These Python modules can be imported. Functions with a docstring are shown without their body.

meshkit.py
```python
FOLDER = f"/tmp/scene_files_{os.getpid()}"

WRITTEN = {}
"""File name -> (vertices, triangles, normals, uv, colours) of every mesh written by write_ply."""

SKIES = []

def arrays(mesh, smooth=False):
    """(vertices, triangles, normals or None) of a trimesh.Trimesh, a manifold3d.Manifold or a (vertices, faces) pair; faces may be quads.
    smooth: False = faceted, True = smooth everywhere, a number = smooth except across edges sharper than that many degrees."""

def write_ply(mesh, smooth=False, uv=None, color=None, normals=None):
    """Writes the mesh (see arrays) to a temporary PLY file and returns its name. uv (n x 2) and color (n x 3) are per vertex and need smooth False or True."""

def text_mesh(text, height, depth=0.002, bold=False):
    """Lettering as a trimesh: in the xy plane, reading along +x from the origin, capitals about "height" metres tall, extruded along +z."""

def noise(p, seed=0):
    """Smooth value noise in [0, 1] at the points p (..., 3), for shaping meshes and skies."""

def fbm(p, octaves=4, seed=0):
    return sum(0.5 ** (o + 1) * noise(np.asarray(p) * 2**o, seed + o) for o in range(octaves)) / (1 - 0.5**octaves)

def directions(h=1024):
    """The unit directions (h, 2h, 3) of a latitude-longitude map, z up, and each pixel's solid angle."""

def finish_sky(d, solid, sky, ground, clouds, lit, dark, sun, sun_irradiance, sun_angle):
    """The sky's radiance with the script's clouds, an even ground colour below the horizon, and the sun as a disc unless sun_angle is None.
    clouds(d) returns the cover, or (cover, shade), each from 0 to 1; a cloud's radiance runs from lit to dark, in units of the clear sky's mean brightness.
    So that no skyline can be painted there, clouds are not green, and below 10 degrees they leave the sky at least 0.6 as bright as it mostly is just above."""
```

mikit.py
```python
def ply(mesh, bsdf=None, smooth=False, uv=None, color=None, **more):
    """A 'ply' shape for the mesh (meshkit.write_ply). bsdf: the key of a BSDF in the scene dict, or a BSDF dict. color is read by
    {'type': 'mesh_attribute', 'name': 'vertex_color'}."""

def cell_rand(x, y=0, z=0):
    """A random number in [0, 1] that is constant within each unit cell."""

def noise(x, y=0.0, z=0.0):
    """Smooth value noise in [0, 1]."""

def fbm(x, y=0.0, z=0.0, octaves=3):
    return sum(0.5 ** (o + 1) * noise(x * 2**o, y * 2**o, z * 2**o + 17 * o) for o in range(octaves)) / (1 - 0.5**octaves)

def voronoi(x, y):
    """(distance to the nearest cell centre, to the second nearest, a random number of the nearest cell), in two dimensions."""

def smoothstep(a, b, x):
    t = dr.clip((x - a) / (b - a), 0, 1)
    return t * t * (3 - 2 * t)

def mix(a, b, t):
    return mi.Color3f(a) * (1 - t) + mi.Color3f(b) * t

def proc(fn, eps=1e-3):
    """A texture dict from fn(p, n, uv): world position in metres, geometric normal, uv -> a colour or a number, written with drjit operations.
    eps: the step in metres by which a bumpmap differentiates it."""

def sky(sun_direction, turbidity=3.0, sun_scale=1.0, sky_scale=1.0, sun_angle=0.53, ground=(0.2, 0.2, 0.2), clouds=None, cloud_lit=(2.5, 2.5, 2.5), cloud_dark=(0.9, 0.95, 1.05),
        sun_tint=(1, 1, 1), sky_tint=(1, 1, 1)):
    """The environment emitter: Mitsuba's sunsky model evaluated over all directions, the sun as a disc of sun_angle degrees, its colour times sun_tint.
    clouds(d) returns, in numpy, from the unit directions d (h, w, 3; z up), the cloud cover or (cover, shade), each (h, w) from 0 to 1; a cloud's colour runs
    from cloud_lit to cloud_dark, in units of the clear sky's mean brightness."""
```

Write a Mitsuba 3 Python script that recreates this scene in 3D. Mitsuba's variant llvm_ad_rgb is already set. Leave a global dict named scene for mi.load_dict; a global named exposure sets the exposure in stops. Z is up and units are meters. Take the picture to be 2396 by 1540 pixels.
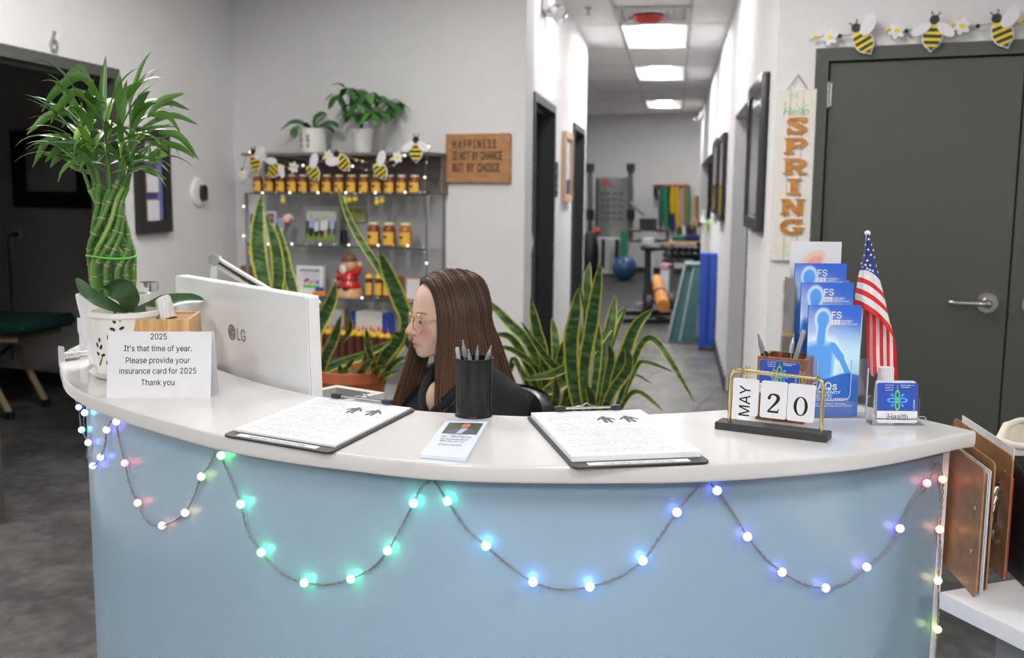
import math, random
import numpy as np, trimesh, manifold3d as m3
import mitsuba as mi, drjit as dr
import mikit, meshkit
from shapely.geometry import Polygon, LineString, Point, box as sbox
from shapely.ops import unary_union
from shapely import affinity
T = mi.ScalarTransform4f
rng = np.random.default_rng(7)
random.seed(7)
scene, labels = {}, {}
V = lambda *a: np.array(a, float)

# ---------------------------------------------------------------- camera
FOC, PITCH, ROLL, EYE = 2400.0, math.radians(7.6577), math.radians(0.5664), V(0, 0, 1.5)
FW = V(0, math.cos(PITCH), -math.sin(PITCH))
_u0 = np.cross(V(1, 0, 0), FW)
RT = V(1, 0, 0) * math.cos(ROLL) + _u0 * math.sin(ROLL)
UP = -V(1, 0, 0) * math.sin(ROLL) + _u0 * math.cos(ROLL)
scene['camera'] = {'type': 'thinlens', 'fov': 2 * math.degrees(math.atan(1198 / FOC)), 'fov_axis': 'x', 'near_clip': 0.05, 'far_clip': 100.0,
                   'aperture_radius': 0.0036, 'focus_distance': 1.9,
                   'to_world': T().look_at(origin=list(EYE), target=list(EYE + FW), up=list(UP))}
exposure = -0.22

# ---------------------------------------------------------------- large lamps of the ceiling: the recessed troffers are built further down (TROFFERS)
CEIL = 2.95
LOBBY_POWER, HALL_POWER = 40.0, 110.0
WARM = V(1.0, 0.97, 0.945)

# measuring aids: the place of a photographed point on a known plane or at a known depth
def ray(x, y): return FW + RT * (x - 1198) / FOC - UP * (y - 770) / FOC
def onz(x, y, z):
    d = ray(x, y); return EYE + d * (z - EYE[2]) / d[2]
def at(x, y, Y):
    d = ray(x, y); return EYE + d * Y / d[1]
def on(x, y, p0, n):
    d = ray(x, y); return EYE + d * ((np.asarray(p0) - EYE) @ n) / (d @ n)
ang = lambda a: V(math.cos(math.radians(a)), math.sin(math.radians(a)), 0)
FD, HD, RD = ang(-21.82), ang(90 - 8.87), ang(-24)     # along the back walls, along the hall, along the wall of the right door
Z = V(0, 0, 1)
NF, NH, NR = np.cross(FD, Z), np.cross(HD, Z), np.cross(RD, Z)   # NF, NR face the camera, NH faces +x

# ---------------------------------------------------------------- materials
def rgb(*c): return {'type': 'rgb', 'value': [float(x) for x in c]}
def hexc(h):
    c = [int(h[i:i + 2], 16) / 255 for i in (0, 2, 4)]
    return [x / 12.92 if x <= 0.04045 else ((x + 0.055) / 1.055) ** 2.4 for x in c]
def mat(name, col, rough=0.5, spec=0.5, two=True, **k):
    c = hexc(col) if isinstance(col, str) else col
    d = {'type': 'principled', 'base_color': c if isinstance(c, dict) else rgb(*c), 'roughness': rough, 'specular': spec, **k}
    scene['mat_' + name] = {'type': 'twosided', 'b': d} if two else d
    return name
def matd(name, d): scene['mat_' + name] = d; return name
def proc(fn): return mikit.proc(fn)
N3, FB, SS, MX = mikit.noise, mikit.fbm, mikit.smoothstep, mikit.mix

# ---------------------------------------------------------------- scene writing
def fresh(key):
    if not any(k == key or k.startswith(key + '__') for k in scene) and key not in labels: return key
    i = 1
    while f'{key}_{i:03d}' in labels or any(k == f'{key}_{i:03d}' or k.startswith(f'{key}_{i:03d}__') for k in _roots): i += 1
    return f'{key}_{i:03d}'
_roots = set()
def thing(name, label=None, cat=None, group=None, kind=None):
    key, i = name, 0
    while key in _roots:
        i += 1; key = f'{name}_{i:03d}'
    _roots.add(key)
    d = {}
    if label: d['label'] = label
    if cat: d['category'] = cat
    if group: d['group'] = group
    if kind: d['kind'] = kind
    if d: labels[key] = d
    return key
def put(key, mesh, m, smooth=False, uv=None, **k):
    if isinstance(mesh, list): mesh = cat_(mesh)
    scene[key] = mikit.ply(mesh, 'mat_' + m, smooth=smooth, uv=uv, **k)
    return key
def part(parent, name, mesh, m, smooth=False, uv=None, label=None, **k):
    key, i = f'{parent}__{name}', 0
    while key in scene:
        i += 1; key = f'{parent}__{name}_{i:03d}'
    put(key, mesh, m, smooth, uv, **k)
    if label: labels[key] = {'label': label}
    return key
def struct(name, mesh, m, smooth=False, **k):
    key = thing(name, kind='structure'); put(key, mesh, m, smooth, **k); return key
def one(name, mesh, m, label, cat, group=None, smooth=False, uv=None, **k):
    key = thing(name, label, cat, group); put(key, mesh, m, smooth, uv, **k); return key

# ---------------------------------------------------------------- mesh helpers
def cat_(ms): return trimesh.util.concatenate([m for m in ms if m is not None])
def TM(vs, fs): return trimesh.Trimesh(np.asarray(vs, float), np.asarray(fs, int), process=False)
def fr(o, x, y=None, z=None):
    """4x4 with origin o and axes x, y, z (the missing ones from the others)."""
    x = np.asarray(x, float); x = x / np.linalg.norm(x)
    if z is None: z = np.cross(x, y)
    z = np.asarray(z, float); z = z / np.linalg.norm(z)
    y = np.cross(z, x); y /= np.linalg.norm(y); x = np.cross(y, z)
    m = np.eye(4); m[:3, 0], m[:3, 1], m[:3, 2], m[:3, 3] = x, y, z, o
    return m
def rz(o, deg): return fr(o, ang(deg), z=Z)
def tf(mesh, m):
    g = mesh.copy(); g.apply_transform(m); return g
def mv(mesh, *o):
    g = mesh.copy(); g.apply_translation(o if len(o) == 3 else o[0]); return g
def bx(x0, x1, y0, y1, z0, z1):
    return trimesh.creation.box(bounds=[[x0, y0, z0], [x1, y1, z1]])
def cb(sx, sy, sz, c=0.003, o=(0, 0, 0)):
    """box with chamfered edges, standing on z=0 at the origin."""
    h = V(sx, sy, sz) / 2; c = min(c, h.min() * 0.9); pts = []
    for s in np.ndindex(2, 2, 2):
        s = np.array(s) * 2 - 1
        for k in range(3):
            e = h - c; e[k] = h[k]; pts.append(s * e)
    g = trimesh.convex.convex_hull(np.array(pts)); g.apply_translation(V(0, 0, h[2]) + V(*o)); return g
def tube(pts, r, n=8, caps=True):
    p = np.asarray(pts, float); k = len(p); r = np.broadcast_to(r, (k,)).astype(float)
    t = np.gradient(p, axis=0); t /= np.linalg.norm(t, axis=1, keepdims=True) + 1e-12
    a = np.cross(t[0], Z if abs(t[0][2]) < 0.9 else V(1, 0, 0)); a /= np.linalg.norm(a)
    A = []
    for i in range(k):
        a = a - t[i] * (a @ t[i]); a /= np.linalg.norm(a) + 1e-12; A.append(a)
    A = np.array(A); B = np.cross(t, A); th = np.arange(n) * 2 * np.pi / n
    v = p[:, None] + r[:, None, None] * (np.cos(th)[None, :, None] * A[:, None] + np.sin(th)[None, :, None] * B[:, None])
    v = v.reshape(-1, 3); f = []
    for i in range(k - 1):
        for j in range(n):
            q = [i * n + j, i * n + (j + 1) % n, (i + 1) * n + (j + 1) % n, (i + 1) * n + j]
            f += [[q[0], q[1], q[2]], [q[0], q[2], q[3]]]
    if caps:
        v = np.vstack([v, p[0], p[-1]])
        for j in range(n):
            f += [[len(v) - 2, (j + 1) % n, j], [len(v) - 1, (k - 1) * n + j, (k - 1) * n + (j + 1) % n]]
    return TM(v, f)
def curve(pts, n=24):
    """smooth curve through the points (Catmull-Rom)."""
    p = np.asarray(pts, float); p = np.vstack([2 * p[0] - p[1], p, 2 * p[-1] - p[-2]]); out = []
    s = len(p) - 3
    for u in np.linspace(0, s, n):
        i = min(int(u), s - 1); t = u - i; a, b, c, d = p[i:i + 4]
        out.append(0.5 * (2 * b + (c - a) * t + (2 * a - 5 * b + 4 * c - d) * t * t + (3 * b - a - 3 * c + d) * t ** 3))
    return np.array(out)
def lathe(prof, n=32): return trimesh.creation.revolve(np.asarray(prof, float), sections=n)
def ext(poly, h):
    """extrusion of a polygon along +z; several pieces are joined."""
    gs = [g for g in getattr(poly, 'geoms', [poly]) if g.area > 1e-9]
    return cat_([trimesh.creation.extrude_polygon(g, h, engine='earcut') for g in gs])
def rrect(w, h, r, cx=0, cy=0, k=6): return sbox(cx - w / 2 + r, cy - h / 2 + r, cx + w / 2 - r, cy + h / 2 - r).buffer(r, quad_segs=k)
def sph(r, o=(0, 0, 0), sub=2, s=(1, 1, 1)):
    g = trimesh.creation.icosphere(subdivisions=sub, radius=r); g.vertices *= np.asarray(s); g.apply_translation(o); return g
def cyl(r, h, n=24, o=(0, 0, 0), r2=None):
    r2 = r if r2 is None else r2
    return mv(lathe([[0, 0], [r, 0], [r2, h], [0, h]], n), *o)
def text(s, h, depth=0.0006, bold=False, sx=1.0, center=True):
    g = meshkit.text_mesh(s, h, depth, bold); g.vertices[:, 0] *= sx
    if center: g.vertices[:, 0] -= (g.vertices[:, 0].min() + g.vertices[:, 0].max()) / 2
    return g
def leaf(pts, w, side, cup=0.15, nu=5, thick=0.0):
    """a leaf blade along the curve pts with half widths w, side = direction across; returns (mesh, uv)."""
    p = np.asarray(pts, float); k = len(p); w = np.broadcast_to(w, (k,))
    t = np.gradient(p, axis=0); t /= np.linalg.norm(t, axis=1, keepdims=True) + 1e-12
    S = np.broadcast_to(np.asarray(side, float), (k, 3)); S = S - t * (S * t).sum(1, keepdims=True); S = S / (np.linalg.norm(S, axis=1, keepdims=True) + 1e-12)
    Nn = np.cross(t, S); u = np.linspace(-1, 1, nu)
    v = p[:, None] + w[:, None, None] * (u[None, :, None] * S[:, None] + cup * (u ** 2)[None, :, None] * Nn[:, None])
    uv = np.stack(np.broadcast_arrays((u[None, :] + 1) / 2, np.linspace(0, 1, k)[:, None]), -1).reshape(-1, 2)
    f = []
    for i in range(k - 1):
        for j in range(nu - 1):
            a = i * nu + j; f += [[a, a + 1, a + nu + 1], [a, a + nu + 1, a + nu]]
    return TM(v.reshape(-1, 3), f), uv
def leaves(ls):
    m = cat_([a for a, _ in ls]); return m, np.vstack([b for _, b in ls])
def blob(joints, bones, edge=0.01, smooth_it=8):
    """one continuous skin over spheres (x, y, z, r) joined by hulls."""
    ms = []
    S = [m3.Manifold.sphere(j[3], 20).translate(list(map(float, j[:3]))) for j in joints]
    for b in bones: ms.append(m3.Manifold.batch_hull([S[i] for i in b]))
    m = m3.Manifold.batch_boolean(ms, m3.OpType.Add).refine_to_length(edge)
    q = m.to_mesh(); g = trimesh.Trimesh(q.vert_properties[:, :3], q.tri_verts)
    trimesh.smoothing.filter_taubin(g, lamb=0.5, nu=0.53, iterations=smooth_it)
    return g
def hole_wall(p0, dirn, length, z0, z1, thick, holes, back):
    """a wall from p0 along dirn with rectangular openings (s0, s1, za, zb); 'back' is the direction of its thickness."""
    poly = sbox(0, z0, length, z1)
    for a, b, c, d in holes: poly = poly.difference(sbox(a, c, b, d))
    m = np.eye(4); m[:3, 0], m[:3, 1], m[:3, 2], m[:3, 3] = dirn, Z, back, p0
    g = ext(poly, thick); g.apply_transform(m)
    if np.linalg.det(m[:3, :3]) < 0: g.invert()
    return g
def framebox(w, h, b, d):
    """picture frame ring in the xy plane (w x h outside, border b, depth d)."""
    return ext(sbox(-w / 2, -h / 2, w / 2, h / 2).difference(sbox(-w / 2 + b, -h / 2 + b, w / 2 - b, h / 2 - b)), d)
def quad(w, h, z=0.0, nx=1, ny=1):
    """a flat card in the xy plane with uv."""
    x, y = np.meshgrid(np.linspace(-w / 2, w / 2, nx + 1), np.linspace(-h / 2, h / 2, ny + 1))
    v = np.stack([x, y, x * 0 + z], -1).reshape(-1, 3); uv = np.stack([x / w + .5, y / h + .5], -1).reshape(-1, 2); f = []
    for j in range(ny):
        for i in range(nx):
            a = j * (nx + 1) + i; f += [[a, a + 1, a + nx + 2], [a, a + nx + 2, a + nx + 1]]
    return TM(v, f), uv
# ---------------------------------------------------------------- surface materials
def wallfn(p, n, uv): return MX((0.665, 0.665, 0.672), (0.70, 0.70, 0.707), FB(p.x * 2.3, p.y * 2.3, p.z * 2.3))
mat('wall', proc(wallfn), 0.75, 0.3)
mat('ceiling', (0.78, 0.77, 0.76), 0.95, 0.1)
mat('tbar', (0.62, 0.61, 0.60), 0.5)
def floorfn(p, n, uv):
    a = FB(p.x * 5.0, p.y * 5.0, 0, octaves=5); b = FB(p.x * 23, p.y * 23, 3, octaves=3); t = mikit.cell_rand(dr.floor(p.x * 1.1 + .3), dr.floor(p.y * .8), 2)
    return MX((0.046, 0.0445, 0.044), (0.125, 0.122, 0.121), SS(0.25, 0.8, a * 0.65 + b * 0.35) * 0.8 + t * 0.10)
mat('floor_tile', proc(floorfn), 0.42, 0.4)
mat('grout', (0.08, 0.078, 0.075), 0.8)
mat('rubber', (0.028, 0.029, 0.032), 0.55, 0.4)
mat('greenpaint', (0.055, 0.059, 0.051), 0.42, 0.45)
mat('darkpaint', (0.022, 0.027, 0.029), 0.45, 0.45)
mat('roomdark', (0.60, 0.575, 0.56), 0.9, 0.1)
mat('black', (0.008, 0.008, 0.009), 0.45)
mat('blackgloss', (0.010, 0.010, 0.011), 0.18)
mat('white', (0.78, 0.78, 0.78), 0.45)
mat('whitepaper', (0.66, 0.67, 0.70), 0.8, 0.2)
mat('chrome', (0.75, 0.75, 0.76), 0.16, metallic=1.0)
mat('steel', (0.50, 0.50, 0.51), 0.32, metallic=1.0)
mat('ink', (0.012, 0.012, 0.014), 0.7, 0.2)
mat('grayink', (0.25, 0.25, 0.27), 0.8, 0.2)

# ---------------------------------------------------------------- places of the room
A_ = onz(274, 162.6, 2.12)                     # outer top corner of the left door frame
BL = on(548, 300, A_, NH) * V(1, 1, 0)         # the corner left of the shelf
H0 = on(1229, 300, BL, NF) * V(1, 1, 0)        # where the hall begins, left
D_ = onz(1911, 114.5, 2.12)
G0 = on(1805, 450, D_, NR) * V(1, 1, 0)        # where the hall begins, right
FWP = onz(1481, 637, 0)                        # foot of the far wall of the gym
A0 = A_ * V(1, 1, 0)
WT = 0.13
def wallbox(name, p0, d, L, holes, back, z1=CEIL): return struct(name, hole_wall(p0, d, L, 0, z1, WT, holes, back), 'wall')
LW0 = A0 - HD * 7.0
LEN_L = float((BL - LW0) @ HD)
wallbox('wall_left', LW0, HD, LEN_L, [(7.0 - 1.19 + 0.03, 7.0 - 0.03, 0, 2.09)], -NH)
LB = float((H0 - BL) @ FD)
wallbox('wall_back', BL - FD * 0.14, FD, LB + 0.14 + 0.0, [], -NF)
d1 = (0.317, 1.484); d2 = (2.911, 3.988)
wallbox('wall_hall_left', H0 + HD * .06, HD, 4.202, [(d1[0] - .03, d1[1] - .09, 0, 2.09), (d2[0] - .03, d2[1] - .09, 0, 2.07)], -NH)
hr_end = 7.66
wallbox('wall_hall_right', G0, HD, hr_end, [(1.36, 3.15, 0, 2.06)], NH)
wr = hole_wall(G0 + HD * hr_end, HD, float((FWP - G0) @ HD) - hr_end, 0, CEIL, WT, [(-0.01, 5.59, 0, 1.975)], NH)
struct('wall_gym_right', wr, 'wall')
wallbox('wall_right', G0, RD, 4.5, [(0.185, 2.13, 0, 2.09)], -NR)
FL = H0 + HD * 4.262
fw0 = FWP - FD * 6.0
wallbox('wall_far', fw0, FD, 11.0, [], -NF)
gl = FL - FD * 4.0
wallbox('wall_gym_left', gl, HD, float((FWP - gl) @ HD), [], -NH)
wallbox('wall_gym_front', gl, FD, 4.0 - WT, [], NF)
# the rest of the lobby, behind the camera
struct('wall_behind', tf(hole_wall(V(-5, -4.2, 0), V(1, 0, 0), 10, 0, CEIL, WT, [], V(0, -1, 0)), np.eye(4)), 'wall')
struct('wall_far_right', hole_wall(G0 + RD * 4.5, V(0, -1, 0), 7.2, 0, CEIL, WT, [], V(1, 0, 0)), 'wall')
# dark room behind the left door
rb = BL - FD * 3.4
struct('wall_room_back', hole_wall(rb, FD, 3.3 - WT * 1.2, 0, CEIL, WT, [], -NF), 'roomdark')
struct('wall_room_side', hole_wall(rb, -HD, 6.0, 0, CEIL, WT, [], -FD), 'roomdark')
struct('wall_room_front', hole_wall(rb - HD * 6.0, FD, 3.3 - WT * 1.2, 0, CEIL, WT, [], NF * 1.0), 'roomdark')
# rooms along the hall: a back wall and sides behind each opening
for (a, b, nm) in ((d1[0] - .15, d1[1] + .5, 'closet'), (d2[0] - .6, d2[1] + .2, 'office')):
    o = H0 + HD * a - FD * (WT + 2.2)
    struct(f'wall_{nm}_back', hole_wall(o, HD, b - a, 0, CEIL, 0.05, [], -NH), 'roomdark')
    for s, k in ((a, 1), (b, -1)):
        struct(f'wall_{nm}_side', hole_wall(H0 + HD * s - FD * (WT + .005), -FD, 2.2, 0, CEIL, 0.05, [], HD * k), 'roomdark')
# the alcove on the right of the hall
al0, al1, adp = 1.36, 3.15, 0.75
struct('wall_alcove_back', hole_wall(G0 + HD * al0 + NH * (adp + WT), HD, al1 - al0, 0, 2.06, 0.05, [], NH), 'wall')
for s, k, nm in ((al0, -1, 'near'), (al1, 1, 'far')):
    struct(f'wall_alcove_{nm}', hole_wall(G0 + HD * s + NH * (WT + .001), NH, adp - .001, 0, 2.06, 0.05, [], HD * k), 'wall')
struct('trim_2', tf(bx(0, al1 - al0, WT + .001, adp + WT, 2.06, 2.11), fr(G0 + HD * al0, HD, z=Z) @ np.diag([1, -1, 1, 1])), 'wall')
struct('door_3', tf(bx(0, .05, -.004, adp, 0, 2.05), fr(G0 + HD * al0, HD, z=Z) @ np.diag([1, -1, 1, 1])), 'darkpaint')
# ceiling: slab, and the tiles with their grid over the hall
cu = lambda s, t, z: H0 + HD * s + FD * t + Z * z
tc = onz(1535, 86, CEIL)
HX = np.cross(HD, Z)                            # across the hall, to the right
tm0 = fr(tc * V(1, 1, 0), HX, z=Z)
tile = cb(.606, 1.486, .011, .003)
pd = mikit.ply(tile, 'mat_ceiling')
LOBBY = [(-1.35, 3.7), (-0.55, 5.1), (0.45, 3.4), (-1.6, -0.4), (0.6, -0.4), (2.7, 0.6), (-1.6, -2.6), (0.6, -2.6), (-0.6, 13.2), (-0.2, 16.6)]
lamp_m = [(tm0 @ trimesh.transformations.translation_matrix([0, j * 1.5, CEIL]), 1.46) for j in (0, 2, 5, -2)] + [(rz(V(x, y, CEIL), -21.8), 1.2) for x, y in LOBBY]
cpoly = sbox(-7.5, -4.4, 8.5, 22)
for m, L in lamp_m:
    q = np.array([[-.302, -L / 2 - .002, 0, 1], [.302, -L / 2 - .002, 0, 1], [.302, L / 2 + .002, 0, 1], [-.302, L / 2 + .002, 0, 1]]) @ m.T
    cpoly = cpoly.difference(Polygon(q[:, :2]))
struct('ceiling', mv(ext(cpoly, .12), 0, 0, CEIL + .012), 'ceiling')
cells = [(i, j) for j in range(-2, 7) for i in range(-3, 5)]
TROFF = {(0, 0), (0, 2), (0, 5), (0, -2)}
for i, j in cells:
    if (i, j) in TROFF or (i, j) == (0, -1): continue
    key, k = 'ceiling__tile', 0
    while key in scene: k += 1; key = f'ceiling__tile_{k:03d}'
    scene[key] = {**pd, 'to_world': T(tm0 @ trimesh.transformations.translation_matrix([i * .62, j * 1.5, CEIL]))}
bars = [bx(i * .62 - .318, i * .62 - .302, -4, 10, CEIL - .004, CEIL + .006) for i in range(-3, 6)] + [bx(-2.1, 2.8, j * 1.5 - .758, j * 1.5 - .742, CEIL - .004, CEIL + .006) for j in range(-2, 8)]
part('ceiling', 'grid', tf(cat_(bars), tm0), 'tbar')
# floor: grout bed, stone tiles, rubber floor of the gym
struct('floor', bx(-7.5, 8.5, -4.4, 22, -.08, -.0022), 'grout')
fm = fr(BL, FD, z=Z)
ftile = cb(.607, 1.217, .03, .002); fpd = mikit.ply(mv(ftile, 0, 0, -.03), 'mat_floor_tile')
inv = np.linalg.inv(fm); k = 0
for i in range(-12, 10):
    for j in range(-9, 5):
        c = fm @ V(i * .61 + .2, j * 1.22 + (i % 2) * .61, 0, 1)
        if -4.6 < c[0] < 2.9 and 1.0 < c[1] < 10.6:
            scene['floor__tile' + (f'_{k:03d}' if k else '')] = {**fpd, 'to_world': T(fm @ trimesh.transformations.translation_matrix([i * .61 + .2, j * 1.22 + (i % 2) * .61, 0]))}; k += 1
struct('floor_room', tf(bx(-4, 0.2, 1.6, 9, -.07, -.002), fm), 'rubber') if False else None
g0 = onz(1560, 803, 0); g1 = onz(1690, 812, 0)
struct('floor_gym', tf(bx(-6, 6, 0, 10.5, -.04, .006), fr(g0 * V(1, 1, 0), FD, z=Z)), 'rubber')
# baseboards
def skirt(name, p0, d, L, n): return struct(name, hole_wall(p0, d, L, 0.006, .105, .012, [], n), 'darkpaint')
skirt('baseboard_left', LW0, HD, 7 - 1.19, NH); skirt('baseboard_left', A0, HD, LEN_L - 7, NH)
skirt('baseboard_back', BL, FD, LB, NF); skirt('baseboard_hall_left', H0 + HD * d1[1], HD, d2[0] - d1[1], NH)
skirt('baseboard_hall_right', G0, HD, al0, -NH); skirt('baseboard_hall_right', G0 + HD * al1, HD, hr_end - al1, -NH)
skirt('baseboard_far', fw0, FD, 11, NF); skirt('baseboard_room', rb, FD, 3.1, NF); skirt('baseboard_right', G0, RD, .17, NR)
# door frames
def doorframe(name, p0, d, s0, s1, h, n, m, w=.055, deep=WT + .03):
    ring = sbox(s0, 0, s1, h).difference(sbox(s0 + w, -1, s1 - w, h - w))
    M = np.eye(4); M[:3, 0], M[:3, 1], M[:3, 2], M[:3, 3] = d, Z, -n, p0 + n * .015
    g = ext(ring, deep); g.apply_transform(M)
    if np.linalg.det(M[:3, :3]) < 0: g.invert()
    stop = sbox(s0 + w, 0, s1 - w, h - w).difference(sbox(s0 + w + .018, -1, s1 - w - .018, h - w - .018))
    M2 = M.copy(); M2[:3, 3] = p0 - n * .055
    q = ext(stop, .04); q.apply_transform(M2)
    if np.linalg.det(M2[:3, :3]) < 0: q.invert()
    return struct(name, cat_([g, q]), m)
doorframe('door_1', LW0, HD, 7 - 1.19, 7.0, 2.12, NH, 'greenpaint')
doorframe('door_2', H0, HD, d1[0], d1[1], 2.12, NH, 'darkpaint')
doorframe('door_4', H0, HD, d2[0], d2[1], 2.10, NH, 'darkpaint')
# half-open leaves inside the two hall rooms
for s, nm, a in ((d1[1] - .07, 'door_2', 4), (d2[1] - .07, 'door_4', 8)):
    o = H0 + HD * s - NH * .09
    part(nm, 'leaf', tf(mv(cb(.95, .045, 2.03, .003), .5, 0, .01), rz(o, math.degrees(math.atan2(-NH[1], -NH[0])) + a)), 'darkpaint')
# the double door on the right
s_l = float((D_ * V(1, 1, 0) - G0) @ RD)
doorframe('door_5', G0, RD, s_l, s_l + 2.0, 2.12, NR, 'greenpaint')
gap = float((on(2365, 620, D_, NR) - G0) @ RD)
lw = gap - (s_l + .055)
for i, (a, b) in enumerate(((s_l + .0585, gap - .002), (gap + .003, gap + lw))):
    part('door_5', 'leaf', tf(mv(cb(b - a, .045, 2.05, .003), (a + b) / 2, .0275, .01), fr(G0, RD, z=Z)), 'greenpaint')
for zc in (1.925, .25):
    part('door_5', 'hinge', tf(cat_([mv(cyl(.0075, .11, 12), s_l + .057, -.006, zc - .055), bx(s_l + .042, s_l + .072, -.0015, .003, zc - .05, zc + .05)]), fr(G0, RD, z=Z)), 'chrome', smooth=40)
def lever(sx, k):
    m = fr(G0 + RD * sx + Z * 1.06, RD, z=Z)
    rose = tf(cyl(.042, .014, 32), fr(V(0, 0, 0), V(1, 0, 0), y=V(0, 0, 1)))
    arm = tube(curve([V(0, 0, 0), V(0, -.045, 0), V(-.02 * k, -.06, 0), V(-.11 * k, -.06, -.002), V(-.145 * k, -.055, .0)], 16), [.016] * 3 + [.013] * 6 + [.011] * 6 + [.008], 12)
    return part('door_5', 'handle', tf(cat_([rose, arm, sph(.02, (0, -.045, 0))]), m), 'chrome', smooth=40, label='chrome lever handle')
lever(float((on(2310, 708, D_, NR) - G0) @ RD), 1); lever(float((on(2310, 708, D_, NR) - G0) @ RD) + .17, -1)

# ---------------------------------------------------------------- ceiling lamps
def emit(c): return {'emitter': {'type': 'area', 'radiance': rgb(*c)}}
def troffer(name, m, L, W, power, label, group):
    t = thing(name, label, 'ceiling light', group)
    u = np.linspace(-1, 1, 9)
    sh = lambda x0, x1, z0, z1: TM([[x0, -L / 2, z0], [x1, -L / 2, z1], [x1, L / 2, z1], [x0, L / 2, z0]], [[0, 2, 1], [0, 3, 2]])
    side = cat_([tf(sh(-W / 2 + .02, -W * .2, 0.004, .07), m), tf(sh(W * .2, W / 2 - .02, .07, .004), m)])
    part(t, 'reflector', side, 'white')
    part(t, 'housing', tf(cat_([bx(-W / 2, W / 2, -L / 2, L / 2, .074, .09), bx(-W / 2, -W / 2 + .02, -L / 2, L / 2, -.004, .074), bx(W / 2 - .02, W / 2, -L / 2, L / 2, -.004, .074), bx(-W / 2 + .02, W / 2 - .02, -L / 2, -L / 2 + .02, -.004, .07), bx(-W / 2 + .02, W / 2 - .02, L / 2 - .02, L / 2, -.004, .07)]), m), 'white')
    x = W * .2 * np.sin(u * np.pi / 2); z = .07 - .055 * np.cos(u * np.pi / 2)
    v = [[x[i], y, z[i]] for y in (-L / 2 + .025, L / 2 - .025) for i in range(9)]
    f = []
    for i in range(8): f += [[i, i + 10, i + 1], [i, i + 9, i + 10]]
    lens = tf(TM(v, f), m)
    n = lens.face_normals.mean(0)
    if n[2] > 0: lens.invert()
    part(t, 'lens', lens, 'white', **emit(WARM * power), label='bright curved lens')
    return t
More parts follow.
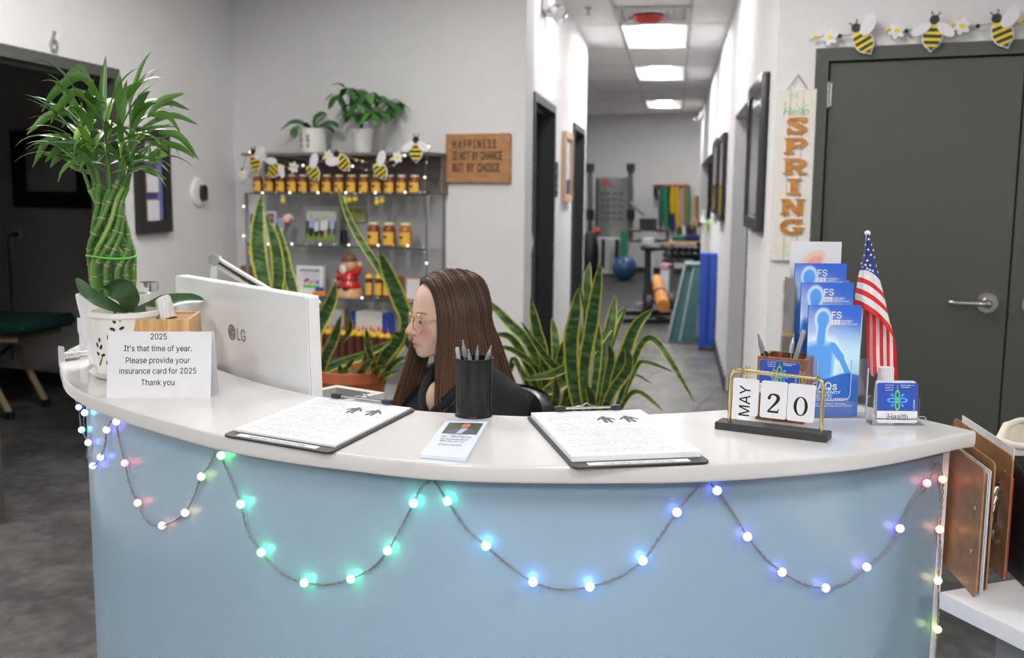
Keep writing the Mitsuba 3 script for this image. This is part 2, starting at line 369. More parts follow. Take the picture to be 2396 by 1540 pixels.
for k, (j, w) in enumerate(((0, 'nearest the red alarm'), (2, 'the middle one of the hall'), (5, 'farthest down the hall'), (-2, 'above the top of the frame'))):
    troffer('ceiling_light', tm0 @ trimesh.transformations.translation_matrix([0, j * 1.5, CEIL]), 1.46, .6, HALL_POWER * (.75, .6, .36, .22)[k], f'recessed ceiling light with a bright curved lens, {w}', 'recessed lights along the hall')
for (x, y), k in zip(LOBBY, (2.0, .5, .75, 1.2, 1.15, 1.5, 3.9, 3.9, 1.2, 1.2)):
    troffer('ceiling_light', rz(V(x, y, CEIL), -21.8), 1.2, .6, LOBBY_POWER * k, 'recessed ceiling light out of the frame', 'recessed lights out of the frame')
scene.pop('nothing', None)
# ---------------------------------------------------------------- reception counter
CT = 1.074
fe = [(186, 796), (150, 822), (139, 845), (143, 868), (155, 893), (200, 922), (257, 944), (328, 968), (494, 1013), (652, 1042), (800, 1061), (1010, 1083), (1261, 1091), (1611, 1089), (1860, 1075), (2066, 1053), (2284, 1008)]
be = [(2000, 943), (1850, 949), (1680, 959), (1514, 969), (1300, 973), (1180, 971), (965, 958), (746, 927), (560, 880), (400, 820), (260, 790)]
fpt = np.array([onz(x, y, CT)[:2] for x, y in fe]); fpt[0] = (-1.19, 2.80); fpt[1] = (-1.165, 2.63)
bpt = np.array([onz(x, y, CT)[:2] for x, y in be])
fcv = np.vstack([curve(np.c_[fpt, fpt[:, :1] * 0], 90)[:, :2]])
bcv = np.vstack([bpt[:1], curve(np.c_[bpt[1:], bpt[1:, :1] * 0], 60)[:, :2]])
topoly = Polygon(np.vstack([fcv, bcv, [[-1.17, 2.91]]])).buffer(0)
def slab(poly, z0, z1, r=.006):
    """extrusion with rounded upper and lower edges."""
    out = []
    a = np.asarray(poly.exterior.coords)
    layers = [(r, z0), (r * .3, z0 + r * .3), (0, z0 + r), (0, z1 - r), (r * .3, z1 - r * .3), (r, z1)]
    return slab_layers(poly, layers)
def slab_layers(poly, layers):
    ring = np.asarray(poly.exterior.coords)[:-1]
    if not poly.exterior.is_ccw: ring = ring[::-1]
    n = len(ring); e = np.roll(ring, -1, 0) - np.roll(ring, 1, 0); e /= np.linalg.norm(e, axis=1, keepdims=True) + 1e-12
    inn = np.c_[-e[:, 1], e[:, 0]]
    v = np.vstack([np.c_[ring + inn * d, np.full(n, z)] for d, z in layers]); f = []
    for k in range(len(layers) - 1):
        i = np.arange(n); j = (i + 1) % n; a, b = k * n, (k + 1) * n
        f += list(np.c_[a + i, a + j, b + j]) + list(np.c_[a + i, b + j, b + i])
    tv, tfc = trimesh.creation.triangulate_polygon(Polygon(ring), engine='earcut')
    from scipy.spatial import cKDTree
    ix = cKDTree(ring).query(tv)[1]; tfc = ix[tfc]
    ar = np.cross(ring[tfc[:, 1]] - ring[tfc[:, 0]], ring[tfc[:, 2]] - ring[tfc[:, 0]])
    tfc = np.where((ar < 0)[:, None], tfc[:, ::-1], tfc)
    f += list(tfc + (len(layers) - 1) * n) + list(tfc[:, ::-1])
    return TM(v, f)
mat('quartz', (0.575, 0.57, 0.568), 0.16, 0.5, clearcoat=0.3, clearcoat_gloss=0.95)
def panelfn(p, n, uv): return MX((0.27, 0.40, 0.52), (0.29, 0.42, 0.54), N3(p.x * 2, p.y * 2, p.z * 2))
mat('bluepanel', (0.27, 0.395, 0.51), 0.25, 0.5, clearcoat=1.0, clearcoat_gloss=0.985)
mat('whitelam', (0.74, 0.745, 0.76), 0.35, 0.5)
mat('graylam', (0.21, 0.215, 0.22), 0.3, 0.5)
CN = thing('reception_counter', 'curved reception counter with a glossy white top and pale blue front', 'reception counter')
part(CN, 'worktop', slab(topoly, CT - .030, CT), 'quartz', smooth=35, label='white stone worktop')
# curved blue front, set back under the top
fl = LineString(fcv)
off = np.array([fl.interpolate(s, normalized=True).coords[0] for s in np.linspace(.06, .995, 80)])
tn = np.gradient(off, axis=0); tn /= np.linalg.norm(tn, axis=1, keepdims=True); inn = np.c_[-tn[:, 1], tn[:, 0]]
outer = off + inn * .055; inner = off + inn * .085
pp = Polygon(np.vstack([outer, inner[::-1]])).buffer(0)
if pp.geom_type != 'Polygon': pp = max(pp.geoms, key=lambda g: g.area)
part(CN, 'front_panel', mv(ext(pp, CT - .030 - .0), 0, 0, 0), 'bluepanel', smooth=30, label='glossy pale blue curved front')
ep = outer[-1]; d_end = V(bpt[0][0] - ep[0], bpt[0][1] - ep[1], 0); Le = np.linalg.norm(d_end)
part(CN, 'end_trim', bx(ep[0] + .0005, ep[0] + .0125, ep[1] - .002, ep[1] + .03, .001, CT - .031), 'whitelam', label='narrow white end trim')
part(CN, 'end_panel', tf(bx(.0, Le * .85, .0, .022, 0.003, CT - .031), fr(V(ep[0] + .010, ep[1] + .031, 0), d_end, z=Z)), 'whitelam', label='white end panel')
# desk behind and below the top
dsk = Polygon([tuple(q) for q in (np.array([fl.interpolate(s, normalized=True).coords[0] for s in np.linspace(.3, .93, 40)]) + np.array([0, .09]))] + [(.55, 2.35), (.2, 2.45), (-.35, 2.6), (-.62, 2.9), (-.85, 3.1), (-1.0, 2.95)]).buffer(0)
dsk = max(getattr(dsk, 'geoms', [dsk]), key=lambda g: g.area)
part(CN, 'desk_surface', slab(dsk, .71, .74, .003), 'whitelam', smooth=35)
# low side shelf on the right end
q0, q1 = onz(2200, 1385, .80), onz(2396, 1480, .80)
dd = (q1 - q0) / np.linalg.norm(q1 - q0); bk = np.cross(Z, dd)
sv = lambda a, b: (q0 + dd * a + bk * b)[:2]
spoly = Polygon([sv(-.0, 0), sv(1.1, 0), sv(1.1, .42), sv(-.0, .42)])
if (spoly.centroid.y < 0): pass
LS = thing('side_shelf', 'low white side shelf joined to the right end of the counter', 'shelf')
part(LS, 'shelf_top', slab(spoly, .768, .80, .003), 'whitelam', smooth=35)
part(LS, 'panel', tf(bx(.02, 1.08, .12, .14, 0, .767), fr(q0 * V(1, 1, 0), dd, z=Z)), 'graylam')
# ---------------------------------------------------------------- things on the counter: left end
def qmap(cs):
    """bilinear map of the unit square (u to the right, v away from the viewer) onto four plan corners near-left, near-right, far-right, far-left."""
    a, b, c, d = [np.asarray(q, float)[:2] for q in cs]
    return lambda u, v: (a * (1 - u) * (1 - v) + b * u * (1 - v) + c * u * v + d * (1 - u) * v)
def qpoly(poly, q): return Polygon([q(u, v) for u, v in np.asarray(poly.exterior.coords)])
mat('ceramic', (0.76, 0.755, 0.70), 0.2, 0.5, clearcoat=0.5)
mat('whiteceramic', (0.78, 0.79, 0.80), 0.3, 0.5)
mat('soil', (0.05, 0.035, 0.025), 0.9)
mat('stalk', (0.075, 0.19, 0.035), 0.32, 0.5)
mat('stalk_pale', (0.17, 0.32, 0.06), 0.32, 0.5)
mat('node', (0.36, 0.31, 0.18), 0.6)
mat('tiewire', (0.12, 0.50, 0.06), 0.4)
def leaffn(p, n, uv):
    a = FB(p.x * 9, p.y * 9, p.z * 9); rib = dr.abs(uv.x - 0.5)
    g = MX((0.045, 0.125, 0.022), (0.115, 0.255, 0.045), a + (1 - SS(0.0, 0.05, rib)) * 0.3)
    return MX(g, (0.55, 0.33, 0.06), SS(0.93, 0.99, uv.y + (a - 0.5) * 0.12))
mat('bamboo_leaf', proc(leaffn), 0.28, 0.5)
mat('lime_leaf', (0.22, 0.42, 0.05), 0.35)
mat('orchid_leaf', (0.040, 0.095, 0.032), 0.30, 0.5)

# lucky bamboo
LBo = onz(272, 852, CT)
LB_ = thing('potted_plant', 'tall lucky bamboo with twisted stalks in a white tapered pot on the counter', 'plant')
part(LB_, 'pot', mv(lathe([[0, 0], [.052, 0], [.056, .004], [.084, .165], [.084, .172], [.079, .172], [.074, .15], [0, .15]], 40), LBo), 'whiteceramic', smooth=40, label='white tapered pot')
part(LB_, 'soil', mv(cyl(.0735, .004, 32), LBo + V(0, 0, .150)), 'soil')
r_ = np.random.default_rng(3)
tops = []
NS = 12
for i in range(NS):
    th0 = i * 2 * np.pi / NS; z0 = .154; pts = []
    rin = 1.0 if i % 2 == 0 else .86
    for t in np.linspace(0, 1, 15):
        z = z0 + t * (.278 + .012 * math.sin(i * 2.3))
        rr = np.interp(t, [0, .25, .5, .75, .88, 1], [.046, .052, .048, .030, .028, .042]) * rin
        th = th0 + np.interp(t, [0, .3, 1], [0, .05, 2.5])
        pts.append(LBo + V(rr * math.cos(th), rr * math.sin(th), z))
    pts = curve(pts, 40)
    st = part(LB_, 'stalk', tube(pts, .0064, 8), 'stalk_pale' if i % 5 == 2 else 'stalk', smooth=True)
    rings = [tube([pts[k] - (pts[k + 1] - pts[k]) * .16, pts[k] + (pts[k + 1] - pts[k]) * .16], .0074, 8) for k in range(2 + i % 3, 38, 5)]
    for rg_ in rings: part(st, 'node_ring', rg_, 'node', smooth=30)
    tops.append(pts[-1])
tz = [LBo + V(.056 * math.cos(a), .056 * math.sin(a), .262 + .003 * math.sin(a * 2)) for a in np.linspace(0, 2 * np.pi, 33)]
part(LB_, 'tie', tube(tz, .0028, 6), 'tiewire', smooth=True)
def bleaf(o, az, L, w, el, droop):
    """one strap leaf: starts at elevation el, bends down by droop (radians)."""
    n = 9; p = [np.asarray(o, float)]; e = el
    for k in range(n - 1):
        d = V(math.cos(az) * math.cos(e), math.sin(az) * math.cos(e), math.sin(e)); p.append(p[-1] + d * L / (n - 1)); e -= droop / (n - 1) * (1.6 * k / (n - 2) + .2)
    ww = w * np.interp(np.linspace(0, 1, n), [0, .12, .35, .6, .85, 1], [.25, .55, 1, .85, .42, .03])
    side = V(-math.sin(az), math.cos(az), r_.normal() * .25)
    return leaf(p, ww, side, -.22, 4)
lcount = 0
for i in range(NS):
    a0 = math.atan2(tops[i][1] - LBo[1], tops[i][0] - LBo[0]); h = r_.uniform(.10, .22)
    tip = tops[i] + V(math.cos(a0) * r_.uniform(.01, .05), math.sin(a0) * r_.uniform(.01, .05), h)
    sh = curve([tops[i], (tops[i] + tip) / 2 + V(math.cos(a0), math.sin(a0), 0) * .012, tip], 10)
    part(LB_, 'shoot', tube(sh, np.linspace(.0045, .0022, 10), 6), 'stalk', smooth=True)
    for j in range(9):
        u = .25 + .75 * j / 8; o = sh[int(u * 9)]
        az = a0 + r_.normal() * .9 if j < 7 else a0 + r_.normal() * .5
        L = r_.uniform(.10, .175); el = r_.uniform(.25, 1.0) if j < 7 else r_.uniform(.8, 1.35)
        g, uv = bleaf(o, az, L, r_.uniform(.007, .0115), el, r_.uniform(.7, 2.0))
        part(LB_, 'leaf', g, 'lime_leaf' if lcount % 17 == 5 else 'bamboo_leaf', smooth=True, uv=uv); lcount += 1
# the long leaves that make the crown's outline
def pxleaf(pts, w, Y0, dY=0.0, m='bamboo_leaf', pl=LB_, side=None):
    n = len(pts); q = [at(x, y, Y0 + dY * k / (n - 1)) for k, (x, y) in enumerate(pts)]
    c = curve(q, 12); ww = w * np.interp(np.linspace(0, 1, 12), [0, .12, .4, .65, .88, 1], [.25, .6, 1, .85, .42, .03])
    t = c[-1] - c[0]; s = np.cross(t, V(0, 1, .35)) if side is None else side
    g, uv = leaf(c, ww, s, -.2, 5); part(pl, 'leaf', g, m, smooth=True, uv=uv)
YB = float(LBo[1])
for pts, w, dY in [([(243, 290), (240, 210), (248, 128)], .010, .02), ([(240, 240), (190, 178), (130, 215), (98, 262)], .012, -.06), ([(230, 235), (195, 160), (172, 165), (150, 178)], .008, .05),
                   ([(235, 260), (180, 215), (140, 250), (118, 290)], .011, -.08), ([(215, 280), (214, 230), (217, 185)], .0125, -.09), ([(275, 245), (300, 215), (335, 190)], .0115, -.04),
                   ([(345, 275), (380, 235), (435, 217)], .009, .02), ([(345, 270), (390, 240), (445, 258)], .008, .08), ([(350, 270), (390, 270), (425, 315)], .009, -.06), ([(330, 300), (400, 270), (465, 292)], .008, .05),
                   ([(370, 310), (420, 320), (465, 375)], .010, -.02), ([(360, 330), (420, 345), (458, 372)], .009, -.08), ([(170, 265), (115, 270), (62, 315)], .010, -.04), ([(165, 315), (110, 330), (76, 392)], .009, .03),
                   ([(185, 330), (140, 345), (105, 380)], .010, -.09), ([(190, 350), (140, 365), (117, 392)], .009, .0), ([(205, 345), (195, 375), (186, 402)], .011, -.09), ([(190, 275), (150, 255), (112, 250)], .008, .03),
                   ([(225, 280), (190, 300), (172, 335)], .010, -.11), ([(275, 320), (290, 350), (292, 397)], .011, -.1), ([(350, 340), (350, 370), (372, 345)], .010, -.05), ([(350, 365), (375, 360), (392, 362)], .011, -.07),
                   ([(330, 395), (360, 405), (390, 420)], .008, .03), ([(225, 410), (180, 395), (155, 385)], .007, .05), ([(345, 330), (385, 345), (395, 350)], .009, -.1)]:
    pxleaf(pts, w, YB, dY, 'lime_leaf' if pts[0] in ((350, 365), (225, 280)) else 'bamboo_leaf')

# orchid in the cut-out pot
OPo = onz(297, 880, CT)
OR_ = thing('potted_plant', 'broad leaved orchid in a cream cut-out pot behind the paper sign', 'plant')
part(OR_, 'saucer', mv(lathe([[0, 0], [.062, 0], [.078, .012], [.080, .016], [.074, .016], [.06, .006], [0, .006]], 40), OPo), 'ceramic', smooth=40)
part(OR_, 'pot', mv(lathe([[0, .007], [.054, .007], [.060, .012], [.071, .135], [.077, .141], [.077, .151], [.070, .152], [.066, .13], [0, .13]], 48), OPo), 'ceramic', smooth=40, label='cream pot with cut-out sprays')
def pot_cuts(o, prof, spots, key):
    """dark openings lying on the wall of a pot: (angle, height, length, width, tilt)."""
    ms = []
    for a, h, l, w, tl in spots:
        rr = np.interp(h, prof[0], prof[1]) + .0006; nrm = V(math.cos(a), math.sin(a), 0); tx = V(-math.sin(a), math.cos(a), 0)
        e = Point(0, 0).buffer(1, quad_segs=5); e = affinity.rotate(affinity.scale(e, l, w), tl)
        ms.append(tf(ext(e, .0012), fr(o + nrm * (rr - .0008) + Z * h, tx, y=Z)))
    part(key, 'cutouts', ms, 'black')
af = math.atan2(-OPo[1], -OPo[0])
sp = []
for a0, h0, flip in ((af - .95, .045, 1), (af - .25, .105, -1), (af + .5, .06, 1)):
    for k, (da, dh, l, w, tl) in enumerate([(0, 0, .016, .0012, 60), (.10, .012, .006, .0032, 20), (-.12, .014, .006, .003, 150), (.05, .03, .006, .0032, 60), (-.10, .034, .0055, .003, 110), (.02, .046, .005, .0028, 90), (.22, -.006, .006, .0032, 100)]):
        sp.append((a0 + da * 1.3 * flip, h0 + dh, l, w, tl if flip > 0 else 180 - tl))
pot_cuts(OPo, ([.012, .135], [.060, .071]), sp, OR_)
part(OR_, 'soil', mv(cyl(.066, .003, 32), OPo + V(0, 0, .130)), 'soil')
def pad(pts, w, Y, dYs, m, pl, side=None, cup=.25, prof=None):
    q = [at(x, y, Y + d) for (x, y), d in zip(pts, dYs)]; c = curve(q, 16)
    ww = w * np.interp(np.linspace(0, 1, 16), *(prof or ([0, .15, .5, .8, .93, 1], [.28, .5, 1, .9, .55, .05])))
    s = side if side is not None else np.cross(c[-1] - c[0], V(0, 1, .2)); g, uv = leaf(c, ww, s, cup, 7); return part(pl, 'leaf', g, m, smooth=True, uv=uv)
YO = float(OPo[1])
pad([(300, 728), (262, 715), (210, 685), (177, 652)], .017, YO, [0, -.02, -.03, .0], 'orchid_leaf', OR_)
pad([(302, 730), (300, 695), (275, 668), (240, 672)], .033, YO, [-.01, -.05, -.07, -.08], 'orchid_leaf', OR_)
pad([(308, 728), (370, 712), (425, 703), (478, 704)], .022, YO, [.0, .12, .16, .16], 'orchid_leaf', OR_, side=V(0.1, .8, .55))
pad([(296, 728), (240, 706), (190, 700)], .016, YO + .05, [0, .04, .05], 'orchid_leaf', OR_, side=V(0, .8, .5))

# tissue box
def woodfn(c0, c1, ax, s):
    def f(p, n, uv):
        x, y, z = (p.x, p.y, p.z); q = [x, y, z]; k = [s, s, s]; k[ax] = s * .06
        a = FB(q[0] * k[0], q[1] * k[1], q[2] * k[2], octaves=4)
        return MX(c0, c1, SS(.2, .8, a))
    return f
mat('bamboo_wood', proc(woodfn((0.42, 0.235, 0.085), (0.62, 0.40, 0.18), 2, 150)), 0.4, 0.4)
mat('bamboo_dark', (0.38, 0.185, 0.07), 0.4, 0.4)
zt = CT + .136
c1_, c2_ = onz(296, 749, zt), onz(443, 748, zt); w_ = np.linalg.norm(c2_ - c1_); bxm = fr(c1_ * V(1, 1, 0) + Z * CT, c2_ - c1_, z=Z); bd = .16
TB = thing('tissue_box', 'square light wood tissue box with a tissue pulled out, behind the paper sign', 'tissue box')
ring = sbox(0, 0, w_, bd).difference(sbox(.008, .008, w_ - .008, bd - .008))
part(TB, 'sides', tf(ext(ring, .136), bxm), 'bamboo_wood')
lid = sbox(.0085, .0085, w_ - .0085, bd - .0085).difference(Point(w_ / 2, bd / 2).buffer(.028))
part(TB, 'lid', tf(mv(ext(lid, .008), 0, 0, .123), bxm), 'bamboo_dark')
ts = []
for k in range(0):
    a = k * .5; p = [V(w_ / 2 + .018 * math.cos(a * 2), bd / 2 + .006 * math.sin(a * 3), .105), V(w_ / 2 + .004 * k - .01, bd / 2 - .008 + .004 * k, .15), V(w_ / 2 - .012 + .008 * k, bd / 2 - .012 + .005 * k, .178 + .006 * (k % 3))]
    g, _ = leaf(curve(p, 8), np.interp(np.linspace(0, 1, 8), [0, .4, .8, 1], [.018, .024, .018, .009]), V(1, .25 * (k - 2), 0), .35, 6); ts.append(g)
yb_ = float((bxm @ V(w_ / 2, bd / 2, 0, 1))[1])
for tp, dy in (([(362, 704), (374, 695), (396, 690), (404, 712)], -.02), ([(366, 700), (384, 694), (398, 696), (408, 722)], .008)):
    S_ = []
    bt = [(370, 747), (381, 748), (396, 743), (411, 738)]
    tc_ = curve(np.array([(x, y, 0) for x, y in tp]), 13); bc_ = curve(np.array([(x, y, 0) for x, y in bt]), 13)
    for v in np.linspace(0, 1, 9):
        for u in range(13):
            q = tc_[u] * (1 - v) + bc_[u] * v; S_.append(at(q[0], q[1], yb_ + dy + .012 * math.cos(u * 1.3) * (1 - v * .5)))
    part(TB, 'tissue', TM(S_, [[a, a + 1, a + 14] for i in range(8) for a in range(i * 13, i * 13 + 12)] + [[a, a + 14, a + 13] for i in range(8) for a in range(i * 13, i * 13 + 12)]), 'white', smooth=True, label='white tissue')

# folded paper sign
SG = thing('paper_sign', 'folded white paper sign reading 2025 about insurance cards, standing on the counter', 'sign')
sl, srr = onz(249, 931, CT), onz(493, 930, CT)
stl = at(251, 776, float(sl[1]) + .028); strr = at(492, 777, float(srr[1]) + .028)
sx_ = srr - sl; sW = np.linalg.norm(sx_); sm = fr(sl, sx_, y=((stl + strr) / 2 - (sl + srr) / 2)); sH = np.linalg.norm((stl + strr) / 2 - (sl + srr) / 2)
part(SG, 'front_leaf', tf(bx(0, sW, 0, sH, -.0006, 0), sm), 'whitepaper')
bkv = V(-sx_[1], sx_[0], 0) / sW
sm2 = fr(sl + bkv * .062 + sx_ / sW * .004, sx_, y=(stl - (sl + bkv * .062)))
part(SG, 'back_leaf', tf(bx(0, sW, 0, np.linalg.norm(stl - sl - bkv * .062), -.0006, 0), sm2), 'whitepaper')
k_ = sW / 244
for s, xc, yb, w in [('2025', 369, 794, 38), ("It's that time of year.", 368, 822, 159), ('Please provide your', 368, 850, 150), ('insurance card for 2025', 369, 875, 180), ('Thank you', 369, 902, 78)]:
    g = text(s, 14 * k_, .0003); g.vertices[:, 0] *= w * k_ / np.ptp(g.vertices[:, 0])
    part(SG, 'lettering', tf(mv(g, (xc - 250) * k_, (931 - yb) / 155 * sH, .0002), sm), 'grayink' if False else 'ink')

# glass jar with a metal rim, white card and ribbed metal cylinder
matd('glass', {'type': 'thindielectric', 'int_ior': 1.5})
JO = onz(338, 838, CT) + V(0, .05, 0)
J = thing('glass_jar', 'clear glass jar with a silver rim behind the orchid', 'jar')
jr = 20 / 2400 * JO[1]; jh = 1.5 - CT - (672 - 452) / 2400 * JO[1]
part(J, 'glass', mv(lathe([[0, .003], [jr, .003], [jr, jh - .02]], 32), JO), 'glass', smooth=40)
part(J, 'rim', mv(lathe([[jr - .003, jh - .022], [jr + .002, jh - .022], [jr + .002, jh], [jr - .003, jh], [jr - .003, jh - .022]], 32), JO), 'chrome', smooth=40)
part(J, 'contents', mv(cyl(jr - .004, jh * .6, 24), JO + V(0, 0, .004)), 'whitepaper', smooth=40)
CO = onz(198, 822, CT)
CC = thing('card_stand', 'small white card stand with a dark panel, left of the bamboo pot', 'card stand')
cm = rz(CO, -25)
cpy = Polygon([(-.014, 0), (.030, 0), (.030, .006), (.006, .010), (.006, .086), (-.016, .088), (-.0165, .055), (-.0125, .04)])
part(CC, 'card', tf(ext(cpy, .002), fr(CO, ang(-12), y=Z)), 'whitepaper')
part(CC, 'panel', tf(mv(ext(sbox(.008, .012, .034, .075), .002), 0, 0, -.006), fr(CO, ang(-12), y=Z)), 'black')
RO = onz(205, 838, CT) + Z * .0115; R1 = onz(146, 845, CT) + Z * .0115
RB = thing('metal_handle', 'ribbed chrome cylinder with a flat end plate lying at the left tip of the counter', 'metal handle')
dv = R1 - RO; n_ = 40; pr = RO + dv * np.linspace(0, 1, n_)[:, None]
part(RB, 'grip', tube(pr, [.0075 + (.0016 if (k // 2) % 2 and k > 14 else .001) + (.0015 if k > 14 else 0) for k in range(n_)], 16), 'chrome', smooth=30)
dn = dv / np.linalg.norm(dv)
part(RB, 'end_plate', tf(cyl(.0115, .003, 24), fr(R1, np.cross(dn, Z), z=dn)) if False else tf(ext(rrect(.030, .056, .006), .0025), fr(R1 + Z * -.002, np.cross(Z, dn), y=Z)), 'chrome')

# ---------------------------------------------------------------- monitor
mat('monitor_back', (0.72, 0.745, 0.765), 0.22, 0.5, clearcoat=0.4)
mat('monitor_edge', (0.80, 0.80, 0.79), 0.3)
mat('logo', (0.16, 0.165, 0.175), 0.5)
mr = at(715, 698, 2.12); ml = at(410, 652, 2.62)
mx = (mr - ml); mx[2] = 0; mW = np.linalg.norm(mx); lean = at(742, 928, 2.12 - .02) - at(715, 698, 2.12)
MO = thing('monitor', 'large white computer monitor seen from behind, at the inner edge of the counter', 'monitor')
mh = .40
upm = -lean / np.linalg.norm(lean); upm = upm - (mx / mW) * (upm @ mx / mW); 
mm = fr((ml + mr) / 2 - Z * 0 - upm * mh, mx, y=upm)       # x right, y up, z towards the viewer
shear = (at(742, 928, 2.12) - at(715, 698, 2.12)); 
part(MO, 'back_cover', tf(ext(rrect(mW, mh, .006, 0, mh / 2), .004), mm @ trimesh.transformations.translation_matrix([0, 0, -.004])), 'monitor_back')
part(MO, 'frame', tf(ext(rrect(mW + .002, mh + .002, .007, 0, mh / 2), .026), mm @ trimesh.transformations.translation_matrix([0, 0, -.031])), 'monitor_edge')
part(MO, 'screen', tf(ext(sbox(-mW / 2 + .01, .012, mW / 2 - .01, mh - .01), .001), mm @ trimesh.transformations.translation_matrix([0, 0, -.0325])), 'blackgloss')
part(MO, 'stand', tf(cat_([cb(.09, .02, .46, .003, (0, -.01, 0)), cb(.26, .2, .012, .004, (0, 0, 0))]), rz(V(*((ml + mr) / 2)[:2], .741) + np.cross(mx / mW, Z) * -.045, math.degrees(math.atan2(mx[1], mx[0])))), 'whitelam')
lp = on(553, 780, mm[:3, 3], mm[:3, 2]); lc = np.linalg.inv(mm) @ np.append(lp, 1)
ls = .030
g = [text('LG', ls * .92, .0006, False, .95, False)]
part(MO, 'lettering', tf(mv(g[0], lc[0] + ls * .05, lc[1] - ls * .5, .0003), mm), 'logo')
disc = Point(0, 0).buffer(ls * .62, quad_segs=16)
rg = Point(0, 0).buffer(ls * .46, quad_segs=16).difference(Point(0, 0).buffer(ls * .38, quad_segs=16)).difference(sbox(0, 0.04 * ls, ls, ls))
inner_ = unary_union([rg, sbox(0, -.03 * ls, ls * .46, .05 * ls), sbox(-.05 * ls, -.3 * ls, .02 * ls, .28 * ls), sbox(-.05 * ls, -.3 * ls, .16 * ls, -.23 * ls), Point(-.2 * ls, .2 * ls).buffer(.06 * ls)])
part(MO, 'emblem', tf(mv(ext(disc.difference(inner_), .0006), lc[0] - ls * .75, lc[1], .0003), mm), 'logo')
# ---------------------------------------------------------------- clipboards
def formfn(p, n, uv):
    u, v = uv.x, uv.y
    row = dr.floor(v * 52); fy = v * 52 - row
    ink = SS(.30, .36, fy) * (1 - SS(.62, .68, fy))
    word = SS(.42, .5, N3(u * 70, row * 7.3, 1)) * SS(.30, .36, N3(u * 6, row * 3.1, 5))
    ends = SS(.08, .09, u) * (1 - SS(.90 - .35 * mikit.cell_rand(row, 3), .93, u)) * SS(.05, .06, v) * (1 - SS(.95, .96, v))
    gapr = SS(.18, .2, mikit.cell_rand(row, 9))
    clear = 1 - SS(.50, .52, u) * (1 - SS(.90, .92, u)) * SS(.66, .68, v) * (1 - SS(.86, .88, v))
    return MX((0.66, 0.66, 0.70), (0.20, 0.20, 0.22), ink * word * ends * gapr * clear * .75)
mat('form', proc(formfn), 0.85, 0.15)
mat('machinegray', (0.13, 0.13, 0.14), 0.8, 0.2)
mat('clipboard_black', (0.018, 0.019, 0.021), 0.45)
def clipboard(cs, thick, label, clipu):
    C = [onz(x, y, CT + .004 + thick)[:2] for x, y in cs]      # near-left, near-right, far-right, far-left of the sheet
    q = qmap(C); t = thing('clipboard', label, 'clipboard', 'black clipboards with forms')
    bp = qpoly(rrect(1.055, 1.14, .05, .5, .475, 5), q)
    part(t, 'board', slab(bp, CT + .0005, CT + .0040, .0008), 'clipboard_black', smooth=30)
    sp_ = qpoly(sbox(0, 0, 1, 1), q)
    part(t, 'paper_stack', slab(sp_, CT + .0042, CT + .004 + thick, .0003), 'whitepaper')
    gx, gy = np.meshgrid(np.linspace(0, 1, 9), np.linspace(0, 1, 9)); P_ = np.array([[*q(u, v), CT + .0042 + thick] for u, v in zip(gx.ravel(), gy.ravel())])
    f = []
    for j in range(8):
        for i in range(8):
            a = j * 9 + i; f += [[a, a + 1, a + 10], [a, a + 10, a + 9]]
    part(t, 'top_sheet', TM(P_, f), 'form', uv=np.c_[gx.ravel(), gy.ravel()], label='printed form')
    # two little body outlines on the form
    man = unary_union([Point(0, .9).buffer(.09), sbox(-.14, .42, .14, .8), LineString([(-.13, .76), (-.28, .42)]).buffer(.045), LineString([(.13, .76), (.28, .42)]).buffer(.045), LineString([(-.07, .45), (-.09, 0)]).buffer(.06), LineString([(.07, .45), (.09, 0)]).buffer(.06)])
    out = man
    for cx in (.58, .78):
        s = affinity.translate(affinity.scale(out, .26, .155, origin=(0, 0)), cx, .69)
        ms = [ext(qpoly_h(gm, q), .0002) for gm in getattr(s, 'geoms', [s])]
        part(t, 'body_diagram', mv(cat_(ms), 0, 0, CT + .0043 + thick), 'machinegray')
    # label strip under the sheet, wire clip with rubber ends
    part(t, 'label_strip', slab(qpoly(sbox(.10, -.075, .88, -.025), q), CT + .0041, CT + .0046, .0001), 'whitepaper')
    g = text('PLEASE COMPLETE FRONT & BACK OF FORM', .006, .0002, True); w0 = np.ptp(g.vertices[:, 0])
    L = np.linalg.norm(q(1, 0) - q(0, 0)); g.vertices[:, 0] *= .55 * L / w0
    m = fr(np.append(q(.49, -.066), CT + .0047), np.append(q(1, 0) - q(0, 0), 0), z=Z)
    part(t, 'lettering', tf(g, m), 'grayink')
    a, b = [np.append(q(u, 1.0), CT + .006 + thick) for u in clipu]; ax = b - a; Lc = np.linalg.norm(ax); cm_ = fr(a, ax, z=Z)
    part(t, 'clip', tf(cat_([cb(Lc * .82, .006, .0035, .001, (Lc / 2, 0, .003)), cb(Lc * .82, .010, .0015, .0005, (Lc / 2, .010, 0)), tube(curve([V(Lc * .3, .012, .004), V(Lc * .42, .012, .006), V(Lc * .5, .010, .011), V(Lc * .58, .012, .006), V(Lc * .7, .012, .004)], 14), .0014, 8)]), cm_), 'chrome')
    for s in (0, 1):
        part(t, 'clip_end', tf(cb(.020, .014, .0085, .002, (s * Lc, 0, 0)), cm_), 'clipboard_black')
    return t
def qpoly_h(poly, q): return Polygon([q(u, v) for u, v in poly.exterior.coords], [[q(u, v) for u, v in h.coords] for h in poly.interiors])
clipboard([(1338.1, 1068.6), (1640.4, 1056.7), (1499.3, 958.4), (1242.1, 965.5)], .009, 'black clipboard with a thick stack of forms, right of the pamphlets', (.26, .77))
clipboard([(547, 1004.2), (784.4, 1042.6), (961.7, 954.1), (746, 928)], .004, 'black clipboard with a few forms, in front of the monitor', (.20, .75))

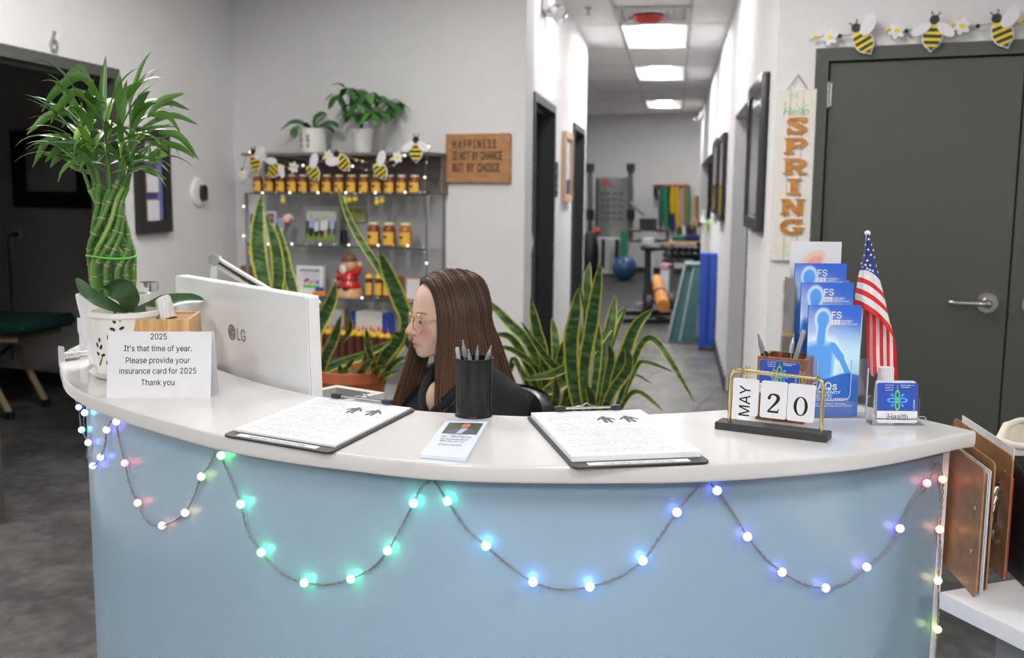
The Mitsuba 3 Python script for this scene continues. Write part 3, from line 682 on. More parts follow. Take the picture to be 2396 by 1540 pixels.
# ---------------------------------------------------------------- pen cup, pamphlets
mat('cup_black', (0.008, 0.009, 0.010), 0.24, 0.35)
mat('clearplastic', (0.20, 0.205, 0.23), 0.10, 0.7)
mat('graypen', (0.33, 0.34, 0.35), 0.35)
mat('amber', (0.55, 0.30, 0.06), 0.3)
CUo = onz(1107, 981, CT); CUo = CUo + V(0, .034, 0); cr = .0350
CU = thing('pen_cup', 'round black pen cup beside the pamphlets', 'pen cup')
ch = .112
part(CU, 'cup', mv(lathe([[0, 0], [cr + .001, 0], [cr + .001, .003], [cr - .0005, .005], [cr - .0005, ch - .004], [cr + .0015, ch - .003], [cr + .0015, ch], [cr - .0015, ch], [cr - .002, .006], [0, .006]], 48), CUo), 'cup_black', smooth=40)
def pen(o, top, r, label, body, tip=None, clipm='clearplastic', group='pens in the black cup', kind=0):
    t = thing('pen', label, 'pen', group); o, top = np.asarray(o, float), np.asarray(top, float); d = (top - o) / np.linalg.norm(top - o); L = np.linalg.norm(top - o)
    s = [0, L * .05, L * .8, L * .86, L * .93, L * .97, L]; rr = [r * .5, r, r, r * 1.05, r * .95, r * .6, r * .5]
    if kind == 1: s, rr = [0, L * .04, L * .96, L * .985, L], [r * .6, r, r, r * .9, r * .4]
    if kind == 2: s, rr = [0, L * .05, L * .80, L * .90, L], [r * .5, r, r, r * .75, r * .12]
    part(t, 'barrel', tube([o + d * x for x in s], rr, 12), body, smooth=40)
    if kind == 0:
        e = np.cross(d, V(1, 0, .2)); e /= np.linalg.norm(e)
        part(t, 'clip', tube([o + d * L * .92 - e * r, o + d * L * .90 - e * r * 1.6, o + d * L * .62 - e * r * 1.25], r * .25, 6), clipm)
        part(t, 'button', tube([top, top + d * .007], r * .42, 10), clipm, smooth=40)
        part(t, 'grip', tube([o + d * L * .55, o + d * L * .80], r * 1.06, 12), 'black', smooth=40)
    if kind == 2: part(t, 'tip', tube([o + d * L * .88, top], [r * .8, r * .14], 10), 'amber', smooth=40)
    return t
YC = float(CUo[1]); bot = CUo + V(0, 0, .007)
pen(bot + V(-.014, 0, 0), at(1069, 812, YC - .012), .0042, 'grey capped marker at the left of the black cup', 'graypen', kind=1)
pen(bot + V(-.004, .004, 0), at(1084, 804, YC + .004), .0046, 'tallest clear click pen in the black cup', 'clearplastic')
pen(bot + V(.006, -.008, 0), at(1097, 826, YC - .016), .0046, 'short clear pen at the front of the black cup', 'clearplastic')
pen(bot + V(-.002, .01, 0), at(1118, 807, YC + .010), .0040, 'clear pen with an amber tip pointing up in the black cup', 'clearplastic', kind=2)
pen(bot + V(-.004, 0, 0), at(1147, 817, YC + .004), .0046, 'clear click pen leaning right in the black cup', 'clearplastic')
PA = thing('pamphlet_stack', 'stack of pale blue pamphlets with a portrait photo in front of the pen cup', 'pamphlets')
mat('paleblue', (0.56, 0.61, 0.71), 0.5)
pc = [onz(x, y, CT + .006)[:2] for x, y in [(981.5, 1063.5), (1090, 1073.5), (1142, 986), (1042.6, 984.3)]]; pq = qmap(pc)
part(PA, 'leaflets', slab(qpoly(sbox(0, 0, 1, 1), pq), CT + .0005, CT + .006, .0004), 'paleblue')
mat('photo_green', (0.035, 0.055, 0.022), 0.5); mat('suit', (0.075, 0.07, 0.10), 0.5); mat('faceink', (0.50, 0.17, 0.09), 0.5); mat('shirtblue', (0.36, 0.42, 0.66), 0.5)
def inlay(poly, q, z, m, key, h=.00025): part(key, 'print', mv(ext(qpoly(poly, q), h), 0, 0, z), m)
inlay(sbox(.13, .60, .92, .93), pq, CT + .0061, 'photo_green', PA)
inlay(Polygon([(.20, .605), (.26, .70), (.42, .74), (.70, .75), (.85, .69), (.88, .605)]), pq, CT + .0064, 'suit', PA)
inlay(Polygon([(.45, .605), (.50, .75), (.66, .75), (.57, .605)]), pq, CT + .0067, 'shirtblue', PA)
inlay(affinity.scale(Point(.565, .83).buffer(1, quad_segs=6), .105, .075), pq, CT + .0070, 'faceink', PA)
pm = fr(np.append(pq(.5, .5), CT + .0062), np.append(pq(1, .5) - pq(0, .5), 0), z=Z); pw, ph_ = np.linalg.norm(pq(1, .5) - pq(0, .5)), np.linalg.norm(pq(.5, 1) - pq(.5, 0))
def dashes(h, n, seed):
    """a line of print too small to read: a row of little strokes, 1 unit wide."""
    q = np.random.default_rng(seed); x, ms = 0.0, []
    for _ in range(n):
        w = q.uniform(.5, 1.2); ms.append(bx(x, x + w, 0, h * q.choice([.7, 1.0]), 0, .0002)); x += w + (1.1 if q.random() < .2 else .4)
    g = cat_(ms); g.vertices[:, 0] = g.vertices[:, 0] / x - .5; return g
for s, v, w, h in [(None, .565, .45, .5), ('Dr. Richard', .50, .66, 1.2), (None, .43, .6, 1.1), (None, .375, .55, .9), (None, .305, .5, .5), (None, .27, .5, .5)]:
    g = text(s, ph_ * .032 * h, .0002, h > .9) if s else dashes(ph_ * .032 * h, 14, int(v * 1000)); g.vertices[:, 0] *= pw * w / np.ptp(g.vertices[:, 0])
    sh = pq(.5, v) ; part(PA, 'lettering', tf(g, fr(np.append(sh, CT + .0062), np.append(pq(1, .5) - pq(0, .5), 0), z=Z)), 'grayink')

# ---------------------------------------------------------------- flip calendar
mat('gold', (0.80, 0.66, 0.32), 0.14, metallic=1.0)
mat('calbase', (0.020, 0.021, 0.023), 0.5)
CA = thing('flip_calendar', 'desk flip calendar showing MAY 20 on a gold frame with a black base', 'calendar')
b0, b1 = onz(1672, 1004, CT), onz(1933, 1037, CT); bL = np.linalg.norm(b1 - b0); cam_ = fr(b0, b1 - b0, z=Z)
part(CA, 'base', tf(cb(bL, .042, .0135, .001, (bL / 2, .021, 0)), cam_), 'calbase')
xl, xr = .020, bL - .014; ht = .013 + .095
part(CA, 'frame', tf(tube(np.vstack([[xl, .021, .012], [xl, .021, ht - .014], curve([V(xl, .021, ht - .014), V(xl + .004, .021, ht - .004), V(xl + .014, .021, ht)], 6)[1:], curve([V(xr - .014, .021, ht), V(xr - .004, .021, ht - .004), V(xr, .021, ht - .014)], 6), [xr, .021, .012]]), .0036, 12), cam_), 'gold', smooth=True)
part(CA, 'cross_bar', tf(tube([V(xl, .023, ht - .024), V(xr, .023, ht - .024)], .0014, 8), cam_), 'gold', smooth=True)
span = xr - xl
for i, s in enumerate(['MAY', '2', '0']):
    xc = xl + span * (.19, .50, .79)[i]; cw, chh = .047, .066; zt_ = ht - .010
    cdm = cam_ @ fr(V(xc, .0145, zt_ - chh / 2 - .002), V(1, 0, 0), y=V(0, .06, 1))
    cd = part(CA, 'card', tf(ext(rrect(cw, chh, .004), .0045), cdm), 'whitepaper')
    g = text(s, .037 if i else .0185, .0003); 
    if i:
        if s == '0': pg = affinity.scale(Point(0, 0).buffer(1, quad_segs=14), .0122, .0168).difference(affinity.scale(Point(0, 0).buffer(1, quad_segs=14), .0072, .0154))
        else:
            pth = curve(np.array([(-.0082, .0088, .0026), (-.0060, .0142, .0016), (.0005, .0160, .0014), (.0070, .0130, .0026), (.0080, .0085, .0029), (.0050, .0020, .0024), (-.0030, -.0075, .0016), (-.0092, -.0148, .0012)]), 60)
            pg = unary_union([Point(p[0], p[1]).buffer(p[2], quad_segs=4) for p in pth] + [sbox(-.0098, -.0168, .0088, -.0134), Polygon([(.0060, -.0168), (.0088, -.0168), (.0104, -.0092), (.0092, -.0092)])])
        g = mv(ext(pg, .0003), 0, -.006, .0046)
    else:
        g.apply_transform(trimesh.transformations.rotation_matrix(np.pi / 2, [0, 0, 1])); g.vertices[:, 0] *= 1.05; g = mv(g, .009, -.007, .0046)
    part(cd, 'lettering', tf(g, cdm), 'ink')
    rs = [tf(tube(np.array([[dx, .009 * math.cos(a) - .002, .0125 * math.sin(a) + .002] for a in np.linspace(0, 2 * np.pi, 20)]), .0007, 6), cam_ @ fr(V(xc, .021, ht - .005), V(1, 0, 0), z=Z)) for dx in (-.0045, .0015)]
    part(CA, 'ring', cat_(rs), 'gold', smooth=True)
for xc in (xl + .022, xr - .012):
    part(CA, 'ring', cat_([tf(tube(np.array([[dx, .0052 * math.cos(a), .0052 * math.sin(a)] for a in np.linspace(0, 2 * np.pi, 16)]), .0007, 6), cam_ @ fr(V(xc, .021, ht), V(1, 0, 0), z=Z)) for dx in (-.003, 0, .003)]), 'gold', smooth=True)

# ---------------------------------------------------------------- wooden pen box
mat('walnut', proc(woodfn((0.15, 0.058, 0.022), (0.30, 0.135, 0.055), 2, 170)), 0.42, 0.4)
mat('cardblue', (0.018, 0.065, 0.36), 0.4)
mat('petal_blue', (0.07, 0.33, 0.80), 0.4); mat('petal_green', (0.09, 0.50, 0.07), 0.4)
mat('acrylic_edge', (0.50, 0.54, 0.66), 0.15)
p0_, p1_ = onz(1767, 980, CT), onz(1880, 993.5, CT); wL = np.linalg.norm(p1_ - p0_); wm = fr(p0_, p1_ - p0_, z=Z); wd = .085; wh = .121
PB = thing('pen_box', 'square walnut pen box with a blue card on its front, behind the calendar', 'pen holder')
for a in [(0, wL, 0, .008), (0, wL, wd - .008, wd), (0, .008, .0082, wd - .0082), (wL - .008, wL, .0082, wd - .0082)]:
    part(PB, 'side', tf(bx(*a, .0005, wh), wm), 'walnut')
part(PB, 'bottom', tf(bx(.009, wL - .009, .009, wd - .009, .001, .008), wm), 'walnut')
def ihcard(key, m, w, h, full=True):
    """blue and white card in the xy plane of m: flower, small print, the name below."""
    part(key, 'card', tf(ext(rrect(w, h, .0045), .0008), m), 'whitepaper')
    hb = h * .70
    blue = rrect(w - .0004, h - .0004, .0043).intersection(sbox(-w, h / 2 - hb, w, h))
    part(key, 'card_face', tf(mv(ext(blue, .0003), 0, 0, .0008), m), 'cardblue')
    cx, cy = 0, h / 2 - hb * .62; s = w / 76
    for k in range(4):
        e = affinity.rotate(affinity.translate(affinity.scale(Point(0, 0).buffer(1, quad_segs=8), 9.5 * s, 5.0 * s), 10 * s, 0), 90 * k, origin=(0, 0))
        i_ = affinity.rotate(affinity.translate(affinity.scale(Point(0, 0).buffer(1, quad_segs=8), 5 * s, 2.4 * s), 10 * s, 0), 90 * k, origin=(0, 0))
        part(key, 'petal', tf(mv(ext(affinity.translate(e.difference(i_), cx, cy), .0003), 0, 0, .0011), m), 'petal_green' if k % 2 else 'petal_blue')
        d = affinity.rotate(affinity.translate(affinity.scale(Point(0, 0).buffer(1, quad_segs=6), 3.6 * s, 2 * s), 13.5 * s, 0), 45 + 90 * k, origin=(0, 0))
        part(key, 'petal', tf(mv(ext(affinity.translate(d, cx, cy), .0003), 0, 0, .0011), m), 'petal_blue')
    for s_, x, y, hh, ww in [('aaaaaaaaaaaa', -.2, .43, .0018, .22), ('aaaaaaaa', -.2, .37, .0018, .20), ('aaaaaa', -.2, .31, .0018, .18), ('aaaaaaaaaaaaaaa', .24, .43, .0018, .32), ('aaaaaaaaa', .2, .38, .0018, .22)]:
        g = dashes(hh * (w / .076), 16, len(s_)); g.vertices[:, 0] *= w * ww / np.ptp(g.vertices[:, 0]); part(key, 'lettering', tf(mv(g, w * x, h * y, .0011), m), 'whitepaper')
    part(key, 'lettering', tf(bx(-.0003 * 1, .0003, h * .31, h * .46, .0011, .0013), m), 'whitepaper')
    g = text('Live Better', .0034 * (w / .076), .0002); g.apply_transform(trimesh.transformations.rotation_matrix(np.pi / 2, [0, 0, 1])); part(key, 'lettering', tf(mv(g, w * .43, -h * .06, .0011), m), 'whitepaper')
    g = text('iHealth', h * .15, .0002); g.vertices[:, 0] *= w * .52 / np.ptp(g.vertices[:, 0]); part(key, 'lettering', tf(mv(g, 0, -h * .42, .0009), m), 'cardink')
mat('cardink', (0.02, 0.035, 0.10), 0.5)
fx = on(1824, 884, p0_, np.cross(wm[:3, 0], Z)); fl_ = np.linalg.inv(wm) @ np.append(fx, 1)
ihm = wm @ fr(V(fl_[0], -.0015, fl_[2]), V(1, 0, 0), y=Z)
ihc = thing('business_card', 'blue and white card in the pocket on the front of the walnut pen box', 'card')
ihcard(ihc, ihm, .076, .064)
YW = float((p0_ + p1_)[1] / 2) + .04
def bpt(u, v): return (wm @ V(u * wL, v * wd, .009, 1))[:3]
g_ = 'pens in the walnut box'
pen(bpt(.35, .5), at(1776, 790, YW - .01), .0046, 'clear and black click pen at the left of the walnut box', 'clearplastic', group=g_)
pen(bpt(.30, .35), at(1790, 822, YW - .01), .0048, 'black pen leaning in the walnut box', 'black', group=g_, kind=1)
pen(bpt(.45, .3), at(1856, 790, YW - .01), .0045, 'silver pen upright at the right of the walnut box', 'chrome', group=g_)
pen(bpt(.35, .6), at(1882, 772, YW), .0050, 'grey marker leaning right in the walnut box', 'graypen', group=g_, kind=1)
pen(bpt(.5, .7), at(1868, 812, YW + .005), .0036, 'amber pen leaning right in the walnut box', 'amber', group=g_, kind=1)

# ---------------------------------------------------------------- brochure rack
matd('acrylic', {'type': 'thindielectric', 'int_ior': 1.49})
def brofn(p, n, uv):
    u, v = uv.x, 1 - uv.y; asp = 2.2
    y = v * asp
    def ell(cx, cy, rx, ry): return dr.sqrt(dr.square((u - cx) / rx) + dr.square((y - cy) / ry))
    def cap(ax, ay, bx_, by_, r):
        t = dr.clip(((u - ax) * (bx_ - ax) + (y - ay) * (by_ - ay)) / ((bx_ - ax) ** 2 + (by_ - ay) ** 2), 0, 1)
        return dr.sqrt(dr.square(u - ax - t * (bx_ - ax)) + dr.square(y - ay - t * (by_ - ay))) / r
    q4 = dr.square(dr.square((u - .23) / .31)) + dr.square(dr.square((y - 1.12) / .44)); tor = dr.sqrt(dr.sqrt(q4))
    head = ell(.28, .275, .135, .185); neck = cap(.27, .40, .25, .72, .085); arm = dr.minimum(cap(.48, .80, .64, 1.02, .085), cap(.64, 1.02, .80, 1.36, .062))
    d = -dr.log(dr.exp(-9 * head) + dr.exp(-9 * neck) + dr.exp(-9 * tor) + dr.exp(-9 * arm)) / 9 + .03
    base = MX((0.035, 0.13, 0.60), (0.30, 0.68, 0.90), SS(.25, 1.15, y) * SS(.1, .9, u + .2))
    base = MX(base, (0.72, 0.88, 0.98), SS(.85, .0, dr.abs(y - .62 - .45 * u)) * .55)
    glow = MX(base, (0.68, 0.88, 1.0), SS(1.45, 1.0, d) * .75)
    body = MX((0.10, 0.33, 0.80), (0.38, 0.64, 0.93), SS(.70, 1.0, d))
    c = MX(glow, body, SS(1.02, .97, d))
    low = SS(1.36, 1.42, y - .06 * dr.sin(u * 6))
    return MX(c, (0.022, 0.13, 0.50), low)
mat('brochure_print', proc(brofn), 0.28, 0.5)
mat('broch_edge', (0.03, 0.10, 0.42), 0.5)
w0_, w1_ = onz(1883, 981, CT), onz(2006, 981, CT); bw = np.linalg.norm(w1_ - w0_); brm = fr((w0_ + w1_) / 2, w1_ - w0_, z=Z)
HO = thing('brochure_rack', 'clear acrylic tiered brochure rack on the right end of the counter', 'brochure rack')
tiers = [(0.0, CT + .004), (.038, None), (.075, None), (.110, None)]
bh = .214
def tier_top(ypx, dy): 
    c = (brm @ V(0, dy, 0, 1))[:3]; return at(1945, ypx, float(c[1]))[2] - CT
tops_ = [bh + .004, tier_top(662, .040), tier_top(617, .078), tier_top(566, .115)]
dys = [.006, .042, .078, .114]
hw = bw / 2
def brochure(k, dx, label, white=False, lift=0):
    zb = tops_[k] - bh + lift
    m = brm @ fr(V(dx, dys[k], zb + bh / 2), V(1, 0, 0), y=V(0, .02, 1))
    t = thing('brochure', label, 'brochure', 'brochures in the clear rack')
    part(t, 'leaves', tf(bx(-hw, hw, -bh / 2, bh / 2, -.004, 0), m), 'whitepaper' if white else 'broch_edge')
    if not white:
        g, uv = quad(bw, bh, .0003, 8, 16); part(t, 'cover', tf(g, m), 'brochure_print', uv=uv)
        def tx(s, x, y, h, wd_, bold=True):
            g = text(s, h, .0002, bold, 1, False); g.vertices[:, 0] *= wd_ * bw / np.ptp(g.vertices[:, 0]); part(t, 'lettering', tf(mv(g, (x - .5) * bw - g.vertices[0, 0] * 0, (y - .5) * bh, .0005), m), 'whitepaper')
        tx('FS', .42, .885, .0125, .19)
        for j in range(3): part(t, 'lettering', tf(bx((.42 + .065 * j - .5) * bw, (.475 + .065 * j - .5) * bw, .325 * bh, .37 * bh, .0004, .0007), m), 'whitepaper')
        part(t, 'lettering', tf(bx((.42 - .5) * bw, (.605 - .5) * bw, .362 * bh, .372 * bh, .0004, .0007), m), 'whitepaper')
        for j, s in enumerate(['Frequency', 'Specific', 'Microcurrent']): tx(s, .62, .858 - .016 * j, .0028, (.22, .19, .30)[j])
        if k == 0:
            tx('FAQs', .11, .245, .014, .47); tx('FREQUENCY', .11, .208, .0054, .55); tx('SPECIFIC', .11, .176, .0054, .40); tx('MICROCURRENT', .11, .144, .0054, .72)
            tx('A NEW TREATMENT FOR PAIN,', .11, .112, .0030, .66); tx('INFLAMMATION AND INJURY REPAIR', .11, .092, .0030, .78)
    else:
        for k2, (r1, c) in enumerate(((.026, 'paleorange'), (.016, 'paleorange2'))):
            e = affinity.rotate(affinity.scale(Point(0, 0).buffer(r1, quad_segs=10), 1, .6), 35).intersection(sbox(-.5, -.5, .5, .5))
            e = affinity.translate(e, -hw * .08 + .002 * k2, bh / 2 - .036 - .003 * k2)
            e = e.intersection(sbox(-hw, -bh / 2, hw * .75, bh / 2)); part(t, 'print', tf(mv(ext(e, .0002), 0, 0, .0002 + .0002 * k2), m), c)
    return t
mat('paleorange', (0.78, 0.50, 0.44), 0.5); mat('paleorange2', (0.74, 0.38, 0.32), 0.5)
brochure(0, 0, 'front blue brochure with a glowing figure, reading FAQs')
brochure(1, -.004, 'second blue brochure behind the FAQs one')
brochure(2, -.006, 'third blue brochure, just below the white one')
brochure(3, -.005, 'white brochure with a pale red shape at the top of the rack', True)
brochure(3, .0022, 'plain white brochure peeping out behind the topmost white one', True, -.004) if False else None
# acrylic: side plates, pocket fronts, base
ac = []
sx0, sx1 = -hw - .012, hw + .014
for x in (sx0, sx1):
    prof = Polygon([(-.004, 0), (.135, 0), (.135, .255), (.118, .255), (.112, .215), (.085, .205), (.078, .165), (.050, .158), (.043, .118), (.008, .110), (-.004, .100)])
    M = brm @ fr(V(x, 0, 0), V(0, 1, 0), y=Z); part(HO, 'side_plate', tf(ext(prof.buffer(-.002).buffer(.002), .0022), M), 'acrylic')
for k, (y, zt_, z0) in enumerate(((-.003, .115, 0), (.036, .16, .05), (.072, .205, .09))):
    pf = sbox(sx0, z0, sx1, zt_)
    if k == 0: pf = sbox(sx0, 0, sx1, .118).difference(rrect(bw * .64, .16, .012, 0, .118))
    part(HO, 'pocket_front', tf(mv(ext(pf, .002), 0, 0, 0), brm @ fr(V(0, y, 0), V(1, 0, 0), y=Z)), 'acrylic')
part(HO, 'base', tf(mv(cb(sx1 - sx0, .14, .003, .001, ((sx0 + sx1) / 2, .066, 0)), 0, 0, 0), brm), 'acrylic')
eg = [bx(sx1 - .001, sx1 + .0015, -.0045, -.002, 0, .10), bx(sx0 - .001, sx0 + .0015, -.0045, -.002, 0, .10), bx(sx0, sx1, -.0055, -.0035, .0, .003)]
cut = rrect(bw * .64, .16, .012, 0, .118).intersection(sbox(-1, 0, 1, .1175))
eg.append(tf(ext(cut.buffer(.0006).difference(cut.buffer(-.0006)).intersection(sbox(-1, 0, 1, .116)), .0022), fr(V(0, -.0031, 0), V(1, 0, 0), y=Z)))
part(HO, 'edges', tf(cat_(eg), brm), 'acrylic_edge')
DS = thing('brochure_stack', 'dark stack of leaflets in the left side of the clear rack', 'brochures')
part(DS, 'leaves', tf(cat_([bx(-.0108 + .0032 * j - hw, -.0084 + .0032 * j - hw, .068 + .004 * j, .125, .012, .262 - .01 * j) for j in range(3)]), brm), 'graylam')

# ---------------------------------------------------------------- flag, bottle, card holder
mat('flagred', (0.62, 0.022, 0.022), 0.6); mat('flagwhite', (0.76, 0.75, 0.77), 0.6); mat('flagblue', (0.020, 0.045, 0.19), 0.6)
YF = float(brm[1, 3]) + .115
FLG = thing('flag', 'small red, white and blue flag with stars on a white pole beside the brochure rack', 'flag')
zc = lambda x, y: (1840 + x / 3.2775, 540 + y / 3.2775)
fb = onz(1998, 966, CT); YFb = float(fb[1])
part(FLG, 'pole', tube([fb + Z * .001, at(2014, 754, YF + .008), at(2030, 552, YF + .004)], .0032, 10), 'whiteceramic', smooth=True)
part(FLG, 'finial', sph(.0060, at(2030, 546, YF + .004), 2), 'whiteceramic', smooth=True)
part(FLG, 'foot', mv(cyl(.028, .008, 24), fb), 'whiteceramic', smooth=40)
Lp = [(622, 25), (563, 305), (550, 355), (545, 392), (538, 437), (530, 475), (525, 525), (519, 572)]
Rp = [(632, 28), (718, 380), (745, 478), (757, 528), (770, 592), (780, 640), (798, 728), (832, 846)]
Mb = [None, (0, -18), (0, -16), (0, -18), (0, -16), (0, -16), (6, -18), (22, -26)]
def edge_curve(k, n=14):
    (x0, y0), (x1, y1) = Lp[k], Rp[k]; b = Mb[k] or (0, 0); out = []
    for t in np.linspace(0, 1, n):
        s = 4 * t * (1 - t); px_, py_ = zc(x0 + (x1 - x0) * t + b[0] * s, y0 + (y1 - y0) * t + b[1] * s * 1.6)
        out.append(at(px_, py_, YF - .020 * math.sin(np.pi * t) - .006 * math.sin(3 * np.pi * t) * (k > 0)))
    return np.array(out)
def strip(a, b):
    n = len(a); v = np.vstack([a, b, a + V(0, .0008, 0), b + V(0, .0008, 0)]); f = []
    for i in range(n - 1):
        f += [[i, i + n, i + n + 1], [i, i + n + 1, i + 1], [2 * n + i, 2 * n + i + n + 1, 2 * n + i + n], [2 * n + i, 2 * n + i + 1, 2 * n + i + n + 1]]
    return TM(v, f)
ec = [edge_curve(k) for k in range(8)]
part(FLG, 'canton', strip(ec[0], ec[1]), 'flagblue', smooth=True)
for k in range(1, 7): part(FLG, 'stripe', strip(ec[k], ec[k + 1]), 'flagwhite' if k % 2 else 'flagred', smooth=True)
tx_ = [600, 627, 650, 678, 705, 733, 757, 782, 805, 832]; ty_ = [560, 560, 560, 565, 575, 600, 640, 680, 730, 840]
bx_ = [628, 645, 668, 695, 722, 748, 775, 800, 828, 856]; by_ = [1085, 1105, 1120, 1090, 1080, 1100, 1120, 1140, 1160, 1155]
cols = []
for k in range(10):
    c = []
    for t in np.linspace(0, 1, 12):
        px_, py_ = zc(tx_[k] + (bx_[k] - tx_[k]) * t + 7 * math.sin(t * 5) * (1 - t), ty_[k] + (by_[k] - ty_[k]) * t)
        c.append(at(px_, py_, YF + .012 + .006 * math.sin(k * 1.9) - .01 * t))
    cols.append(np.array(c))
for k in range(9): part(FLG, 'stripe', strip(cols[k], cols[k + 1]), 'flagred' if k % 2 == 0 else 'flagwhite', smooth=True)
star = Polygon([(math.cos(a) * r, math.sin(a) * r) for a, r in ((np.pi / 2 + i * np.pi / 5, 1 if i % 2 == 0 else .4) for i in range(10))])
for x, y in [(632, 65), (610, 108), (650, 108), (627, 145), (600, 190), (648, 185), (665, 150), (620, 228), (672, 205), (643, 265), (590, 278), (684, 270), (663, 308), (578, 250), (607, 262), (698, 318), (640, 300), (618, 290)]:
    px_, py_ = zc(x, y); (lx, ly), (rx, ry) = [(np.interp(y, [25, 305], [622, 563]), y), (np.interp(y, [28, 380], [632, 718]), y)]
    t = min(1, max(0, (x - lx) / (rx - lx + 1e-6))); c = at(px_, py_, YF - .020 * math.sin(np.pi * t) - .003)
    part(FLG, 'star', tf(ext(affinity.scale(star, .0034, .0034, origin=(0, 0)), .0004), fr(c, V(1, -.2 + .5 * (t - .5), 0), y=Z)), 'flagwhite')
mat('frosted', (0.72, 0.70, 0.72), 0.35, 0.5)
BO = onz(2067, 968, CT)
BT = thing('sanitizer_bottle', 'small frosted bottle with a ribbed cap behind the business cards', 'bottle')
br = 24 / 2400 * BO[1]; zb_ = (1.5 - (890 - 445) / 2400 * BO[1]) - CT; zcap = 1.5 - (851 - 445) / 2400 * BO[1] - CT
part(BT, 'bottle', mv(lathe([[0, 0], [br, 0], [br, zb_ - .012], [br * .9, zb_ - .003], [br * .72, zb_], [0, zb_]], 28), BO), 'frosted', smooth=40)
rib = Polygon([((br * .74 + (.0006 if k % 2 else 0)) * math.cos(a), (br * .74 + (.0006 if k % 2 else 0)) * math.sin(a)) for k, a in enumerate(np.linspace(0, 2 * np.pi, 49)[:-1])])
part(BT, 'cap', mv(ext(rib, zcap - zb_), *(BO + Z * (zb_ + .0005))), 'frosted')
k0, k1 = onz(2050, 989, CT + .006), onz(2145, 990, CT + .006); kw = np.linalg.norm(k1 - k0)
KH = thing('card_holder', 'clear acrylic holder for business cards at the right end of the counter', 'card holder')
km = fr((k0 + k1) / 2 * V(1, 1, 0) + Z * CT, k1 - k0, z=Z)
part(KH, 'base', tf(cb(kw + .026, .036, .003, .001, (.004, .018, 0)), km), 'acrylic')
part(KH, 'front_lip', tf(bx(-kw / 2 - .008, kw / 2 + .016, -.0042, -.002, .0, .018), km), 'acrylic')
part(KH, 'back_rest', tf(bx(-kw / 2 - .008, kw / 2 + .016, .030, .0325, .003, .05), km), 'acrylic')
part(KH, 'edges', tf(cat_([tube(curve([V(kw / 2 + .002, -.004, .019), V(kw / 2 + .012, -.004, .0185), V(kw / 2 + .0155, -.004, .012), V(kw / 2 + .0155, -.004, .001)], 12), .0008, 6), tube(curve([V(-kw / 2 - .002, .031, .05), V(-kw / 2 - .007, .031, .048), V(-kw / 2 - .009, .031, .03), V(-kw / 2 - .017, .02, .015)], 12), .0008, 6), tube([V(-kw / 2 - .008, -.004, .001), V(kw / 2 + .0155, -.004, .001)], .0007, 6)]), km), 'acrylic_edge', smooth=True)
KC = thing('business_card', 'blue and white iHealth business cards in the clear holder right of the flag', 'cards')
for j in range(5):
    part(KC, 'card_sheet', tf(ext(rrect(kw, .0745, .005), .0011), km @ fr(V(0, .004 + .0024 * j, .006 + .0372 + .0006 * j), V(1, 0, 0), y=V(0, .12, 1))), 'paleblue')
ihcard(KC, km @ fr(V(0, .0025, .006 + .0372), V(1, 0, 0), y=V(0, .12, 1)), kw, .0745)
# ---------------------------------------------------------------- colour string lights on the counter front
mat('wire', (0.22, 0.22, 0.22), 0.3, 0.7)
mat('bulb', (0.8, 0.8, 0.8), 0.3)
oc = LineString(outer)
def onpanel(x, y, off=.013):
    """the point seen at the pixel that lies off in front of the curved panel."""
    d = ray(x, y)
    ln = LineString(np.vstack([off_ext(off)]))
    hit = LineString([EYE[:2], EYE[:2] + d[:2] * 4]).intersection(ln)
    if hit.is_empty: return at(x, y, float(outer[-1][1]) - off - .004 if x > 1198 else float(outer[np.argmin(outer[:, 0] / outer[:, 1])][1]) - off)
    else:
        gs = list(getattr(hit, 'geoms', [hit])); hp = min((np.array(g.coords[0]) for g in gs), key=lambda q: np.linalg.norm(q))
    t = np.linalg.norm(hp) / np.linalg.norm(d[:2]); return EYE + d * t
_oe = {}
def off_ext(off):
    if off not in _oe:
        tn = np.gradient(outer, axis=0); tn /= np.linalg.norm(tn, axis=1, keepdims=True); _oe[off] = outer + np.c_[tn[:, 1], -tn[:, 0]] * off
    return _oe[off]
SL = thing('string_lights', 'string of coloured globe lights swagged along the pale blue counter front', 'string lights')
hue = {'b': (.11, .17, 1), 'c': (.05, .55, 1), 'v': (.20, .13, 1), 'p': (.34, .14, 1), 'm': (.9, .3, .9), 'r': (1, .04, .08), 'ro': (1, .13, .06), 'o': (1, .30, .08), 'y': (1, .62, .16), 'yg': (.62, .9, .12), 'g': (.12, 1, .22), 'gc': (.03, 1, .38), 'tc': (.03, .95, .60), 'bc': (.05, .62, 1), 'bl': (.08, .35, 1)}
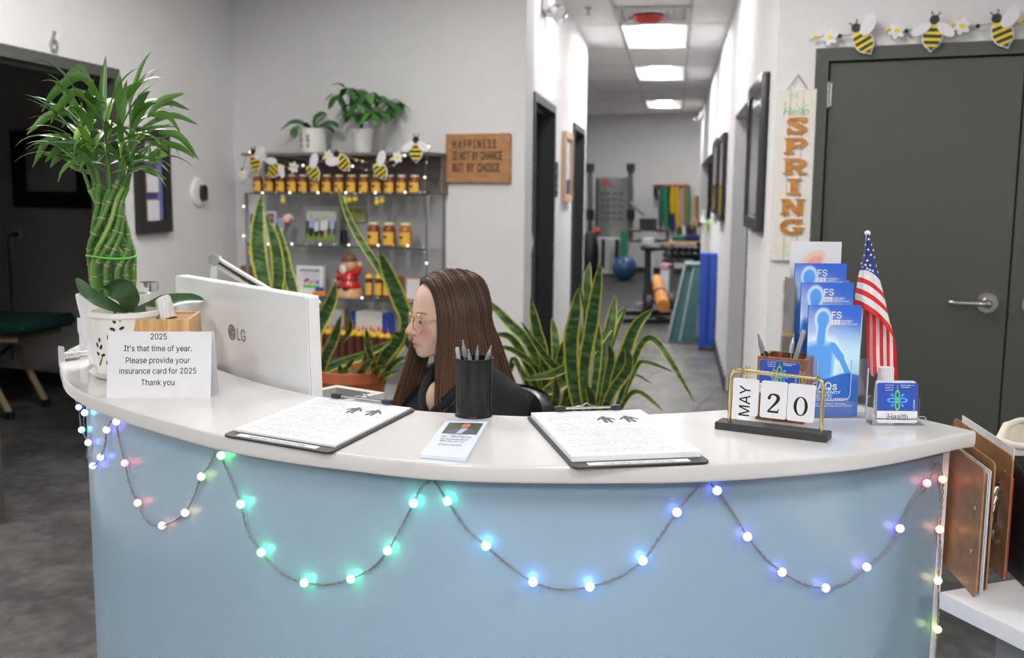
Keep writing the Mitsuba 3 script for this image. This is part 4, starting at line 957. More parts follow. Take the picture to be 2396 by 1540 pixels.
runs = [
    [(176, 936), (184, 953, 'b'), (187, 980), (191, 1006, 'c'), (206, 1036, 'b'), (203, 1062), (217, 1090, 'v'), (235, 1070, 'b'), (246, 1040), (249, 1006, 'v'), (262, 984)],
    [(192, 945), (198, 966, 'c'), (195, 985), (200, 1010)],
    [(272, 987, 'm'), (279, 1030), (292, 1084, 'r'), (305, 1140), (322, 1177, 'ro'), (345, 1222), (379, 1230, 'o'), (410, 1218), (433, 1200, 'y'), (455, 1158), (471, 1115, 'yg'), (490, 1088), (503, 1056)],
    [(512, 1058), (517, 1066, 'g'), (537, 1115), (563, 1180, 'gc'), (580, 1245), (611, 1293, 'gc'), (655, 1340), (712, 1364, 'gc'), (765, 1368), (821, 1355, 'gc'), (870, 1330), (907, 1289, 'gc'), (940, 1230), (968, 1178, 'tc'), (985, 1140), (1006, 1127)],
    [(1016, 1128), (1030, 1145), (1047, 1173, 'tc'), (1090, 1235), (1137, 1278, 'bc'), (1190, 1322), (1247, 1362, 'bl'), (1310, 1379), (1380, 1373, 'bl'), (1450, 1348), (1504, 1312, 'bl'), (1545, 1255), (1584, 1199, 'b'), (1610, 1165), (1636, 1136)],
    [(1664, 1134), (1678, 1148, 'b'), (1715, 1200), (1749, 1256, 'v'), (1790, 1305), (1830, 1339, 'v'), (1880, 1366), (1932, 1376, 'b'), (1985, 1362), (2028, 1327, 'p'), (2080, 1285), (2106, 1237, 'p'), (2130, 1180), (2169, 1131, 'r'), (2190, 1085)],
    [(2198, 1082), (2206, 1122, 'ro'), (2203, 1180), (2199, 1239, 'o'), (2200, 1300), (2195, 1359, 'y'), (2196, 1420), (2194, 1473, 'yg'), (2190, 1530), (2187, 1600)]]
BULB_POWER = 9.0
bd_ = trimesh.creation.icosphere(subdivisions=2, radius=.0078)
for run in runs:
    pts = [onpanel(p[0], p[1], .013 if len(p) == 3 else .006) for p in run]
    c = curve(pts, 6 * len(pts)); w = np.array([[.0016 * math.sin(k * 1.7), .0016 * math.cos(k * 1.3), .0016 * math.cos(k * 2.1)] for k in range(len(c))])
    part(SL, 'wire', cat_([tube(c + w, .0010, 5), tube(c - w, .0010, 5)]), 'wire', smooth=True)
    for p, q in zip(run, pts):
        if len(p) == 3:
            h = V(*hue[p[2]]); e = h * 1.25 + .05 if p[2] not in ('r', 'ro', 'o', 'y', 'yg') else (h + .035) * .42
            if p[2] in 'bvpm': e = (h + .035) * .60
            part(SL, 'bulb', mv(bd_, q), 'bulb', smooth=True, emitter={'type': 'area', 'radiance': rgb(*(e * BULB_POWER)), 'sampling_weight': 0.06})

# ---------------------------------------------------------------- things on the low side shelf
def boardfn(p, n, uv): return MX((0.22, 0.105, 0.045), (0.33, 0.17, 0.075), FB(p.x * 60, p.y * 60, p.z * 60))
mat('hardboard', proc(boardfn), 0.4, 0.4)
mat('redfolder', (0.35, 0.03, 0.03), 0.5)
mat('canvas', (0.60, 0.56, 0.50), 0.9, 0.1)
u0_, u1_ = onz(2207, 1380, .80), onz(2281, 1402, .80); u3_ = onz(2326, 1372, .80)
cd_ = V(-.10, -.995, 0); step = u3_ - u1_; step[2] = 0
cn = np.cross(cd_, Z)                                # towards the viewer
def standing_board(k, name, L, h, m, label, cat, thick=.0032, r=.012, grp=None, corner=True):
    o = u1_ + step * k; o = V(o[0], o[1], .8005)
    t = thing(name, label, cat, grp)
    M = fr(o, cd_, y=Z)
    pg = rrect(L, h, r, -L / 2, h / 2, 5) if corner else sbox(-L, 0, 0, h)
    part(t, 'board', tf(mv(ext(pg, thick), 0, 0, -thick), M), m)
    return t, M
g_ = 'brown clipboards on the side shelf'
t, M = standing_board(0, 'clipboard', .32, .232, 'hardboard', 'brown hardboard clipboard standing nearest the string lights', 'clipboard', grp=g_)
for x, z in ((-.030, .155), (-.034, .075)): part(t, 'rivet', tf(sph(.0045, (x, z, .0003), 2, (1, 1, .45)), M), 'chrome', smooth=True)
for k, hh in ((.22, .222), (.30, .216), (.36, .224), (1.56, .246)):
    standing_board(k, 'paper_sheet', .285, hh, 'whitepaper', {.22: 'white sheet right behind the nearest brown clipboard', .30: 'lower white sheet between the brown clipboards', .36: 'third white sheet between the brown clipboards', 1.56: 'tall white sheet sticking up behind the rear brown clipboard'}[k], 'paper', .0012, grp='white sheets between the clipboards', corner=False)
standing_board(.52, 'clipboard', .325, .236, 'hardboard', 'middle brown clipboard behind white sheets', 'clipboard', grp=g_)
t, M = standing_board(1.5, 'clipboard', .33, .232, 'hardboard', 'rear brown clipboard with a chrome clip facing out', 'clipboard', grp=g_)
cl = [tube(curve([V(-.045, .155, .002), V(-.030, .145, .014), V(-.018, .128, .022), V(-.002, .116, .030)], 12), [.011] * 5 + [.008] * 4 + [.006] * 3, 10), tube(curve([V(-.048, .070, .002), V(-.030, .085, .014), V(-.018, .100, .022), V(-.002, .112, .030)], 12), [.011] * 5 + [.008] * 4 + [.006] * 3, 10),
      tube([V(-.002 + .012 * math.cos(a), .114 + .012 * math.sin(a), .030) for a in np.linspace(0, 2 * np.pi, 20)], .004, 8), bx(-.056, -.040, .055, .17, .0003, .004)]
part(t, 'clip', tf(cat_(cl), M), 'chrome', smooth=40)
part(t, 'rivet', tf(sph(.0045, (-.030, .195, .0003), 2, (1, 1, .45)), M), 'chrome', smooth=True)
standing_board(1.62, 'folder', .27, .19, 'redfolder', 'red folder behind the rear brown clipboard', 'folder', .002, corner=False)
o = u1_ + step * 1.95; M = fr(V(o[0], o[1], .8005), cd_, y=Z)
mg = thing('magazine_file', 'black magazine file on the side shelf right of the clipboards', 'magazine file')
sp_ = Polygon([(-.05, 0), (.20, 0), (.20, .12), (-.02, .215), (-.05, .215)])
part(mg, 'side', tf(mv(ext(sp_, .003), 0, 0, -.003), M), 'black'); part(mg, 'side', tf(mv(ext(sp_, .003), 0, 0, -.09), M), 'black')
part(mg, 'back', tf(bx(-.05, -.047, .0, .215, -.0868, -.0032), M), 'black'); part(mg, 'front', tf(bx(.197, .20, 0, .12, -.0868, -.0032), M), 'black')
bn = thing('fabric_bin', 'cream fabric bin with a drooping rim behind the black magazine file', 'bin')
bo = onz(2392, 1100, 1.03); bm = rz(V(bo[0] + .26, bo[1] + .28, .801), -30)
rim = rrect(.30, .26, .03); inn_ = rrect(.288, .248, .025)
part(bn, 'body', tf(mv(ext(rim.difference(inn_), .21), 0, 0, .0), bm), 'canvas'); part(bn, 'bottom', tf(ext(inn_.buffer(-.001), .004), bm), 'canvas')
part(bn, 'rim', tf(tube(np.array([[x, y, .213 + .006 * math.sin(k * .5)] for k, (x, y) in enumerate(np.asarray(rim.buffer(-.003).exterior.coords))]), .0075, 8), bm), 'canvas', smooth=True)

# ---------------------------------------------------------------- desk things behind the counter
mat('lightgray', (0.52, 0.52, 0.50), 0.45)
mat('darkgray', (0.05, 0.05, 0.05), 0.5)
PRN = thing('printer', 'grey desk printer with a black paper well, left of the seated person', 'printer')
pz = 1.005; a0_, a1_ = onz(788, 898, pz), onz(902, 916, pz); pL = .36; pL = np.linalg.norm((a1_ - a0_)[:2]); pM = fr(V(a0_[0], a0_[1], .7415), (a1_ - a0_) * V(1, 1, 0), z=Z)
part(PRN, 'body', tf(cb(pL, .34, .215, .008, (pL / 2, -.17, 0)), pM), 'darkgray')
rim = sbox(0, -.34, pL, 0).buffer(-.006).buffer(.006).difference(sbox(.022, -.32, pL - .022, -.024))
part(PRN, 'rim', tf(mv(ext(rim, .045), 0, 0, .2155), pM), 'lightgray')
part(PRN, 'paper_well', tf(mv(cb(pL - .05, .29, .008, .002, (pL / 2, -.172, 0)), 0, 0, .217), pM), 'black')
part(PRN, 'paper', tf(mv(cb(.06, .12, .012, .001, (pL * .6, -.2, 0)), 0, 0, .2255), pM), 'whitepaper')
LM = thing('desk_lamp', 'white folding desk lamp arm behind the monitor', 'lamp')
YL = 2.95
j0, j1, j2 = at(489, 668, YL), at(503, 608, YL), at(640, 690, YL - .1)
def bar(a, b, w, d): 
    L = np.linalg.norm(b - a); return tf(cb(L, d, w, .004, (L / 2, 0, -w / 2)), fr(a, b - a, y=V(0, 1, 0)))
base_l = V(j0[0] - .03, YL, .7415)
part(LM, 'base', mv(cyl(.055, .018, 32), base_l), 'white', smooth=40)
part(LM, 'lower_arm', bar(base_l + Z * .018, j1, .020, .012), 'white')
part(LM, 'upper_arm', cat_([bar(j1 + V(0, .010, .006), j2 + V(0, .010, .006), .012, .010), bar(j1 + V(0, .012, -.020), j2 + V(0, .012, -.020), .010, .010)]), 'white')
part(LM, 'slot', bar(j1 + V(.01, .012, -.007), j2 + V(0, .012, -.007), .013, .006), 'black')
part(LM, 'joint', tf(cyl(.016, .03, 24), fr(j1 - V(0, .012, 0), V(1, 0, 0), z=V(0, 1, 0))), 'steel', smooth=40)
part(LM, 'head', tf(cb(.16, .05, .016, .005, (.05, 0, 0)), fr(j2 - V(.0, -.01, .03), ang(-10), z=Z)), 'white')

# ---------------------------------------------------------------- the seated person
HO_ = at(1047, 745, 2.74)                                   # between the ears, at eye height
yaw = math.radians(180 + 25)
fwd = V(math.cos(yaw) * math.cos(.07), math.sin(yaw) * math.cos(.07), -math.sin(.07))
HM = fr(HO_, fwd, z=Z)                                       # x to the face, y to her left, z up
loc = lambda *p: (HM @ V(*p, 1))[:3]
byaw = math.radians(180 + 44); bf = ang(180 + 44); bl = np.cross(Z, bf)
NB = HO_ + V(.035, .0, -.165)                                # base of the neck
def B(f, l, z): return NB + bf * f + bl * l + Z * z
hj = [(-.032, 0, .036, .080), (.018, 0, .040, .074), (.060, .024, .020, .030), (.060, -.024, .020, .030), (.050, .040, -.030, .024), (.050, -.040, -.030, .024), (.002, .050, -.064, .018), (.002, -.050, -.064, .018), (.071, .010, -.088, .014), (.071, -.010, -.088, .014), (.072, 0, -.052, .026)]
J = [(*loc(*q[:3]), q[3]) for q in hj]; bones = [list(range(11))]
def add(p, r): J.append((*p, r)); return len(J) - 1
def chain(*ii):
    for a, b in zip(ii[:-1], ii[1:]): bones.append([a, b])
n1 = add(loc(.012, 0, .004 + .0), .0); J.pop()
nb_ = add(loc(.089, 0, .006), .0065); nt = add(loc(.111, 0, -.030), .0086); nw1 = add(loc(.096, .0100, -.034), .0068); nw2 = add(loc(.096, -.0100, -.034), .0068)
bones += [[nb_, nt], [nt, nw1, nw2], [nb_, nw1, nw2]]
u1 = add(loc(.0925, .004, -.0595), .0060); u2 = add(loc(.0925, -.004, -.0595), .0060); u3 = add(loc(.082, .021, -.0635), .0045); u4 = add(loc(.082, -.021, -.0635), .0045); l1 = add(loc(.0898, 0, -.0700), .0070)
bones += [[u1, u2], [u1, u3], [u2, u4], [l1, u3], [l1, u4]]
nk0 = add(loc(-.028, 0, -.045), .050); nk1 = add(B(-.005, 0, .01), .052); bones.append([nk0, nk1])
shl, shr = add(B(-.02, .165, -.045), .050), add(B(-.02, -.165, -.045), .050); trap1 = add(B(-.02, .06, -.005), .048); trap2 = add(B(-.02, -.06, -.005), .048)
chest1, chest2 = add(B(.03, .08, -.15), .095), add(B(.03, -.08, -.15), .095); waist = add(B(.0, .05, -.33), .095), add(B(.0, -.05, -.33), .095); hip = add(B(.01, .07, -.50), .105), add(B(.01, -.07, -.50), .105)
bones += [[nk1, trap1, trap2], [trap1, shl], [trap2, shr], [trap1, trap2, chest1, chest2], [shl, chest1], [shr, chest2], [chest1, chest2, *waist], [*waist, *hip]]
seat_z = NB[2] - .50
hands = {}
for s, sh in ((1, shl), (-1, shr)):
    el_ = add(B(.03, s * .20, -.30), .038); wr_ = add(B(.20, s * .10, -.32), .026); pl_ = add(B(.27, s * .08, -.325), .022); chain(sh, el_, wr_); bones.append([wr_, pl_])
    pb = B(.27, s * .08, -.325); knk = []
    for k, (dl, L) in enumerate(((-.028, .062), (-.009, .072), (.010, .066), (.028, .052))):
        a = add(pb + bf * .018 + bl * dl * 1.0 + Z * .002, .0105); b = add(pb + bf * (.018 + L * .5) + bl * dl * 1.15 + Z * .004, .0085); c = add(pb + bf * (.018 + L) + bl * dl * 1.2 - Z * .018, .0075); bones.append([pl_, a]); chain(a, b, c); knk.append(a)
    bones.append([pl_, knk[0], knk[1]]); bones.append([pl_, knk[2], knk[3]])
    t1 = add(pb - bf * .02 - bl * s * .026, .012); t2 = add(pb + bf * .015 - bl * s * .045 - Z * .008, .010); t3 = add(pb + bf * .038 - bl * s * .042 - Z * .014, .008); bones.append([pl_, t1]); chain(t1, t2, t3)
legs = []
for s, h in ((1, hip[0]), (-1, hip[1])):
    kn = add(B(.46, s * .11, -.48), .062); an = add(V(*(B(.46, s * .11, 0)[:2]), .09), .040); he = add(V(*(B(.44, s * .11, 0)[:2]), .045), .036); to = add(V(*(B(.60, s * .12, 0)[:2]), .032), .026); chain(h, kn, an, he, to); legs.append((h, kn, an, he, to))
PE = thing('person', 'person with long brown hair, gold glasses and black top, seated behind the counter', 'person')
body = blob(J, bones, .011, 6)
# finer head: features pressed into a denser skin
hb = blob([j for j in J], [b for b in bones if max(b) <= nk1], .0042, 5)
inv_h = np.linalg.inv(HM)
def to_l(v): return (np.c_[v, np.ones(len(v))] @ inv_h.T)[:, :3]
hv = to_l(hb.vertices); dx = np.zeros(len(hv))
for s in (1, -1):
    dx -= .011 * np.exp(-((hv[:, 1] - s * .031) / .015) ** 2 - ((hv[:, 2] - .000) / .011) ** 2) * (hv[:, 0] > .04)
    dx += .003 * np.exp(-((hv[:, 1] - s * .03) / .018) ** 2 - ((hv[:, 2] - .019) / .006) ** 2) * (hv[:, 0] > .04)
    dx -= .004 * np.exp(-((hv[:, 1] - s * .034) / .012) ** 2 - ((hv[:, 2] + .052) / .016) ** 2) * (hv[:, 0] > .03)
dx -= .004 * np.exp(-(hv[:, 1] / .022) ** 2 - ((hv[:, 2] + .0655) / .0022) ** 2) * (hv[:, 0] > .07)
dx -= .005 * np.exp(-(hv[:, 1] / .02) ** 2 - ((hv[:, 2] + .083) / .006) ** 2) * (hv[:, 0] > .06)
hb.vertices += dx[:, None] * HM[:3, 0]
ih = [float(x) for x in inv_h.ravel()]
def skinfn(p, n, uv):
    x = ih[0] * p.x + ih[1] * p.y + ih[2] * p.z + ih[3]; y = ih[4] * p.x + ih[5] * p.y + ih[6] * p.z + ih[7]; z = ih[8] * p.x + ih[9] * p.y + ih[10] * p.z + ih[11]
    g = lambda cy, cz, sy, sz: dr.exp(-dr.square((dr.abs(y) - cy) / sy) - dr.square((z - cz) / sz)) * SS(.03, .06, x)
    c = MX((0.66, 0.43, 0.34), (0.68, 0.45, 0.36), FB(p.x * 60, p.y * 60, p.z * 60))
    c = MX(c, (0.60, 0.24, 0.19), dr.minimum(1, g(.040, -.030, .018, .020) * .7 + g(0, -.034, .014, .012) * .6))
    c = MX(c, (0.52, 0.15, 0.13), dr.minimum(1, dr.exp(-dr.square(y / .019) - dr.square((z + .0655) / .0082)) * SS(.075, .082, x) * 1.15))
    arch = .0225 - dr.square((dr.abs(y) - .032) / .02) * .004
    return MX(c, (0.12, 0.065, 0.042), dr.exp(-dr.square((z - arch) / .0028) ) * SS(.010, .015, dr.abs(y)) * (1 - SS(.046, .052, dr.abs(y))) * SS(.05, .06, x) * .75)
mat('skin', proc(skinfn), 0.48, 0.4)
part(PE, 'body', cat_([body, hb]), 'skin', smooth=True)
mat('eyewhite', (0.7, 0.68, 0.66), 0.2); mat('iris', (0.06, 0.045, 0.03), 0.2)
for s in (1, -1):
    e = part(PE, 'eye', sph(.0118, loc(.0765, s * .031, .000), 3), 'eyewhite', smooth=True)
    gz = V(.0118 * .93, 0, -.0030); part(e, 'iris', sph(.0052, loc(*(V(.0765, s * .031, 0) + gz)), 2), 'iris', smooth=True)
# black top
CJ = [list(j) for j in J]
for j in CJ: j[3] += .009
tb = [[trap1, trap2, chest1, chest2], [trap1, shl], [trap2, shr], [shl, chest1], [shr, chest2], [chest1, chest2, *waist], [*waist, *hip]]
for s, sh in ((1, shl), (-1, shr)): pass
el_l = [i for i, j in enumerate(J) if abs(j[3] - .038) < 1e-6]
mat('blackcloth', (0.014, 0.015, 0.018), 0.85, 0.25, sheen=0.4); mat('bluecloth', (0.03, 0.035, 0.05), 0.8)
shirt = blob([tuple(j) for j in CJ], tb + [[shl, el_l[0]], [shr, el_l[1]]], .011, 5)
f_ = meshkit.fbm(shirt.vertices * 22, 3, 4) - .5; shirt.vertices += shirt.vertex_normals * f_[:, None] * .008
part(PE, 'black_top', shirt, 'blackcloth', smooth=True)
collar = [tube(curve([B(.035, s * .070, .022), B(.085, s * .050, -.035), B(.120, s * .012, -.085)], 10), [.012, .014, .016, .016, .016, .016, .015, .014, .012, .009], 8) for s in (1, -1)]
part(PE, 'collar', cat_(collar), 'blackcloth', smooth=True)
skn = TM([B(.070, .030, -.012), B(.070, -.030, -.012), B(.126, 0, -.088), B(.085, 0, -.02)], [[0, 3, 2], [3, 1, 2], [0, 1, 3]])
part(PE, 'neckline', sph(1, (0, 0, 0), 2).apply_transform(fr(B(.075, 0, -.045), bf, z=Z) @ np.diag([.036, .034, .050, 1])), 'skin', smooth=True)
for h, kn, an, he, to in legs: pass
part(PE, 'trousers', blob([tuple(j) for j in CJ], [[*hip]] + [[a, b] for l in legs for a, b in ((l[0], l[1]), (l[1], l[2]))], .014, 5), 'bluecloth', smooth=True)
part(PE, 'shoes', blob([tuple(j) for j in CJ], [[l[3], l[4]] for l in legs], .011, 4), 'black', smooth=True)
# glasses
lensr = .0235; gl_ = []
for s in (1, -1):
    m = fr(loc(.0955, s * .0325, -.006), (HM[:3, :3] @ V(-.22 * s, 1, 0)), y=(HM[:3, :3] @ V(.06, 0, 1)))
    rg = np.array([[lensr * 1.06 * math.cos(a), lensr * (.98 if math.sin(a) > 0 else 1.05) * math.sin(a), 0] for a in np.linspace(0, 2 * np.pi, 33)])
    gl_.append(tf(tube(rg, .0014, 6), m)); gl_.append(tf(tube(rg[2:15], .0024, 6), m))
    gl_.append(tube(curve([loc(.0895, s * .0565, .004), loc(.088, s * .066, .006), loc(.05, s * .074, .006), loc(-.01, s * .078, .006), loc(-.03, s * .078, -.012)], 14), .0016, 6))
gl_.append(tube(curve([loc(.0985, .0105, -.001), loc(.1015, 0, .003), loc(.0985, -.0105, -.001)], 8), .0014, 6))
part(PE, 'glasses', cat_(gl_), 'gold', smooth=True, label='gold rimmed glasses')
# hair: a close cap and long strands on both sides of the parting
hr = np.random.default_rng(11)
def hairfn(p, n, uv): return MX(MX((0.032, 0.016, 0.010), (0.098, 0.050, 0.030), N3(uv.x * 1.0, 0, 0)), (0.20, 0.105, 0.055), SS(.45, 1.0, uv.y) * .5)
mat('hair', proc(hairfn), 0.40, 0.38)
def skull(az, t):
    """point on the hair shell: az from the face (0) to the back (pi), t from the parting (0) to ear height (1)."""
    xr = np.interp(az, [0.9, np.pi], [.072, -.100]); top = V(xr, .003, np.sqrt(max(0, 1 - ((xr + .010) / .118) ** 2)) * .088 + .040)
    eq = V(math.cos(az) * .106 - .012, math.sin(az) * .090, -.010)
    th = t * np.pi / 2; return V(eq[0] * math.sin(th) + top[0] * (1 - math.sin(th)), eq[1] * math.sin(th), -.010 + (top[2] + .010) * math.cos(th))
def strand(az, s, ln, r):
    k = np.linspace(0, 1, 7); P_ = [skull(az, t) for t in k]; e = P_[-1]
    bk = max(0, (az - 1.5) / 1.64)
    for t in (.15, .4, .7, 1.0):
        fx = e[0] * (1 + .25 * t * bk) - .16 * bk * t + ((.015 if s > 0 else .14) * t * (az < 1.5)); fy = e[1] * (1 + .12 * t) + .02 * bk * math.sin(az) * t
        P_.append(V(fx + hr.normal() * .003, fy + hr.normal() * .003, -.010 - ln * t))
    P_ = np.array(P_) + hr.normal(size=3) * .0025; P_[:, 1] *= s
    c = curve(P_, 17); w = np.array([loc(*q) for q in c])
    return tube(w, r * np.interp(np.linspace(0, 1, 17), [0, .1, .8, 1], [.7, 1, 1, .35]), 4)
ms, uvs = [], []
for k in range(3000):
    az = .93 + (np.pi - .93) * hr.random() ** 1.1; s = 1 if hr.random() < .58 else -1
    g = strand(az, s, hr.uniform(.42, .50), hr.uniform(.0011, .0021)); ms.append(g)
    uvs.append(np.c_[np.full(len(g.vertices), hr.uniform(0, 60)), np.append(np.repeat(np.linspace(0, 1, 17), 4), [0, 1])])
part(PE, 'hair', cat_(ms), 'hair', smooth=True, uv=np.vstack(uvs), label='long straight brown hair')
caps = []
for s in (1, -1):
    A, Tn = np.linspace(.95, np.pi, 22), np.linspace(0, 1.0, 14); v = np.array([loc(*(skull(a, t) * V(.95, s * .95, .955))) for a in A for t in Tn]); f = []
    for i in range(21):
        for j in range(13):
            a = i * 14 + j; q = [a, a + 1, a + 15, a + 14]; q = q if s > 0 else q[::-1]; f += [[q[0], q[1], q[2]], [q[0], q[2], q[3]]]
    caps.append(TM(v, f))
cp = cat_(caps); part(PE, 'hair_base', cp, 'hair', smooth=True, uv=np.c_[np.full(len(cp.vertices), .3), np.zeros(len(cp.vertices))])

# ---------------------------------------------------------------- office chair
mat('blackleather', (0.015, 0.015, 0.016), 0.3, 0.5)
CH = thing('office_chair', 'black office chair behind the seated person', 'chair')
sc_ = B(-.02, 0, 0) * V(1, 1, 0); sm_ = fr(sc_, bf, z=Z); sz = NB[2] - .50 - .125
uu, vv = np.meshgrid(np.linspace(-1, 1, 13), np.linspace(0, 1, 11)); 
def shell(off): return np.stack([-.14 - off - .05 * vv - (1 - uu ** 2) * .055 + .05, uu * (.205 - .05 * np.maximum(0, vv - .75) * 4 * np.abs(uu)), sz + .12 + vv * .455 - .06 * uu ** 2 * np.maximum(0, vv - .4)], -1).reshape(-1, 3)
f = []
for j in range(10):
    for i in range(12):
        a = j * 13 + i; f += [[a, a + 1, a + 14], [a, a + 14, a + 13]]
bs_ = trimesh.Trimesh(np.vstack([shell(0), shell(.045)]), np.vstack([np.array(f)[:, ::-1], np.array(f) + 143]), process=False)
br_ = list(range(13)) + [13 * j + 12 for j in range(1, 11)] + list(range(141, 130 - 1, -1)) + [13 * j for j in range(9, 0, -1)]
side = []
for a, b in zip(br_, br_[1:] + br_[:1]): side += [[a, b, b + 143], [a, b + 143, a + 143]]
bs_ = trimesh.Trimesh(bs_.vertices, np.vstack([bs_.faces, side]), process=False)
part(CH, 'backrest', tf(bs_, sm_), 'blackleather', smooth=50)
part(CH, 'seat', tf(cb(.46, .48, .075, .025, (.06, 0, sz)), sm_), 'blackleather', smooth=40)
for s in (1, -1):
    am = part(CH, 'armrest', tf(cb(.25, .06, .03, .010, (.03, s * .30, sz + .22)), sm_), 'blackleather')
    part(am, 'bracket', tf(tube([V(.0, s * .225, sz + .03), V(.0, s * .30, sz + .05), V(.0, s * .30, sz + .22)], .013, 10), sm_), 'black', smooth=40)
part(CH, 'post', tf(cyl(.03, sz - .10, 20, (.04, 0, .10)), sm_), 'steel', smooth=40)
part(CH, 'back_bar', tf(tube([V(-.1, 0, sz + .02), V(-.255, 0, sz + .03), V(-.262, 0, sz + .22)], .018, 10), sm_), 'black', smooth=40)
for k in range(5):
    a = k * 2 * np.pi / 5 + .3; e = V(.04 + .29 * math.cos(a), .29 * math.sin(a), .075)
    lg = part(CH, 'leg', tf(tube([V(.04, 0, .11), e], [.026, .016], 8), sm_), 'black', smooth=40)
    part(lg, 'caster', tf(cyl(.028, .04, 16), sm_ @ fr(e + V(-.02 * -math.sin(a), -.02 * math.cos(a), -.045), V(0, 0, 1), z=V(-math.sin(a), math.cos(a), 0))), 'black', smooth=40)
# ---------------------------------------------------------------- back wall: shelf unit
def weatherfn(p, n, uv): return MX((0.10, 0.085, 0.075), (0.23, 0.21, 0.195), FB(p.x * 8, p.y * 8, p.z * 90, octaves=4))
mat('weathered', proc(weatherfn), 0.8, 0.2)
mat('glassedge', (0.03, 0.09, 0.08), 0.15)
mat('backgray', (0.36, 0.375, 0.385), 0.5)
SD = .27                                                    # depth of the shelves
SP = BL + NF * SD                                           # their front plane
fp = lambda x, y, o=0.0: on(x, y, BL + NF * (SD + o), NF)
wp = lambda x, y, o=0.0: on(x, y, BL + NF * o, NF)
sx_of = lambda P: float((P - BL) @ FD)
xl_, xr_ = sx_of(fp(573, 455)), sx_of(fp(995, 455))
zs = [fp(780, y)[2] for y in (455, 577, 699, 838)]
ztop = fp(780, 357)[2]
SU = thing('shelf_unit', 'wall shelf unit with a weathered wood top and glass shelves holding honey jars', 'shelf')
sM = fr(BL, FD, z=Z) @ np.diag([1, -1, 1, 1])               # x along the wall, y out from the wall, z up
def sbx(x0, x1, y0, y1, z0, z1): 
    g = bx(x0, x1, y0, y1, z0, z1); g = tf(g, sM); g.invert() if np.linalg.det(sM[:3, :3]) < 0 and g.volume < 0 else None; return g
part(SU, 'top_board', sbx(xl_ - .02, xr_ + .03, .002, SD, ztop - .018, ztop), 'weathered')
part(SU, 'back_board', sbx(xl_ - .02, xr_ + .024, .002, .02, zs[0] + .006, ztop - .0185), 'weathered')
part(SU, 'back_board', sbx(xl_, xr_, .002, .012, .25, zs[0] - .006), 'backgray')
part(SU, 'side_board', sbx(xr_ + .01, xr_ + .024, .021, .085, zs[0] + .01, ztop - .0185), 'weathered')
for x in (xl_ - .006, xr_ + .004): part(SU, 'post', sbx(x - .008, x + .008, .002, .02, 0.001, zs[0]), 'steel'); part(SU, 'post', sbx(x - .008, x + .008, SD - .03, SD - .012, 0.001, zs[0] - .0), 'steel')
for z in zs:
    part(SU, 'glass_shelf', sbx(xl_, xr_, .013, SD - .004, z - .004, z + .004), 'glass'); part(SU, 'shelf_edge', sbx(xl_, xr_, SD - .0038, SD, z - .0045, z + .0045), 'glassedge')
def onshelf(x, k, back=.0, z=None):
    """standing point on shelf k seen in the column x, 'back' behind the front edge."""
    y = (455, 577, 699, 838)[k]; q = on(x, y, BL + NF * (SD - back), NF); return V(q[0], q[1], zs[k] + .0045)
pxm = lambda q: q[1] / FOC                                   # metres per pixel at that place
# honey jars
mat('honey', (0.17, 0.035, 0.006), 0.08, 0.6, clearcoat=0.6)
mat('honeylight', (0.36, 0.11, 0.015), 0.1, 0.6, clearcoat=0.6)
mat('yellowlabel', (0.72, 0.42, 0.05), 0.6)
mat('goldlid', (0.70, 0.62, 0.30), 0.35); mat('silverlid', (0.60, 0.60, 0.58), 0.3)
beeink = unary_union([affinity.scale(Point(0, 0).buffer(1, quad_segs=5), .006, .009), affinity.rotate(affinity.scale(Point(.008, .004).buffer(1, quad_segs=5), .007, .003), 30), affinity.rotate(affinity.scale(Point(-.008, .004).buffer(1, quad_segs=5), .007, .003), -30)])
def patch(r, a0, a1, z0, z1, n=10):
    a = np.linspace(a0, a1, n); v = [[r * math.cos(t), r * math.sin(t), z] for z in (z0, z1) for t in a]; f = []
    for i in range(n - 1): f += [[i, i + 1, n + i + 1], [i, n + i + 1, n + i]]
    return TM(v, f)
aface = math.atan2(NF[1], NF[0])
JW, JH = .066, .118
jar_prof = [[0, 0], [.94, 0], [1, .03], [1, .70], [.92, .80], [.70, .85], [.70, .88], [0, .88]]
def jar(x, k, w, h, lid, label, grp, back, hm='honey'):
    q = onshelf(x, k, back); t = thing('honey_jar', label, 'jar', grp); r = w / 2
    part(t, 'jar', mv(lathe([[a * r, b * h] for a, b in jar_prof], 20), q), hm, smooth=40)
    part(t, 'lid', mv(lathe([[0, h * .885], [r * .78, h * .885], [r * .78, h], [0, h]], 20), q), lid, smooth=40)
    lb = part(t, 'label', mv(patch(r + .0008, aface - 1.15, aface + 1.15, h * .10, h * .62), q), 'yellowlabel', smooth=True)
    part(lb, 'bee_mark', tf(ext(affinity.scale(beeink, w / .075, w / .075, origin=(0, 0)), .0008), fr(q + NF * (r + .0010) + Z * h * .40 - FD * .008, FD, y=Z)), 'ink')
ORD = 'first second third fourth fifth sixth seventh eighth ninth tenth eleventh twelfth thirteenth last'.split()
jx = [604, 632, 658.5, 685, 711, 739, 766, 795, 823.4, 852.5, 882.5, 912, 940.6, 971]
for i, x in enumerate(jx):
    lid = 'silverlid' if i in (4, 11, 12) else 'goldlid'
    jar(x, 0, JW, JH, lid, ORD[i] + ' from left of the small honey jars on the top glass shelf, ' + ('silver' if lid == 'silverlid' else 'gold') + ' lid', 'small honey jars on the top glass shelf', .05)
for x, nm in ((875, 'leftmost'), (911, 'middle'), (949, 'rightmost')):
    jar(x, 1, .082, .152, 'goldlid', f'{nm} of the three larger honey jars on the second shelf', 'larger honey jars on the second shelf', .06, 'honey' if x < 940 else 'honeylight')
